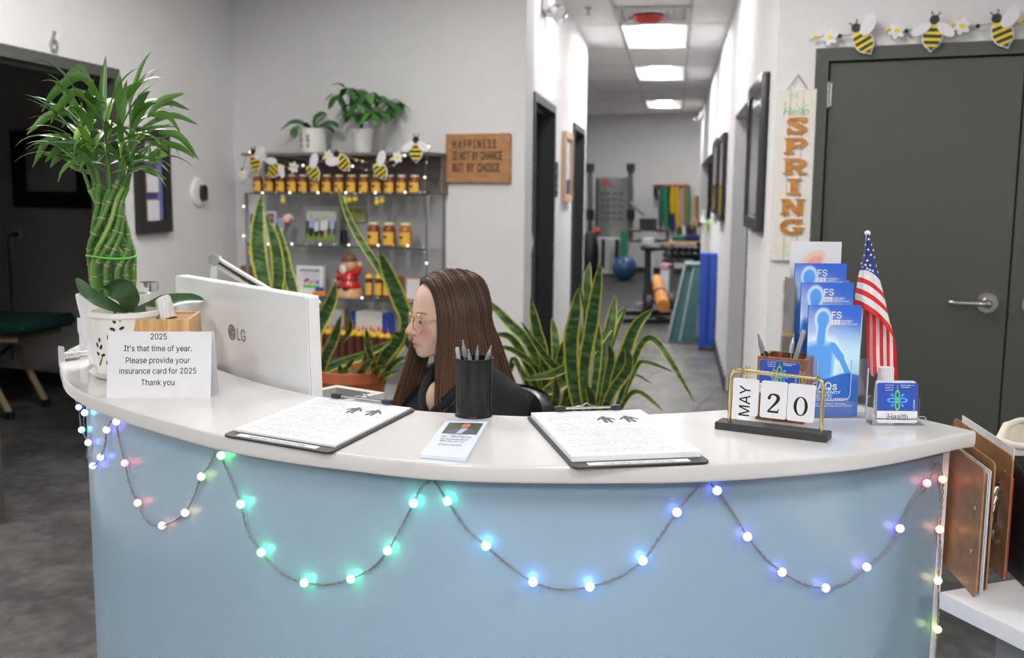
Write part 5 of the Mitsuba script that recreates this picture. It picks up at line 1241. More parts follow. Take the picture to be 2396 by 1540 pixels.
# squeeze bottles
mat('syrup', (0.095, 0.028, 0.022), 0.15, 0.5); mat('yellowcap', (0.78, 0.52, 0.02), 0.4); mat('redtip', (0.62, 0.02, 0.015), 0.35)
def squeeze(q, w, h, label, grp, lab=False):
    t = thing('squeeze_bottle', label, 'bottle', grp); r = w / 2
    part(t, 'bottle', mv(lathe([[0, 0], [r, 0], [r, h * .66], [r * .9, h * .70], [0, h * .70]], 16), q), 'syrup', smooth=40)
    part(t, 'cap', mv(lathe([[0, h * .705], [r * .92, h * .705], [r * 1.0, h * .73], [r * .9, h * .78], [r * .35, h * .85], [0, h * .85]], 16), q), 'yellowcap', smooth=40)
    part(t, 'tip', mv(lathe([[0, h * .851], [r * .34, h * .851], [r * .12, h], [0, h]], 12), q), 'redtip', smooth=40)
    if lab: part(t, 'label', mv(patch(r + .0008, aface - 1.2, aface + 1.2, h * .14, h * .55), q), 'yellowlabel', smooth=True)
for x, nm, bk in ((864, 'left', .07), (886, 'middle', .07), (905, 'right', .09)): squeeze(onshelf(x, 2, bk), .050, .185, f'{nm} of the three labelled squeeze bottles right of the figurine', 'labelled squeeze bottles', True)
for i, x in enumerate((752, 769, 786, 803, 822, 840, 858, 876, 894, 908)): squeeze(onshelf(x, 3, .05 + .012 * (i % 2)), .046, .20, ORD[i] + ' from the left of the front row of squeeze bottles with yellow caps', 'squeeze bottles in the front row of the lowest shelf')
for i, x in enumerate((760, 778, 796, 830, 850, 868, 886)): squeeze(onshelf(x, 3, .12), .046, .20, ORD[i] + ' from the left of the rear row of squeeze bottles with yellow caps', 'squeeze bottles in the second row of the lowest shelf')
# upright things on the shelves: a panel of w x h pixels facing out
def upM(x, k, back, lean=.0, a=0.0):
    q = onshelf(x, k, back); d = ang(-21.82 + a); return fr(q, d, y=V(-NF[0] * lean, -NF[1] * lean, 1)), pxm(q)
mat('navy', (0.03, 0.045, 0.16), 0.5); mat('sky', (0.45, 0.50, 0.46), 0.5); mat('grass', (0.16, 0.26, 0.035), 0.6); mat('tan', (0.50, 0.30, 0.20), 0.5); mat('hairbrown', (0.20, 0.10, 0.05), 0.5); mat('woodframe', (0.42, 0.21, 0.08), 0.5)
def flat(key, poly, m, M, z, h=.0006, name='print'): return part(key, name, tf(mv(ext(poly, h), 0, 0, z), M), m)
def rackcard(x, label, back):
    M, s = upM(x, 1, back, .12); t = thing('rack_card', label, 'card'); w, h = 33 * s, 73 * s
    part(t, 'card', tf(mv(ext(rrect(w, h, .006, 0, h / 2), .002), 0, 0, -.002), M), 'paleblue')
    flat(t, sbox(-w * .28, h * .62, w * .28, h * .92), 'hairbrown', M, .0002); flat(t, affinity.scale(Point(0, h * .80).buffer(w * .13), 1, 1.2), 'tan', M, .001); flat(t, Polygon([(-w * .26, h * .62), (-w * .18, h * .71), (w * .18, h * .71), (w * .26, h * .62)]), 'navy', M, .0009)
    for j in range(4): flat(t, sbox(-w * .3, h * (.48 - .07 * j), w * (.3 - .08 * (j % 2)), h * (.495 - .07 * j)), 'grayink', M, .0002)
rackcard(591, 'pale card with a portrait at the left end of the second shelf', .06); rackcard(630, 'pale card with a portrait behind the tall snake plant leaf', .12)
M, s = upM(650, 1, .14, .1); t = thing('folder_card', 'white and violet leaflet beside the peony on the second shelf', 'leaflet')
part(t, 'leaf', tf(mv(ext(sbox(-14 * s, 0, 14 * s, 56 * s), .002), 0, 0, -.002), M), 'whitepaper'); flat(t, sbox(-13 * s, 34 * s, 13 * s, 55 * s), 'shirtblue', M, .0003); flat(t, sbox(-12 * s, 18 * s, -2 * s, 27 * s), 'shirtblue', M, .0003)
# peony
mat('petalpink', (0.75, 0.56, 0.52), 0.7); mat('petalcore', (0.75, 0.42, 0.30), 0.7); mat('stemgreen', (0.08, 0.13, 0.05), 0.6)
q = onshelf(676, 1, .08); s = pxm(q); t = thing('flower_vase', 'pale pink peony in a small clear bottle beside the framed photo', 'flower'); fz = q + Z * 57 * s
pr = np.random.default_rng(5)
part(t, 'vase', mv(lathe([[0, 0], [11 * s, 0], [11 * s, 20 * s], [4.5 * s, 28 * s], [4.5 * s, 38 * s]], 20), q), 'glass', smooth=40)
part(t, 'stem', tube([q + Z * .004, fz], .004, 6), 'stemgreen'); part(t, 'sepal', sph(6 * s, fz - Z * 12 * s - FD * 4 * s, 1), 'redfolder', smooth=True)
for k in range(22):
    d = pr.normal(size=3); d[2] = abs(d[2]) * .8 - .1; d /= np.linalg.norm(d); m = fr(fz + d * 9 * s, np.cross(d, Z + .01), z=d)
    part(t, 'petal', tf(sph(1, (0, 0, 0), 2, (8.5 * s, 8.5 * s, 3.2 * s)), m), 'petalpink' if k % 4 else 'petalcore', smooth=True)
# framed group photo
M, s = upM(750, 1, .10, .10); t = thing('photo_frame', 'silver framed photo of a group standing on grass, on the second shelf', 'picture frame'); w, h = 100 * s, 88 * s
part(t, 'frame', tf(mv(framebox(w, h, 9 * s, .018), 0, h / 2, -.012), M), 'steel')
part(t, 'photo', tf(mv(ext(sbox(-w / 2 + 9 * s, 9 * s, w / 2 - 9 * s, h - 9 * s), .002), 0, 0, -.004), M), 'photo_green')
flat(t, sbox(-w / 2 + 9 * s, h * .62, w / 2 - 9 * s, h - 9 * s), 'sky', M, -.0018); flat(t, sbox(-w / 2 + 9 * s, 9 * s, w / 2 - 9 * s, h * .27), 'grass', M, -.0018)
for j, (fx_, top, sh_, lg_) in enumerate(((-.27, .78, 'shirtblue', 'black'), (-.13, .70, 'whitepaper', 'black'), (.03, .72, 'whitepaper', 'black'), (.12, .75, 'whitepaper', 'tan'), (.29, .76, 'shirtblue', 'graylam'))):
    cx = fx_ * w; flat(t, sbox(cx - 4 * s, h * .20, cx + 4 * s, h * .45), lg_, M, -.0011); flat(t, rrect(13 * s, h * .26, 4 * s, cx, h * (top - .22)), sh_, M, -.0010); flat(t, Point(cx, h * (top - .04)).buffer(3.6 * s), 'tan', M, -.0009)
M, s = upM(804, 1, .16); t = one('speaker_box', tf(cb(14 * s, .05, 34 * s, .004), M @ fr(V(0, 0, 0), V(1, 0, 0), y=V(0, 0, -1))), 'black', 'small black box behind the framed photo', 'box')
mat('honeycard', (0.48, 0.50, 0.16), 0.6)
M, s = upM(832, 1, .24); t = thing('honey_card', 'yellow green HONEY card hung behind the three larger jars', 'sign'); y0 = 52 * s
part(t, 'card', tf(mv(ext(sbox(-27 * s, y0, 27 * s, y0 + 36 * s), .002), 0, 0, -.002), M), 'honeycard')
g = text('HONEY', 9 * s, .0008, True); part(t, 'lettering', tf(mv(g, 4 * s, y0 + 21 * s, .0003), M), 'ink'); flat(t, Point(-14 * s, y0 + 10 * s).buffer(7 * s), 'woodframe', M, .0003)
# third shelf
M, s = upM(725, 2, .10, .08); t = thing('picture_frame', 'white box frame with coloured blobs over a green strip on the third shelf', 'picture frame'); w, h = 72 * s, 68 * s
part(t, 'frame', tf(mv(framebox(w, h, 8 * s, .03), 0, h / 2, -.02), M), 'white'); part(t, 'mount', tf(mv(ext(sbox(-w / 2 + 8 * s, 8 * s, w / 2 - 8 * s, h - 8 * s), .002), 0, 0, -.016), M), 'whitepaper')
mat('blobred', (0.65, 0.13, 0.10), 0.6); mat('bloborange', (0.70, 0.25, 0.06), 0.6); mat('blobviolet', (0.12, 0.06, 0.30), 0.6); mat('bloblilac', (0.55, 0.35, 0.55), 0.6); mat('bloggreen', (0.12, 0.50, 0.10), 0.6)
for bx0, by0, r0, mm_ in ((-17, 32, 4.5, 'blobred'), (-10, 35, 4, 'blobviolet'), (-1, 30, 4, 'bloborange'), (8, 33, 3.5, 'bloblilac'), (17, 30, 4, 'blobviolet')): part(t, 'blob', tf(sph(1, (bx0 * s, by0 * s, -.013), 2, (r0 * s, r0 * s * 1.15, .003)), M), mm_, smooth=True)
flat(t, sbox(-23 * s, 16 * s, 25 * s, 23 * s), 'bloggreen', M, -.0139)
q = onshelf(748, 2, .04); t = thing('toy', 'small orange and blue toy in front of the white box frame', 'toy')
part(t, 'body', tf(cb(30 * s, .035, 13 * s, .006), rz(q, -22)), 'bloborange', smooth=40); part(t, 'top', tf(cb(20 * s, .03, 8 * s, .006), rz(q + Z * 13.2 * s, -22)), 'cardblue', smooth=40)
# figurine
mat('figtan', (0.72, 0.42, 0.20), 0.25, clearcoat=0.5); mat('figred', (0.55, 0.01, 0.012), 0.15, clearcoat=0.8); mat('figbrown', (0.24, 0.10, 0.035), 0.3); mat('figband', (0.13, 0.05, 0.06), 0.4)
q = onshelf(818, 2, .09); s = pxm(q); fm_ = fr(q, FD, y=-NF); t = thing('figurine', 'glazed figurine in a red coat with a white beard sitting on a tan base', 'figurine')
def F(x, y, z): return fm_ @ np.array([x * s, y * s, z * s, 1])
def fsp(x, y, z, a, b, c): return tf(sph(1, (0, 0, 0), 3, (a * s, b * s, c * s)), fm_ @ trimesh.transformations.translation_matrix([x * s, y * s, z * s]))
part(t, 'base', tf(lathe([[0, 0], [31 * s, 0], [32 * s, 6 * s], [29 * s, 20 * s], [22 * s, 24 * s], [0, 24 * s]], 24), fm_), 'figtan', smooth=40)
part(t, 'coat', cat_([tf(lathe([[0, 18 * s], [27 * s, 18 * s], [26 * s, 30 * s], [19 * s, 42 * s], [17 * s, 52 * s], [10 * s, 62 * s], [0, 63 * s]], 28), fm_), tf(tube([V(12, 0, 54) * s, V(22, -2, 60) * s, V(28, -2, 72) * s], [.024, .022, .018], 10), fm_)]), 'figred', smooth=True)
part(t, 'arm', tf(tube([V(-14, -6, 54) * s, V(-24, -8, 48) * s, V(-28, -10, 40) * s], [.018, .016, .014], 10), fm_), 'figred', smooth=True)
part(t, 'belt', tf(lathe([[18.6 * s, 40 * s], [20.6 * s, 40 * s], [19.6 * s, 44 * s], [18 * s, 44 * s], [18.6 * s, 40 * s]], 28), fm_), 'black', smooth=40)
part(t, 'head', fsp(1, -2, 77, 19, 16, 18), 'figtan', smooth=True); part(t, 'beard', fsp(-8, -15, 66, 9, 5, 12), 'ceramic', smooth=True)
part(t, 'headband', tf(lathe([[16 * s, 85 * s], [19 * s, 85 * s], [18 * s, 93 * s], [15 * s, 93 * s], [16 * s, 85 * s]], 28), fm_ @ trimesh.transformations.translation_matrix([1 * s, -2 * s, 0])), 'figband', smooth=40); part(t, 'hair', fsp(2, 0, 94, 15, 14, 9), 'figbrown', smooth=True)
[part(t, 'hand', g_, 'figtan', smooth=True) for g_ in (fsp(30, -3, 78, 6.5, 6, 7), fsp(-30, -11, 38, 5, 5, 6))]; part(t, 'bag', fsp(-24, -2, 62, 8, 8, 8), 'figbrown', smooth=True)
[part(t, 'boot', g_, 'black', smooth=True) for g_ in (fsp(-20, -22, 23, 6, 7, 5), fsp(6, -26, 22, 8, 7, 5))]
M, s = upM(934, 2, .16, .05); t = thing('picture_frame', 'dark brown frame seen edge on beside the squeeze bottles', 'picture frame'); part(t, 'frame', tf(cb(20 * s, .03, 54 * s, .003), M @ fr(V(0, 0, 0), V(1, 0, 0), y=V(0, 0, -1))), 'figbrown'); flat(t, sbox(-6 * s, 3 * s, -1 * s, 51 * s), 'whitepaper', M, .0152)
M, s = upM(968, 2, .12, .08); t = thing('picture_frame', 'pale framed picture at the right end of the third shelf', 'picture frame'); part(t, 'frame', tf(mv(framebox(46 * s, 54 * s, 3 * s, .015), 0, 27 * s, -.01), M), 'woodframe'); part(t, 'picture', tf(mv(ext(sbox(-20 * s, 3 * s, 20 * s, 51 * s), .002), 0, 0, -.004), M), 'whitepaper')
M, s = upM(590, 2, .10); one('wooden_box', tf(cb(34 * s, .12, 62 * s, .004), M @ fr(V(0, 0, 0), V(1, 0, 0), y=V(0, 0, -1))), 'figbrown', 'dark brown box at the left end of the third shelf', 'box')
# lowest shelf, behind the bottles
M, s = upM(776, 3, .20, .06); t = thing('picture_frame', 'wood framed white picture behind the squeeze bottles', 'picture frame'); part(t, 'frame', tf(mv(framebox(74 * s, 106 * s, 4 * s, .015), 0, 53 * s, -.01), M), 'woodframe'); part(t, 'picture', tf(mv(ext(sbox(-33 * s, 4 * s, 33 * s, 102 * s), .002), 0, 0, -.004), M), 'whitepaper')
M, s = upM(872, 3, .18); t = thing('carton', 'white box with blue ends behind the squeeze bottles', 'box'); fm2 = M @ fr(V(0, 0, 0), V(1, 0, 0), y=V(0, 0, -1))
part(t, 'box', tf(cb(70 * s, .10, 106 * s, .004), fm2), 'ceramic'); part(t, 'end', tf(cb(14 * s, .098, 104 * s, .004, (-43 * s, 0, 0)), fm2), 'cardblue'); part(t, 'end', tf(cb(14 * s, .098, 104 * s, .004, (43 * s, 0, 0)), fm2), 'cardblue')

# ---------------------------------------------------------------- bees
mat('beeyellow', (0.80, 0.62, 0.02), 0.6); mat('beewhite', (0.74, 0.73, 0.78), 0.7); mat('jute', (0.36, 0.25, 0.15), 0.9)
def bee(par, M, s, rot=0.0, side=True, flip=1):
    """felt bee about 62 units tall, s metres per unit."""
    R = M @ trimesh.transformations.rotation_matrix(math.radians(rot), [0, 0, 1]) @ np.diag([s * flip, s, 1, 1])
    def fl(poly, z, h, m, name, par_): 
        g = tf(mv(ext(poly, h), 0, 0, z), R); 
        if np.linalg.det(R[:3, :3]) < 0: g.invert()
        return part(par_, name, g, m)
    bodyp = affinity.scale(Point(0, 0).buffer(1, quad_segs=10), 17, 24); bodyp = unary_union([bodyp, Polygon([(-6, -20), (6, -20), (0, -29)])])
    b = fl(bodyp.buffer(2.4), 0, .003, 'beewhite', 'bee', par)
    fl(bodyp, .003, .004, 'beeyellow', 'abdomen', b)
    for y in (11, -1, -13): fl(bodyp.intersection(sbox(-30, y - 3.2, 30, y + 3.2)), .007, .0008, 'black', 'stripe', b)
    fl(bodyp.intersection(sbox(-30, -40, 30, -21)), .007, .0008, 'black', 'stripe', b)
    fl(Point(0, 30).buffer(9), .003, .006, 'black', 'head', b)
    fl(unary_union([LineString([(-2, 36), (-6, 44)]).buffer(.9), LineString([(3, 36), (8, 43)]).buffer(.9), Point(-6, 44).buffer(1.8), Point(8, 43).buffer(1.8)]), .003, .002, 'black', 'antenna', b)
    if side: ws = [affinity.translate(affinity.rotate(affinity.scale(Point(0, 0).buffer(1, quad_segs=8), 22, 13), 35), 22, 22)]
    else: ws = [affinity.translate(affinity.rotate(affinity.scale(Point(0, 0).buffer(1, quad_segs=8), 20, 10), a), x, 12) for a, x in ((-35, 22), (35, -22))]
    for w_ in ws: fl(w_, .009, .003, 'beewhite', 'wing', b)
    return b
def daisy(par, M, s):
    R = M @ np.diag([s, s, 1, 1]); b = part(par, 'daisy', tf(ext(Point(0, 0).buffer(5), .004), R), 'beeyellow')
    for k in range(6):
        a = k * np.pi / 3 + .3; part(b, 'petal', tf(mv(ext(affinity.rotate(affinity.scale(Point(0, 0).buffer(1, quad_segs=6), 7, 5), math.degrees(a)), .003), 10 * math.cos(a), 10 * math.sin(a), -.001), R), 'beewhite')
def garland(label, plane, n, d, bees, daisies, beads, string, s):
    t = thing('bee_garland', label, 'garland')
    def M(x, y, o): return fr(on(x, y, plane + n * o, n), d, y=Z)
    for x, y, rot, side, flip in bees: bee(t, M(x, y, .012), s, rot, side, flip)
    for x, y in daisies: daisy(t, M(x, y, .012), s)
    for x, y, m in beads: part(t, 'bead', sph(4.2 * s, on(x, y, plane + n * .012, n), 2), m, smooth=True)
    part(t, 'string', tube(curve([on(x, y, plane + n * .008, n) for x, y in string], 40), .0022, 6), 'jute', smooth=True)
s_ = pxm(fp(800, 400))
garland('garland of felt bees and daisies draped across the top of the shelf unit', SP + NF * .004, NF, FD,
        [(598, 380, 10, True, 1), (643, 396, -40, False, 1), (733, 402, 35, True, 1), (803, 380, 40, True, -1), (890, 398, 35, True, 1), (974, 354, 0, False, 1)],
        [(613, 366), (687, 392), (769, 365), (930, 368), (568, 408)], [(663, 390, 'beeyellow'), (757, 371, 'beeyellow'), (834, 375, 'beeyellow'), (865, 380, 'black'), (915, 373, 'beeyellow'), (848, 378, 'beewhite'), (1002, 350, 'beeyellow'), (567, 396, 'black')],
        [(566, 430), (569, 400), (578, 365), (610, 370), (640, 385), (690, 393), (735, 385), (770, 368), (805, 366), (850, 378), (890, 384), (930, 368), (975, 348), (1003, 346)], s_ * .84)
sD = pxm(on(2150, 90, D_, NR))
garland('garland of felt bees and daisies above the grey double door', D_ * V(1, 1, 0) + NR * .02, NR, RD,
        [(2020, 96, 30, True, 1), (2182, 84, -4, False, 1), (2345, 78, 22, True, 1)], [(1942, 87), (2098, 72), (2250, 61)],
        [(1907, 87, 'beeyellow'), (1965, 84, 'black'), (2077, 70, 'beeyellow'), (2121, 72, 'black'), (2227, 60, 'beeyellow'), (2288, 61, 'black'), (2386, 50, 'beeyellow')],
        [(1894, 95), (1920, 86), (1985, 82), (2050, 68), (2120, 71), (2200, 60), (2280, 60), (2330, 55), (2400, 50)], sD * 1.15)
# little hanging bees under the shelves
for x, y, k, lab_ in ((662, 470, 0, 'little wooden bee hanging alone under the top glass shelf, above the peony'), (808, 472, 0, 'left one of three little bees hanging above the HONEY card'), (818, 468, 0, 'middle one of three little bees hanging above the HONEY card'), (831, 466, 0, 'right one of three little bees hanging above the HONEY card'), (882, 474, 0, 'left one of two little bees hanging above the larger honey jars'), (894, 470, 0, 'right one of two little bees hanging above the larger honey jars'), (587, 592, 1, 'left one of two little bees hanging under the second shelf'), (597, 590, 1, 'right one of two little bees hanging under the second shelf')):
    q = on(x, y, SP - NF * .03, NF); s = pxm(q); t = thing('bee_ornament', lab_, 'ornament', 'hanging bee ornaments under the ' + ('top' if k == 0 else 'second') + ' shelf')
    part(t, 'body', sph(6.5 * s, q, 2), 'beeyellow', smooth=True); part(t, 'head', sph(5 * s, q + Z * 10 * s, 2), 'ceramic', smooth=True); part(t, 'thread', tube([q + Z * 14 * s, V(q[0], q[1], zs[k] - .005)], .001, 5), 'jute')
# fairy lights on the shelf unit
FLt = thing('string_lights', 'warm white fairy lights running along the glass shelves and sides of the shelf unit', 'string lights')
matd('bulbdim', {'type': 'twosided', 'b': {'type': 'principled', 'base_color': rgb(.6, .6, .6), 'roughness': .2}})
fb_ = trimesh.creation.icosphere(subdivisions=1, radius=.0072)
rows = [[(580, 451, 0), (614, 451, 1), (645, 451, 0), (678, 451, 1), (711, 451, 0), (744, 451, 1), (776, 451, 0), (809, 451, 1), (843, 451, 0), (878, 451, 1), (912, 451, 0), (948, 450, 1), (983, 450, 0)],
        [(570, 483, 1), (569, 518, 0), (570, 552, 1)], [(628, 571, 1), (655, 571, 0), (683, 571, 1), (716, 572, 0), (749, 572, 1), (782, 573, 0), (816, 573, 1), (850, 574, 0), (885, 574, 1), (920, 575, 0), (954, 575, 1), (991, 580, 0)],
        [(1003, 343, 1), (998, 380, 0), (994, 415, 1), (993, 450, 0)], [(994, 590, 0), (998, 616, 1), (997, 650, 0)], [(711, 692, 1), (744, 693, 0), (783, 694, 0), (814, 694, 0), (847, 697, 1), (883, 697, 0), (915, 698, 0)], [(709, 387, 1), (585, 356, 1), (825, 389, 1), (857, 398, 0), (922, 387, 0), (947, 364, 1)], [(737, 824, 1), (738, 850, 0)]]
for row in rows:
    P_ = [fp(x, y, .012) for x, y, _ in row]
    part(FLt, 'wire', tube(curve(P_, 5 * len(P_)), .0012, 4), 'wire')
    for p, (x, y, l) in zip(P_, row):
        if l: part(FLt, 'bulb', mv(fb_, p), 'bulb', smooth=True, emitter={'type': 'area', 'radiance': rgb(3.2, 2.6, 2.3), 'sampling_weight': 0.03})
        else: part(FLt, 'bulb', mv(fb_, p), 'bulbdim', smooth=True)
# pots on top
q = on(733, 358, SP - NF * .12, NF); q = V(q[0], q[1], ztop + .0005); s = pxm(q)
t = thing('potted_plant', 'dark leaved orchid in a white cut-out pot on top of the shelf unit', 'plant')
part(t, 'pot', mv(lathe([[0, 0], [28 * s, 0], [30 * s, 4 * s], [32 * s, 50 * s], [33 * s, 56 * s], [30 * s, 56 * s], [29 * s, 48 * s], [0, 48 * s]], 36), q), 'ceramic', smooth=40)
pot_cuts(q, ([4 * s, 50 * s], [30 * s, 32 * s]), [(aface + da, h * s, l * s, w * s, tl) for da in (-.45, .2) for h, l, w, tl in ((20, 8, .8, 60), (28, 4, 2, 20), (30, 4, 2, 140), (38, 4, 2, 60), (16, 4, 2, 120))], t)
part(t, 'soil', mv(cyl(28 * s, .004, 24), q + Z * 48 * s), 'soil')
Yq = float(q[1])
for pts, w, dys, sd in ([[(725, 300), (705, 285), (680, 283), (655, 305)], .032, [0, .02, .05, .05], V(0, 1, .6)], [[(728, 300), (710, 292), (690, 305), (688, 325)], .030, [0, -.06, -.12, -.14], V(1, 0, .4)], [[(735, 300), (738, 285), (748, 273), (764, 266)], .028, [0, .02, .03, .04], None], [[(740, 298), (760, 290), (778, 292), (791, 300)], .034, [0, -.04, -.08, -.10], V(0, 1, .5)], [[(738, 300), (755, 296), (772, 302), (780, 312)], .03, [0, .02, .04, .04], V(0, 1, .5)]):
    pad(pts, w, Yq, dys, 'orchid_leaf', t, side=sd)
q = on(850, 356, SP - NF * .12, NF); q = V(q[0], q[1], ztop + .0005); s = pxm(q); Yq = float(q[1])
t = thing('potted_plant', 'money tree with a braided trunk in a slim white pot on the shelf unit', 'plant')
part(t, 'pot', mv(lathe([[0, 0], [18 * s, 0], [24 * s, 52 * s], [24 * s, 55 * s], [21 * s, 55 * s], [20 * s, 48 * s], [0, 48 * s]], 32), q), 'white', smooth=40); part(t, 'soil', mv(cyl(20.5 * s, .004, 24), q + Z * 46 * s), 'soil')
mat('trunk', (0.13, 0.075, 0.04), 0.8); mat('money_leaf', (0.026, 0.10, 0.020), 0.35); mat('money_leaf_light', (0.055, 0.19, 0.035), 0.35)
top = q + Z * 98 * s
for k in range(3): part(t, 'trunk', tube([q + V(.012 * math.cos(a), .012 * math.sin(a), z * s) for z, a in zip(np.linspace(46, 98, 14), np.linspace(0, 5, 14) + k * 2.1)], .011, 8), 'trunk', smooth=True)
part(t, 'tag', tf(ext(rrect(14 * s, 34 * s, .01, 10 * s, 58 * s), .002), fr(q - V(0, .03, 0), FD, y=Z)), 'paleblue')
mr_ = np.random.default_rng(9)
for k, (tx0, ty0, yo) in enumerate([(812, 207, -.05), (790, 222, 0), (838, 210, .05), (860, 222, -.12), (885, 225, 0), (905, 236, -.02), (925, 240, .0), (835, 245, -.18), (870, 262, -.2), (892, 262, -.12), (845, 232, .06), (825, 262, .02)]):
    c = at(tx0, ty0, Yq + yo); part(t, 'branch', tube(curve([top, (top + c) / 2 + Z * .05, c], 8), np.linspace(.006, .003, 8), 5), 'stalk', smooth=True)
    for j in range(6):
        az = j * 1.05 + mr_.uniform(-.2, .2); el = -.35 + mr_.normal() * .25; L = mr_.uniform(.085, .135); d = V(math.cos(az) * math.cos(el), math.sin(az) * math.cos(el), math.sin(el))
        P_ = [c, c + d * L * .5 + Z * .010, c + d * L - Z * .03]; g, uv = leaf(curve(P_, 8), .026 * np.interp(np.linspace(0, 1, 8), [0, .2, .6, .9, 1], [.15, .5, 1, .5, .05]), np.cross(d, Z), .2, 4); dd_ = (g.vertices - BL) @ NF; g.vertices += np.maximum(0, .012 - dd_)[:, None] * NF
        part(t, 'leaf', g, 'money_leaf_light' if (k + j) % 4 == 0 else 'money_leaf', smooth=True, uv=uv)

# ---------------------------------------------------------------- snake plants
def snakefn(p, n, uv):
    e = dr.abs(uv.x - .5) * 2; a = FB(p.x * 40, p.y * 40, p.z * 70, octaves=3); b = N3(p.z * 90 + p.x * 30, p.x * 12, p.y * 12)
    g = MX((0.022, 0.058, 0.019), (0.085, 0.170, 0.055), SS(.35, .75, a * .6 + b * .4))
    return MX(g, (0.44, 0.43, 0.065), SS(.66, .80, e + (a - .5) * .12))
mat('snake_leaf', proc(snakefn), 0.36, 0.4)
mat('terracotta', (0.36, 0.095, 0.03), 0.7)
def snake(key, pts, hw, Y, dY=0.0, cup=.25):
    n = len(pts); q = [at(x, y, Y + dY * k / (n - 1)) for k, (x, y) in enumerate(pts)]; c = curve(q, 18)
    w = hw * Y / FOC * np.interp(np.linspace(0, 1, 18), [0, .2, .55, .8, .93, 1], [.55, .8, 1, .78, .40, .04])
    v = (c - EYE); v /= np.linalg.norm(v, axis=1, keepdims=True); t = np.gradient(c, axis=0); sd = np.cross(t, v) + .0
    g, uv = leaf(c, w, sd, cup, 6); part(key, 'leaf', g, 'snake_leaf', smooth=True, uv=uv)
def snakepot(key, base, ztop_, r):
    part(key, 'pot', mv(lathe([[0, 0], [r * .72, 0], [r * .95, .26], [r * 1.02, .262], [r * 1.02, .31], [r * .93, .31], [r * .9, .27], [0, .27]], 32), V(base[0], base[1], ztop_ - .31)), 'terracotta', smooth=40)
    part(key, 'soil', mv(cyl(r * .895, .006, 24), V(base[0], base[1], ztop_ - .039)), 'soil')
    return ztop_ - .31
def plantstand(base, z, label, r=.17):
    t = thing('plant_stand', label, 'plant stand'); part(t, 'top', mv(cyl(r, .02, 28), V(base[0], base[1], z - .0205)), 'figbrown', smooth=40)
    for k in range(3):
        a = k * 2.094 + .4; part(t, 'leg', tube([V(base[0] + (r - .03) * math.cos(a), base[1] + (r - .03) * math.sin(a), z - .0206), V(base[0] + r * math.cos(a), base[1] + r * math.sin(a), .001)], .014, 8), 'figbrown', smooth=40)
YS = 4.75
b1 = at(652, 835, YS); t = thing('potted_plant', 'tall snake plant with yellow edged leaves rising behind the white monitor', 'plant'); z = snakepot(t, b1, b1[2] + .02, .15); plantstand(b1, z, 'dark stand under the snake plant behind the monitor')
for pts, hw, dY in [([(640, 830), (622, 690), (606, 600), (603, 540), (612, 452)], 20, -.05), ([(650, 830), (648, 700), (652, 640), (643, 570), (622, 505)], 16, -.08), ([(660, 830), (688, 710), (668, 620), (657, 570), (645, 518)], 15, -.02), ([(655, 830), (652, 720), (660, 660), (668, 622)], 11, .05), ([(648, 830), (600, 740), (585, 690), (582, 660)], 9, .06), ([(640, 830), (520, 740), (470, 680), (443, 637)], 9, .1)]: snake(t, pts, hw, YS, dY)
b2 = at(824, 862, 4.7); t = thing('potted_plant', 'snake plant in a terracotta pot between the monitor and the seated person', 'plant'); z = snakepot(t, b2, b2[2], .165); plantstand(b2, z, 'dark stand under the snake plant left of the seated person')
for pts, hw, dY in [([(760, 900), (738, 800), (755, 745), (775, 705), (786, 662)], 17, -.1), ([(870, 880), (962, 760), (900, 650), (842, 560), (812, 500), (788, 432)], 9, -.05), ([(890, 880), (950, 770), (933, 700), (908, 640), (885, 583)], 19, -.15), ([(745, 905), (760, 840), (782, 790), (798, 738)], 13, -.2), ([(728, 905), (738, 860), (747, 808)], 7, -.1),
                    ([(735, 882), (790, 852), (850, 832), (925, 793)], 11, -.12), ([(740, 865), (800, 852), (870, 828)], 9, -.05), ([(875, 890), (898, 840), (928, 800), (950, 768)], 17, -.18), ([(845, 905), (853, 860), (862, 820), (856, 766)], 10, -.2), ([(890, 905), (878, 870), (868, 835), (852, 790)], 9, -.22),
                    ([(960, 815), (948, 795), (935, 785), (917, 778)], 10, -.2), ([(895, 905), (905, 868), (925, 848), (950, 835)], 9, -.25), ([(835, 905), (840, 880), (862, 850), (875, 845)], 10, -.3), ([(800, 905), (815, 880), (808, 845)], 7, .1), ([(770, 905), (812, 860), (830, 838)], 6, -.2), ([(865, 905), (880, 870), (905, 855)], 10, -.28), ([(830, 905), (800, 880), (795, 850)], 8, -.1), ([(880, 905), (900, 880), (935, 868)], 7, -.3),
                    ([(800, 800), (815, 780), (820, 755), (810, 735)], 7, -.1), ([(760, 905), (790, 880), (820, 868)], 7, -.15)]: snake(t, pts, hw, 4.7, dY)
YR = 3.75
b3 = at(1395, 1010, YR); t = thing('potted_plant', 'large snake plant with upright and drooping leaves in front of the hall', 'plant'); z = snakepot(t, b3, b3[2], .112); plantstand(b3, z, 'dark stand under the large snake plant before the hall', .10)
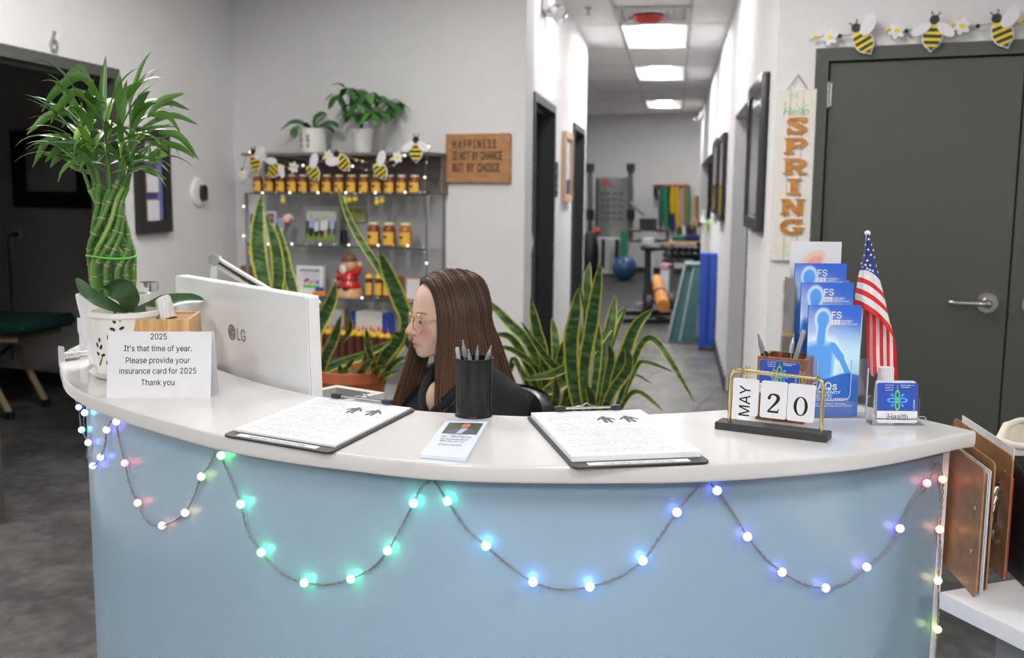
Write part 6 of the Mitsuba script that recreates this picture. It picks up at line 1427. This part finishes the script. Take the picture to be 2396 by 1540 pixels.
for pts, hw, dY in [([(1365, 1005), (1342, 900), (1336, 800), (1345, 740), (1354, 672)], 19, -.1), ([(1380, 1005), (1366, 880), (1382, 770), (1394, 690), (1406, 612)], 17, -.14), ([(1378, 1005), (1400, 810), (1378, 720), (1374, 660), (1381, 612)], 13, .02), ([(1415, 1005), (1432, 900), (1458, 840), (1487, 765), (1528, 722)], 16, -.1), ([(1425, 1005), (1470, 880), (1503, 803), (1532, 796), (1575, 855), (1626, 943)], 9, -.12), ([(1430, 1005), (1485, 870), (1510, 848), (1578, 871)], 6, -.02),
                    ([(1430, 1005), (1468, 930), (1500, 920), (1552, 962)], 7, -.1), ([(1400, 1005), (1404, 880), (1425, 780), (1440, 690)], 17, .06), ([(1385, 830), (1420, 775), (1462, 718)], 10, .08), ([(1400, 1005), (1418, 900), (1430, 840), (1422, 800)], 11, -.12), ([(1360, 800), (1368, 740), (1357, 662)], 3, -.1), ([(1430, 820), (1450, 760), (1467, 712)], 4, -.04), ([(1405, 1005), (1425, 930), (1470, 860), (1465, 810)], 13, -.2), ([(1390, 1005), (1385, 940), (1372, 900)], 11, -.2), ([(1412, 1005), (1450, 950), (1480, 880), (1530, 900)], 4, .0)]: snake(t, pts, hw, YR, dY)
b4 = at(1285, 1005, YR + .15); t = thing('potted_plant', 'spreading snake plant right behind the seated person', 'plant'); z = snakepot(t, b4, b4[2], .105); plantstand(b4, z, 'dark stand under the spreading snake plant', .09)
for pts, hw, dY in [([(1285, 1005), (1275, 850), (1255, 770), (1241, 698)], 14, -.05), ([(1280, 1000), (1250, 830), (1190, 755), (1128, 692)], 13, .0), ([(1285, 1000), (1302, 880), (1300, 800), (1292, 742)], 12, .05), ([(1295, 1000), (1306, 870), (1318, 815), (1334, 783)], 11, -.05), ([(1280, 1000), (1245, 880), (1200, 795), (1152, 781)], 10, -.1), ([(1285, 1000), (1265, 880), (1210, 825), (1158, 808)], 8, -.15), ([(1300, 1000), (1330, 895), (1280, 840), (1218, 752)], 10, -.15), ([(1300, 1005), (1335, 870), (1285, 878), (1222, 888)], 10, -.22), ([(1305, 1005), (1338, 888), (1300, 905), (1258, 925)], 17, -.2), ([(1275, 1005), (1210, 850), (1196, 860), (1188, 895)], 8, .05), ([(1300, 1005), (1340, 905), (1360, 850), (1340, 800)], 9, -.1), ([(1290, 1005), (1285, 930), (1262, 850)], 12, -.12), ([(1310, 1005), (1345, 930), (1352, 880)], 10, -.2), ([(1270, 1005), (1240, 900), (1228, 820)], 9, .08), ([(1275, 1005), (1300, 940), (1300, 880)], 11, -.25), ([(1265, 1005), (1255, 960), (1215, 850)], 8, -.1)]: snake(t, pts, hw, YR + .15, dY)
# ---------------------------------------------------------------- things on the walls
def signplane(pts, plane, n, d):
    P_ = [on(x, y, plane, n) for x, y in pts]; c = sum(P_) / 4; w = (np.linalg.norm((P_[1] - P_[0])[:2]) + np.linalg.norm((P_[2] - P_[3])[:2])) / 2; h = ((P_[0] - P_[3])[2] + (P_[1] - P_[2])[2]) / 2
    return fr(c, d, y=Z), w, h
mat('signwood', proc(woodfn((0.34, 0.16, 0.065), (0.44, 0.23, 0.10), 0, 90)), 0.5, 0.3)
M, w, h = signplane([(1042, 315), (1193, 310), (1193, 427), (1042, 429)], BL + NF * .03, NF, FD)
t = thing('wall_sign', 'brown wooden wall sign reading HAPPINESS IS NOT BY CHANCE BUT BY CHOICE', 'sign'); part(t, 'board', tf(mv(cb(w, h, .0285, .004), 0, 0, -.029), M), 'signwood')
for s, y, x0, x1 in (('H A P P I N E S S', .205, -.39, .28), ('IS NOT BY CHANCE', -.03, -.39, .38), ('BUT  BY  CHOICE', -.27, -.39, .34)):
    g = text(s, h * .168, .001, True, 1, False); g.vertices[:, 0] *= (x1 - x0) * w / np.ptp(g.vertices[:, 0]); part(t, 'lettering', tf(mv(g, x0 * w, y * h, .0001), M), 'ink')
# framed certificate, door number, round sensor, blue tape on the left wall
a_, b_ = on(316, 548, A_, NH), on(393, 545, A_, NH); fw = float((b_ - a_) @ HD); zb, zt = a_[2], 1.83
LM_ = lambda P, o=0: fr(P + NH * o, HD, y=Z)             # x along the hall, y up, z into the room
M = LM_(V(*((a_ + b_) / 2)[:2], (zb + zt) / 2), .004); fh = zt - zb
t = thing('picture_frame', 'black framed set of certificates on the left wall behind the bamboo', 'picture frame')
part(t, 'frame', tf(framebox(fw, fh, .07, .03), M), 'black'); part(t, 'mount', tf(mv(ext(sbox(-fw / 2 + .07, -fh / 2 + .07, fw / 2 - .07, fh / 2 - .07), .006), 0, 0, .003), M), 'navy')
iw = fw - .14; mat('violetprint', (0.16, 0.17, 0.42), 0.6)
flat(t, sbox(iw * .22, -fh / 2 + .075, iw * .47, fh / 2 - .075), 'violetprint', M, .0092); flat(t, sbox(-iw * .48, -fh / 2 + .075, -iw * .40, fh / 2 - .075), 'paleblue', M, .0092)
for y in (-.17, .0, .17):
    d = part(t, 'certificate', tf(mv(ext(sbox(-iw * .34, y - .07, iw * .30, y + .07), .003), 0, 0, .0095), M), 'hairbrown'); part(d, 'sheet', tf(mv(ext(sbox(-iw * .30, y - .062, iw * .26, y + .062), .002), 0, 0, .0125), M), 'whitepaper')
one('door_number', tf(text('6', .098, .012, False, .85), LM_(on(124, 122, A_, NH), .001)), 'steel', 'silver number 6 above the left door', 'number')
c = on(460, 450, A_, NH); t = thing('wall_sensor', 'round white wall sensor with a black oval on the left wall', 'sensor')
part(t, 'plate', tf(lathe([[0, 0], [.086, 0], [.086, .014], [.076, .022], [0, .022]], 36), LM_(c, .001)), 'white', smooth=40)
part(t, 'camera', tf(mv(ext(rrect(.075, .10, .03), .02), .030, -.004, .0222), LM_(c, .001)), 'blackgloss')
mat('bluetape', (0.03, 0.30, 0.80), 0.5)
one('tape', tf(mv(ext(sbox(-.03, -.035, .03, .035), .002), 0, 0, .001), LM_(on(288, 228, A_, NH), .0)), 'bluetape', 'small piece of bright blue tape beside the left door frame', 'tape')
# the dark room: picture, outlet with cord, massage table
rp = BL + NF * .0
M, w, h = signplane([(35, 305), (215, 305), (215, 485), (35, 487)], rp + NF * .01, NF, FD)
t = thing('picture_frame', 'dark picture in a wide black frame in the unlit room', 'picture frame'); part(t, 'frame', tf(framebox(w, h, w * .16, .035), M), 'black'); part(t, 'picture', tf(ext(sbox(-w * .34, -h / 2 + w * .16, w * .34, h / 2 - w * .16), .006), M), 'roomdark')
o = on(40, 548, rp, NF); t = thing('wall_outlet', 'white wall outlet with a black plug and hanging cord in the unlit room', 'outlet')
part(t, 'plate', tf(ext(rrect(.085, .085, .006), .006), fr(o + NF * .001, FD, y=Z)), 'white'); part(t, 'plug', tf(mv(cb(.04, .03, .035, .006), .005, 0, .0062), fr(o + NF * .001, FD, y=Z)), 'black')
part(t, 'cord', tube(curve([o + NF * .045, o + NF * .05 - FD * .04 - Z * .05, o + NF * .03 - FD * .055 - Z * .4, o + NF * .04 - FD * .07 - Z * .95], 20), .006, 6), 'black', smooth=True)
mat('greenpad', (0.012, 0.060, 0.052), 0.4); mat('beechwood', (0.42, 0.33, 0.22), 0.5)
YT = 6.6; e = at(100, 748, YT); zt = e[2]; mt = rz(V(e[0], e[1], 0), -8)
t = thing('massage_table', 'green padded massage table with a pale wood frame in the unlit room', 'massage table')
part(t, 'pad', tf(cb(1.9, .62, .085, .03, (-.95, .1, zt - .085)), mt), 'greenpad', smooth=40); part(t, 'rail', tf(cb(1.78, .50, .05, .006, (-.98, .1, zt - .136)), mt), 'beechwood')
for x, y in ((-.20, -.1), (-.20, .3), (-1.7, -.1), (-1.7, .3)):
    lg = part(t, 'leg', tf(tube([V(x - .25, y, zt - .137), V(x, y, .03)], .022, 8), mt), 'beechwood', smooth=40); part(lg, 'foot', tf(cyl(.028, .05, 16, (x + .002, y, .001)), mt), 'black', smooth=40)
    if x > -1: part(t, 'strut', tf(tube([V(x - .12, y, zt - .137), V(x - .35, y, .33)], .012, 8), mt), 'black', smooth=40)
# SPRING sign on planks
mat('plankwhite', (0.72, 0.69, 0.65), 0.7, 0.2); mat('letterwood', proc(woodfn((0.38, 0.15, 0.025), (0.56, 0.25, 0.05), 0, 60)), 0.4, 0.4)
mat('paintgreen', (0.40, 0.60, 0.30), 0.7); mat('paintlime', (0.62, 0.68, 0.30), 0.7); mat('paintyellow', (0.78, 0.72, 0.40), 0.7); mat('scriptgreen', (0.14, 0.42, 0.16), 0.6)
M, w, h = signplane([(1815, 210), (1907, 208), (1898, 612), (1808, 610)], D_ * V(1, 1, 0) + NR * .018, NR, RD)
t = thing('spring_sign', 'white plank sign reading Hello SPRING in raised wooden letters beside the double door', 'sign')
for k in range(3): part(t, 'plank', tf(mv(cb(w / 3 - .0015, h, .012, .002), (k - 1) * w / 3, 0, -.012), M), 'plankwhite')
for zc_ in (-.38, .38): part(t, 'batten', tf(bx(-w * .45, w * .45, zc_ * h - .02, zc_ * h + .02, -.017, -.0125), M), 'jute')
lh = h * .094; LW_ = w * .62
def slab_letter(ch):
    """capital with slab serifs, 10 units wide, 12 tall."""
    S = lambda pts, r=1.25: LineString(pts).buffer(r, cap_style=2, join_style=1)
    arc = lambda cx, cy, rx, ry, a0, a1: [(cx + rx * math.cos(math.radians(a)), cy + ry * math.sin(math.radians(a))) for a in np.linspace(a0, a1, 18)]
    if ch == 'I': g = [S([(0, 0), (0, 12)], 1.5), sbox(-3, 0, 3, 1.4), sbox(-3, 10.6, 3, 12)]
    if ch == 'N': g = [S([(-3.2, 0), (-3.2, 12)]), S([(3.2, 0), (3.2, 12)]), Polygon([(-4.4, 12), (-1.6, 12), (4.4, 0), (1.6, 0)]), sbox(-5.2, 0, -1.2, 1.4), sbox(-5.2, 10.6, -2, 12), sbox(1.4, 10.6, 5.2, 12)]
    if ch in 'PR':
        g = [S([(-2.8, 0), (-2.8, 12)], 1.4), S([(-2.8, 10.8), (.8, 10.8)] + arc(.8, 8.3, 2.8, 2.5, 90, -90) + [(-2.8, 5.8)]), sbox(-5, 0, -.6, 1.4), sbox(-5, 10.6, -2, 12)]
        if ch == 'R': g += [Polygon([(-.8, 6.2), (1.6, 6.4), (4.6, 0), (1.8, 0)]), sbox(1.5, 0, 5.2, 1.4)]
    if ch == 'S': g = [S(arc(0, 8.9, 3.1, 2.0, 20, 270) + arc(0, 3.2, 3.1, 2.4, 90, -160), 1.3), sbox(2.6, 8.2, 4.2, 11.8), sbox(-4.2, .2, -2.6, 4.0)]
    if ch == 'G': g = [S(arc(0, 6, 3.9, 4.8, 45, 345), 1.3), sbox(.4, 4.6, 5.2, 6.0), sbox(2.4, 1.2, 4.8, 5), sbox(2.4, 8.6, 4.4, 11.9)]
    return unary_union(g)
for k, ch in enumerate('SPRING'):
    g = affinity.scale(slab_letter(ch), LW_ / 10.5, lh / 12, origin=(0, 0)); yc = h * (.335 - .118 * k) - lh
    part(t, 'letter', tf(mv(ext(g, .008), w * .03 - w * .015 * (k > 3), yc + lh * .05, .0005), M), 'letterwood')
g = text('Hello', h * .045, .001, False, 1, True); g.vertices[:, 0] += g.vertices[:, 1] * .25; g.vertices[:, 0] *= w * .66 / np.ptp(g.vertices[:, 0]); part(t, 'lettering', tf(mv(g, -w * .02, h * .352, .0005), M), 'scriptgreen')
pr = np.random.default_rng(4)
for k in range(34):
    top_ = k < 17; c = (pr.uniform(-.44, .44) * w, (pr.uniform(.405, .47) if top_ else pr.uniform(-.48, -.41)) * h); e = affinity.rotate(affinity.scale(Point(c).buffer(1, quad_segs=4), pr.uniform(.006, .012), pr.uniform(.003, .006)), pr.uniform(0, 180)).intersection(sbox(-w * .48, -h * .49, w * .48, h * .49))
    if e.area > 0: flat(t, e, ('paintgreen', 'paintlime', 'paintyellow')[k % 3], M, .0003, .0004, 'painted_leaf')
part(t, 'cord', tf(cat_([tube([V(s * w * .27, h / 2 - .004, .0), V(0, h / 2 + .062, -.01)], .0022, 6) for s in (1, -1)]), M), 'jute')
# hall: frames, switches, signs, emergency lights
RM = lambda P, o=0: fr(P - NH * o, -HD, y=Z)               # facing the hall from the right wall
def hframe(x0, x1, yt, yb, label, border, m='blackgloss', inner='graylam', xb=None):
    P_, Q = on(x0, (yt + yb) / 2, G0, NH), on(x1, (yt + yb) / 2, G0, NH); L = abs(float((P_ - Q) @ HD)); c = (P_ + Q) / 2
    zt, zb = on(x1, yt, G0, NH)[2], on(x1, yb, G0, NH)[2]; c[2] = (zt + zb) / 2; t = thing('picture_frame', label, 'picture frame'); M = RM(c, .004)
    part(t, 'frame', tf(framebox(L, zt - zb, border, .035), M), m); part(t, 'picture', tf(ext(sbox(-L / 2 + border, -(zt - zb) / 2 + border, L / 2 - border, (zt - zb) / 2 - border), .012), M), inner); part(t, 'pane', tf(mv(ext(sbox(-L / 2 + border, -(zt - zb) / 2 + border, L / 2 - border, (zt - zb) / 2 - border), .002), 0, 0, .022), M), 'glass'); return t
hframe(1762, 1795, 178, 546, 'large black framed picture on the right hall wall nearest the corner', .06, inner='roomdark'); hframe(1688, 1700, 314, 521, 'black framed picture on the right hall wall, the nearer of two', .05, inner='figband'); hframe(1673, 1684, 326, 502, 'black framed picture on the right hall wall, the farther of two', .05, inner='figbrown')
LH = lambda P, o=0: fr(P + NH * o, HD, y=Z)
c = (on(1313, 392, H0, NH) + on(1333, 392, H0, NH)) / 2; t = thing('picture_frame', 'pale wood framed picture on the left hall wall between the doors', 'picture frame'); M = LH(c, .003)
mat('palewood', (0.62, 0.42, 0.24), 0.5); part(t, 'frame', tf(framebox(.60, .56, .05, .03), M), 'palewood'); part(t, 'picture', tf(ext(sbox(-.25, -.23, .25, .23), .01), M), 'paleblue'); flat(t, sbox(-.24, -.22, .24, -.10), 'navy', M, .0102)
for x, lab in ((1301, 'dark room sign on the left hall wall beside the nearer door'), (1338, 'dark room sign on the left hall wall beside the farther door')):
    t = thing('room_sign', lab, 'sign'); M = LH(on(x, 420, H0, NH), .002)
    part(t, 'plate', tf(ext(sbox(-.07, -.13, .07, .13), .006), M), 'black'); [flat(t, sbox(-.04, y, .04, y + .012), 'grayink', M, .0062) for y in (-.08, -.02, .05)]
t = thing('light_switch', 'white light switch on the left hall wall', 'switch'); M = LH(on(1241, 568, H0, NH), .001); part(t, 'plate', tf(ext(rrect(.09, .12, .006), .006), M), 'white'); part(t, 'rocker', tf(mv(cb(.03, .06, .008, .003), 0, 0, .0062), M), 'whitepaper')
def emerg(P_, n, d, label):
    t = thing('emergency_light', label, 'emergency light'); M = fr(P_ + n * .001, d, y=Z)
    part(t, 'case', tf(mv(cb(.26, .11, .06, .012), 0, 0, 0), M), 'white', smooth=40)
    for s in (-1, 1): l = part(t, 'lamp', tf(lathe([[0, 0], [.03, 0], [.055, .06], [.055, .075], [0, .075]], 24), M @ fr(V(.10 * s, -.03, .06), V(1, 0, 0), z=V(.3 * s, -.5, .8))), 'chrome', smooth=40)
emerg(on(1272, 14, H0, NH), NH, HD, 'emergency light with chrome lamps high on the left hall wall'); emerg(on(1646, 270, G0, NH), -NH, -HD, 'emergency light high on the right wall far down the hall')
c = onz(1518, 38, CEIL); t = thing('fire_alarm', 'red fire alarm on the hall ceiling', 'alarm'); mat('alarmred', (0.55, 0.03, 0.03), 0.4); part(t, 'base', mv(lathe([[0, -.004], [.13, -.004], [.12, -.03], [.08, -.045], [0, -.05]], 28), c), 'alarmred', smooth=40); part(t, 'strobe', mv(cb(.08, .03, .02, .004), c - Z * .07), 'whitepaper')
c = onz(1376, 17, CEIL); t = thing('sprinkler', 'fire sprinkler head on the hall ceiling', 'sprinkler'); part(t, 'head', mv(lathe([[0, 0], [.03, 0], [.03, -.006], [.01, -.012], [.01, -.05], [.025, -.055], [0, -.058]], 16), c - Z * .005), 'steel', smooth=40)
vm = tm0 @ trimesh.transformations.translation_matrix([0, -1.26, CEIL]); t = thing('air_vent', 'square ceiling air vent at the top of the hall', 'vent')
part(t, 'frame', tf(mv(framebox(.60, .60, .04, .02), 0, 0, -.012), vm), 'tbar')
for k in range(4): q_ = .24 - .055 * k; part(t, 'louver', tf(mv(framebox(2 * q_, 2 * q_, .03, .01), 0, 0, -.004 + .006 * k), vm), 'tbar')
part(t, 'duct', tf(bx(-.26, .26, -.26, .26, .03, .04), vm), 'darkgray')

# ---------------------------------------------------------------- the gym at the end of the hall
def gb(x0, y0, x1, y1, Y, dep, c=.01, a=-21.82):
    """box seen in the pixel frame x0..x1, y0..y1 at depth Y, dep deep, standing along the far wall."""
    P_, Q = at(x0, (y0 + y1) / 2, Y), at(x1, (y0 + y1) / 2, Y); zt, zb = at((x0 + x1) / 2, y0, Y)[2], at((x0 + x1) / 2, y1, Y)[2]
    w = (Q - P_)[0] / math.cos(math.radians(a)) * .97; return tf(cb(w, dep, zt - zb, c), rz(V(*((P_ + Q) / 2)[:2], zb), a))
def gt(pts, r, Y, n=8): return tube([at(x, y, Y) for x, y in pts], r, n)
mat('machine', (0.24, 0.245, 0.25), 0.5); mat('machinedark', (0.07, 0.075, 0.08), 0.5); mat('machinewhite', (0.50, 0.50, 0.50), 0.5); mat('gymred', (0.45, 0.05, 0.03), 0.5); mat('gymgreen', (0.015, 0.20, 0.09), 0.5); mat('gymteal', (0.02, 0.09, 0.085), 0.55); mat('gymblue', (0.02, 0.075, 0.42), 0.45); mat('gymyellow', (0.60, 0.42, 0.01), 0.5); mat('gymnavy', (0.012, 0.02, 0.15), 0.5); mat('gympink', (0.50, 0.26, 0.32), 0.6); mat('gymolive', (0.14, 0.20, 0.05), 0.6); mat('gymorange', (0.60, 0.24, 0.05), 0.5); mat('ballblue', (0.035, 0.085, 0.20), 0.35)
YG = 18.6
t = thing('cable_machine', 'grey cable exercise machine with a perforated back panel in the gym', 'exercise machine')
part(t, 'panel', gb(1396, 415, 1470, 575, YG, .06), 'machine'); part(t, 'side_rail', gb(1393, 418, 1400, 600, YG - .06, .08), 'machinedark'); part(t, 'side_rail', gb(1462, 418, 1470, 600, YG - .06, .08), 'machinedark')
for r in range(5):
    for c in range(4): part(t, 'slot', gb(1406 + c * 14, 452 + r * 15 - 2.5, 1414 + c * 14, 452 + r * 15 + 2.5, YG - .14, .02), 'machinedark')
part(t, 'mark', tf(ext(Polygon([(-.12, -.03), (.12, -.03), (-.02, .03), (-.10, .04)]), .01), fr(at(1423, 428, YG - .12), FD, y=Z)), 'gymred')
part(t, 'tower', gb(1399, 556, 1462, 641, YG - .2, .25), 'machinewhite')
for x in (1411, 1443): part(t, 'weight_rail', gb(x - 4, 560, x + 4, 628, YG - .45, .05), 'black')
for x in (1381, 1476): p_ = part(t, 'arm', gt([(x, 395), (x, 560)], .045, YG - .3), 'machinedark', smooth=40); part(p_, 'grip', gt([(x, 383), (x, 402)], .075, YG - .3), 'black', smooth=40); part(p_, 'grip', gt([(x, 490), (x, 515)], .07, YG - .3), 'black', smooth=40)
part(t, 'lever', gt([(1474, 474), (1509, 503)], .03, YG - .5), 'machine', smooth=40); part(t, 'knob', sph(.07, at(1396, 541, YG - .6), 2), 'gymred', smooth=True)
one('gym_bag', [tf(sph(1, (0, 0, 0), 3, (.15, .15, .44)), fr(V(*at(1381, 580, 17.0)[:2], .45), FD, z=Z)), gt([(1378, 545), (1381, 522), (1385, 545)], .03, 17.0)], 'black', 'tall black bag standing at the left edge of the gym opening', 'bag', smooth=True)
one('exercise_band', [gb(1451, 540, 1466, 642, YG - .7, .02)], 'gymgreen', 'green exercise band hanging in front of the cable machine', 'exercise band')
t = thing('exercise_ball', 'blue exercise ball beside the cable machine', 'ball'); rb_ = 29 * (YG - 1.1) / FOC; c = at(1462, 605, YG - 1.1); part(t, 'ball', sph(rb_, V(c[0], c[1], rb_ + .010), 4), 'ballblue', smooth=True)
# bands on their wall rack
fwl = lambda x, y, o=.05: on(x, y, FWP + NF * o, NF)
t = thing('band_rack', 'red wall rack with hooks holding the exercise bands', 'rack'); a_, b_ = fwl(1530, 436), fwl(1613, 436); part(t, 'bar', tube([a_, b_], .03, 8), 'gymred', smooth=40)
for k, x in enumerate(np.linspace(1533, 1611, 9)): part(t, 'hook', tube([fwl(x, 436, .05), fwl(x, 433, .14)], .014, 6), 'black')
for x0, y0, x1, y1, m, wd_, nm in [(1532, 436, 1538, 468, 'black', .04, 'short black exercise band at the left end of the rack'), (1549, 433, 1546, 530, 'gymteal', .06, 'dark teal exercise band on the rack'), (1556, 436, 1561, 542, 'gymgreen', .065, 'bright green exercise band on the rack'), (1566, 438, 1566, 530, 'black', .05, 'black exercise band right of the green one'), (1574, 437, 1573, 500, 'gymyellow', .07, 'short yellow exercise band on the rack'), (1573, 502, 1574, 540, 'gymnavy', .065, 'navy exercise band hanging below the short yellow one'), (1585, 437, 1586, 548, 'gymyellow', .06, 'long yellow exercise band on the rack'), (1596, 440, 1597, 545, 'gympink', .06, 'pink exercise band on the rack'), (1606, 436, 1606, 528, 'gymolive', .06, 'olive exercise band on the rack'), (1612, 437, 1610, 525, 'gymgreen', .02, 'thin green exercise band at the right end of the rack')]:
    P_, Q = fwl(x0, y0, .12), fwl(x1, y1, .12); one('exercise_band', [tube(curve([P_ + FD * .0, (P_ + Q) / 2 + FD * .02 * s, Q], 8), wd_ * .55, 6) for s in (-1, 1)], m, nm, 'exercise band')
one('wooden_bar', [gt([(1628, 458), (1627, 532)], .05, 16.6), gb(1622, 512, 1638, 530, 16.6, .2)], 'palewood', 'light wooden bar standing right of the exercise bands', 'bar', smooth=40)
# table with rolls and dumbbells
t = thing('gym_table', 'beige topped table with gym gear at the back of the gym', 'table'); part(t, 'top', gb(1566, 564, 1640, 572, 15.5, .7), 'palewood'); q = at(1566, 572, 15.5)
for x in (1572, 1634): part(t, 'leg', [gb(x - 4, 572, x + 4, 655, 15.4, .08)], 'hairbrown')
for a, b, m, nm in ((1573, 1600, 'gymgreen', 'green rolled mat on the gym table'), (1602, 1636, 'gymnavy', 'navy rolled mat on the gym table')): one('rolled_mat', [tube([at(a, 557, 15.3), at(b, 557, 15.3)], .045, 14)], m, nm, 'rolled mat', smooth=40)
for k, (x, y) in enumerate([(1600, 543), (1612, 541), (1624, 543), (1590, 545)]): one('gym_bottle', [tube([at(x, 551, 15.5), at(x, y - 14, 15.5)], [.05, .03], 10)], ('frosted', 'black', 'darkgray', 'black')[k], f'{("clear", "tall black", "dark grey", "short black")[k]} bottle on the gym table', 'bottle', smooth=40)
dk = np.random.default_rng(2)
t = thing('dumbbell_rack', 'low black rack in front of the gym table holding dumbbells', 'rack'); part(t, 'tray', gb(1560, 604, 1630, 612, 14.4, .5), 'black'); [part(t, 'leg', gb(x - 4, 612, x + 4, 668, 14.4, .1), 'black') for x in (1564, 1626)]
for k in range(10):
    x = 1566 + (k % 5) * 14.5; y = 598 - (k // 5) * 14; c = at(x, y, 14.4 + .1 * (k // 5)); d = V(.25, -.95, 0); d /= np.linalg.norm(d)
    tt = thing('dumbbell', ORD[k % 5] + ' from the left of the ' + ('upper' if k > 4 else 'lower') + ' row of black dumbbells on the low rack', 'dumbbell', 'black dumbbells on the low rack'); part(tt, 'bar', tube([c - d * .1, c + d * .1], .018, 8), 'steel'); [part(tt, 'head', tube([c + d * s * .07, c + d * s * .15], .041, 8), 'black', smooth=40) for s in (1, -1)]
one('storage_box', [gb(1549, 617, 1570, 630, 13.7, .25)], 'gympink', 'pink box stacked on a lilac one on the gym floor', 'box'); one('storage_box', [gb(1549, 631, 1570, 712, 13.7, .25)], 'paleblue', 'lilac box under the pink one on the gym floor', 'box')
# exercise bike
YK = 12.2
t = thing('exercise_bike', 'black upright exercise bike with a square screen and loop handles', 'exercise bike')
part(t, 'screen', gb(1497, 511, 1536, 541, YK, .05), 'blackgloss')
for x0, x1 in ((1474, 1500), (1534, 1562)): part(t, 'handle', gt([(x1 if x0 < 1500 else x0, 538), (x0 if x0 < 1500 else x1, 539), (x0 if x0 < 1500 else x1, 563), (x1 if x0 < 1500 else x0, 563)], .022, YK), 'black', smooth=40)
part(t, 'console', gb(1505, 556, 1530, 572, YK, .12), 'lightgray'); part(t, 'seat', gb(1502, 572, 1552, 586, YK - .3, .25, .03), 'black', smooth=40)
part(t, 'post', gt([(1518, 586), (1518, 690), (1513, 740)], [.05, .05, .075], YK - .1), 'black', smooth=40); part(t, 'rail', gt([(1526, 590), (1526, 660)], .012, YK - .2), 'chrome', smooth=40)
part(t, 'flywheel', tf(cyl(.2, .06, 28), fr(at(1508, 712, YK), V(0, 1, 0), z=V(1, 0, 0))), 'black', smooth=40)
b0_ = at(1455, 756, YK - .3); 
for y, a, b, YY in ((737, 1462, 1570, YK + .3), (757, 1452, 1572, YK - .45)): part(t, 'base_bar', tube([V(*at(a, y, YY)[:2], .045), V(*at(b, y, YY)[:2], .045)], .035, 10), 'black', smooth=40)
part(t, 'frame_bar', tube([V(*at(1515, 757, YK - .45)[:2], .06), V(*at(1515, 737, YK + .3)[:2], .06)], .045, 10), 'black', smooth=40)
part(t, 'pedal', cat_([gb(1488, 708, 1506, 722, YK - .25, .1), gb(1530, 700, 1548, 712, YK - .1, .1)]), 'steel')
t = thing('foam_roller', 'orange foam roller lying beside the exercise bike', 'foam roller'); P_, Q = at(1536, 656, 12.6), at(1552, 716, 11.6); part(t, 'roller', tube([P_, Q], .075, 18), 'gymorange', smooth=40); part(t, 'collar', tube([(P_ * .45 + Q * .55), (P_ * .4 + Q * .6)], .08, 18), 'black', smooth=40)
one('kettlebell', [sph(.11, V(*at(1572, 690, 13.2)[:2], .12), 2)], 'darkgray', 'dark kettlebell beside the foam roller', 'kettlebell', smooth=True)
# mats leaning on the right wall
def lean_slab(xb0, xb1, yb, xt0, xt1, yt, Yb, Yt, dep, m, key, nm, rim=None):
    v = []
    for (x, y, Y) in ((xb0, yb, Yb), (xb1, yb, Yb), (xt1, yt, Yt), (xt0, yt, Yt)):
        P_ = at(x, y, Y); 
        v += [P_, P_ + V(.15, .99, 0) * dep]
    g = trimesh.convex.convex_hull(np.array(v)); return part(key, nm, g, m)
t = thing('folded_mat', 'dark green folded mat with grey edges leaning in the hall', 'mat')
lean_slab(1562, 1590, 800, 1603, 1624, 617, 10.35, 10.6, .5, 'gymteal', t, 'panel'); lean_slab(1592, 1622, 800, 1626, 1648, 619, 10.3, 10.55, .5, 'gymteal', t, 'panel')
mat('piping', (0.28, 0.33, 0.33), 0.5)
part(t, 'edging', cat_([tube([at(a, 799, 10.33), at(b, 619, 10.57)], .015, 6) for a, b in ((1562, 1603), (1591, 1625), (1622, 1648))] + [tube([at(1603, 618, 10.57), at(1648, 619, 10.54)], .02, 6)]), 'piping', smooth=40)
t = thing('blue_mats', 'bright blue foam mat pair leaning against the right hall wall', 'mat'); lean_slab(1634, 1653, 813, 1640, 1660, 593, 9.75, 9.9, .22, 'gymblue', t, 'panel'); lean_slab(1655, 1670, 813, 1662, 1679, 594, 9.7, 9.85, .22, 'gymblue', t, 'panel')
# white cabinet by the opening, spray bottle and trailing plant on it
t = thing('white_cabinet', 'white cabinet beyond the leaning mats at the gym opening', 'cabinet'); part(t, 'body', gb(1640, 522, 1665, 690, 12.6, .6, a=-9), 'white'); part(t, 'top', gb(1638, 517, 1667, 522, 12.6, .62, a=-9), 'whitelam')
t = thing('spray_bottle', 'white spray bottle on the white cabinet', 'bottle'); part(t, 'bottle', [tube([at(1647, 516.5, 12.5), at(1647, 502, 12.5)], [.05, .035], 12)], 'frosted', smooth=40); part(t, 'nozzle', [gb(1642, 492, 1653, 502, 12.5, .05)], 'whitepaper')
t = thing('potted_plant', 'small trailing plant on the white cabinet', 'plant'); part(t, 'pot', [tube([at(1660, 516.5, 12.3), at(1660, 508, 12.3)], [.035, .045], 12)], 'black', smooth=40)
for k in range(4): g, uv = leaf(curve([at(1660, 510, 12.3), at(1661 + k, 520, 12.2), at(1660 + k * 1.5, 541 - 3 * k, 12.2)], 8), .03, V(1, 0, .2), .2, 4); part(t, 'leaf', g, 'lime_leaf', smooth=True)
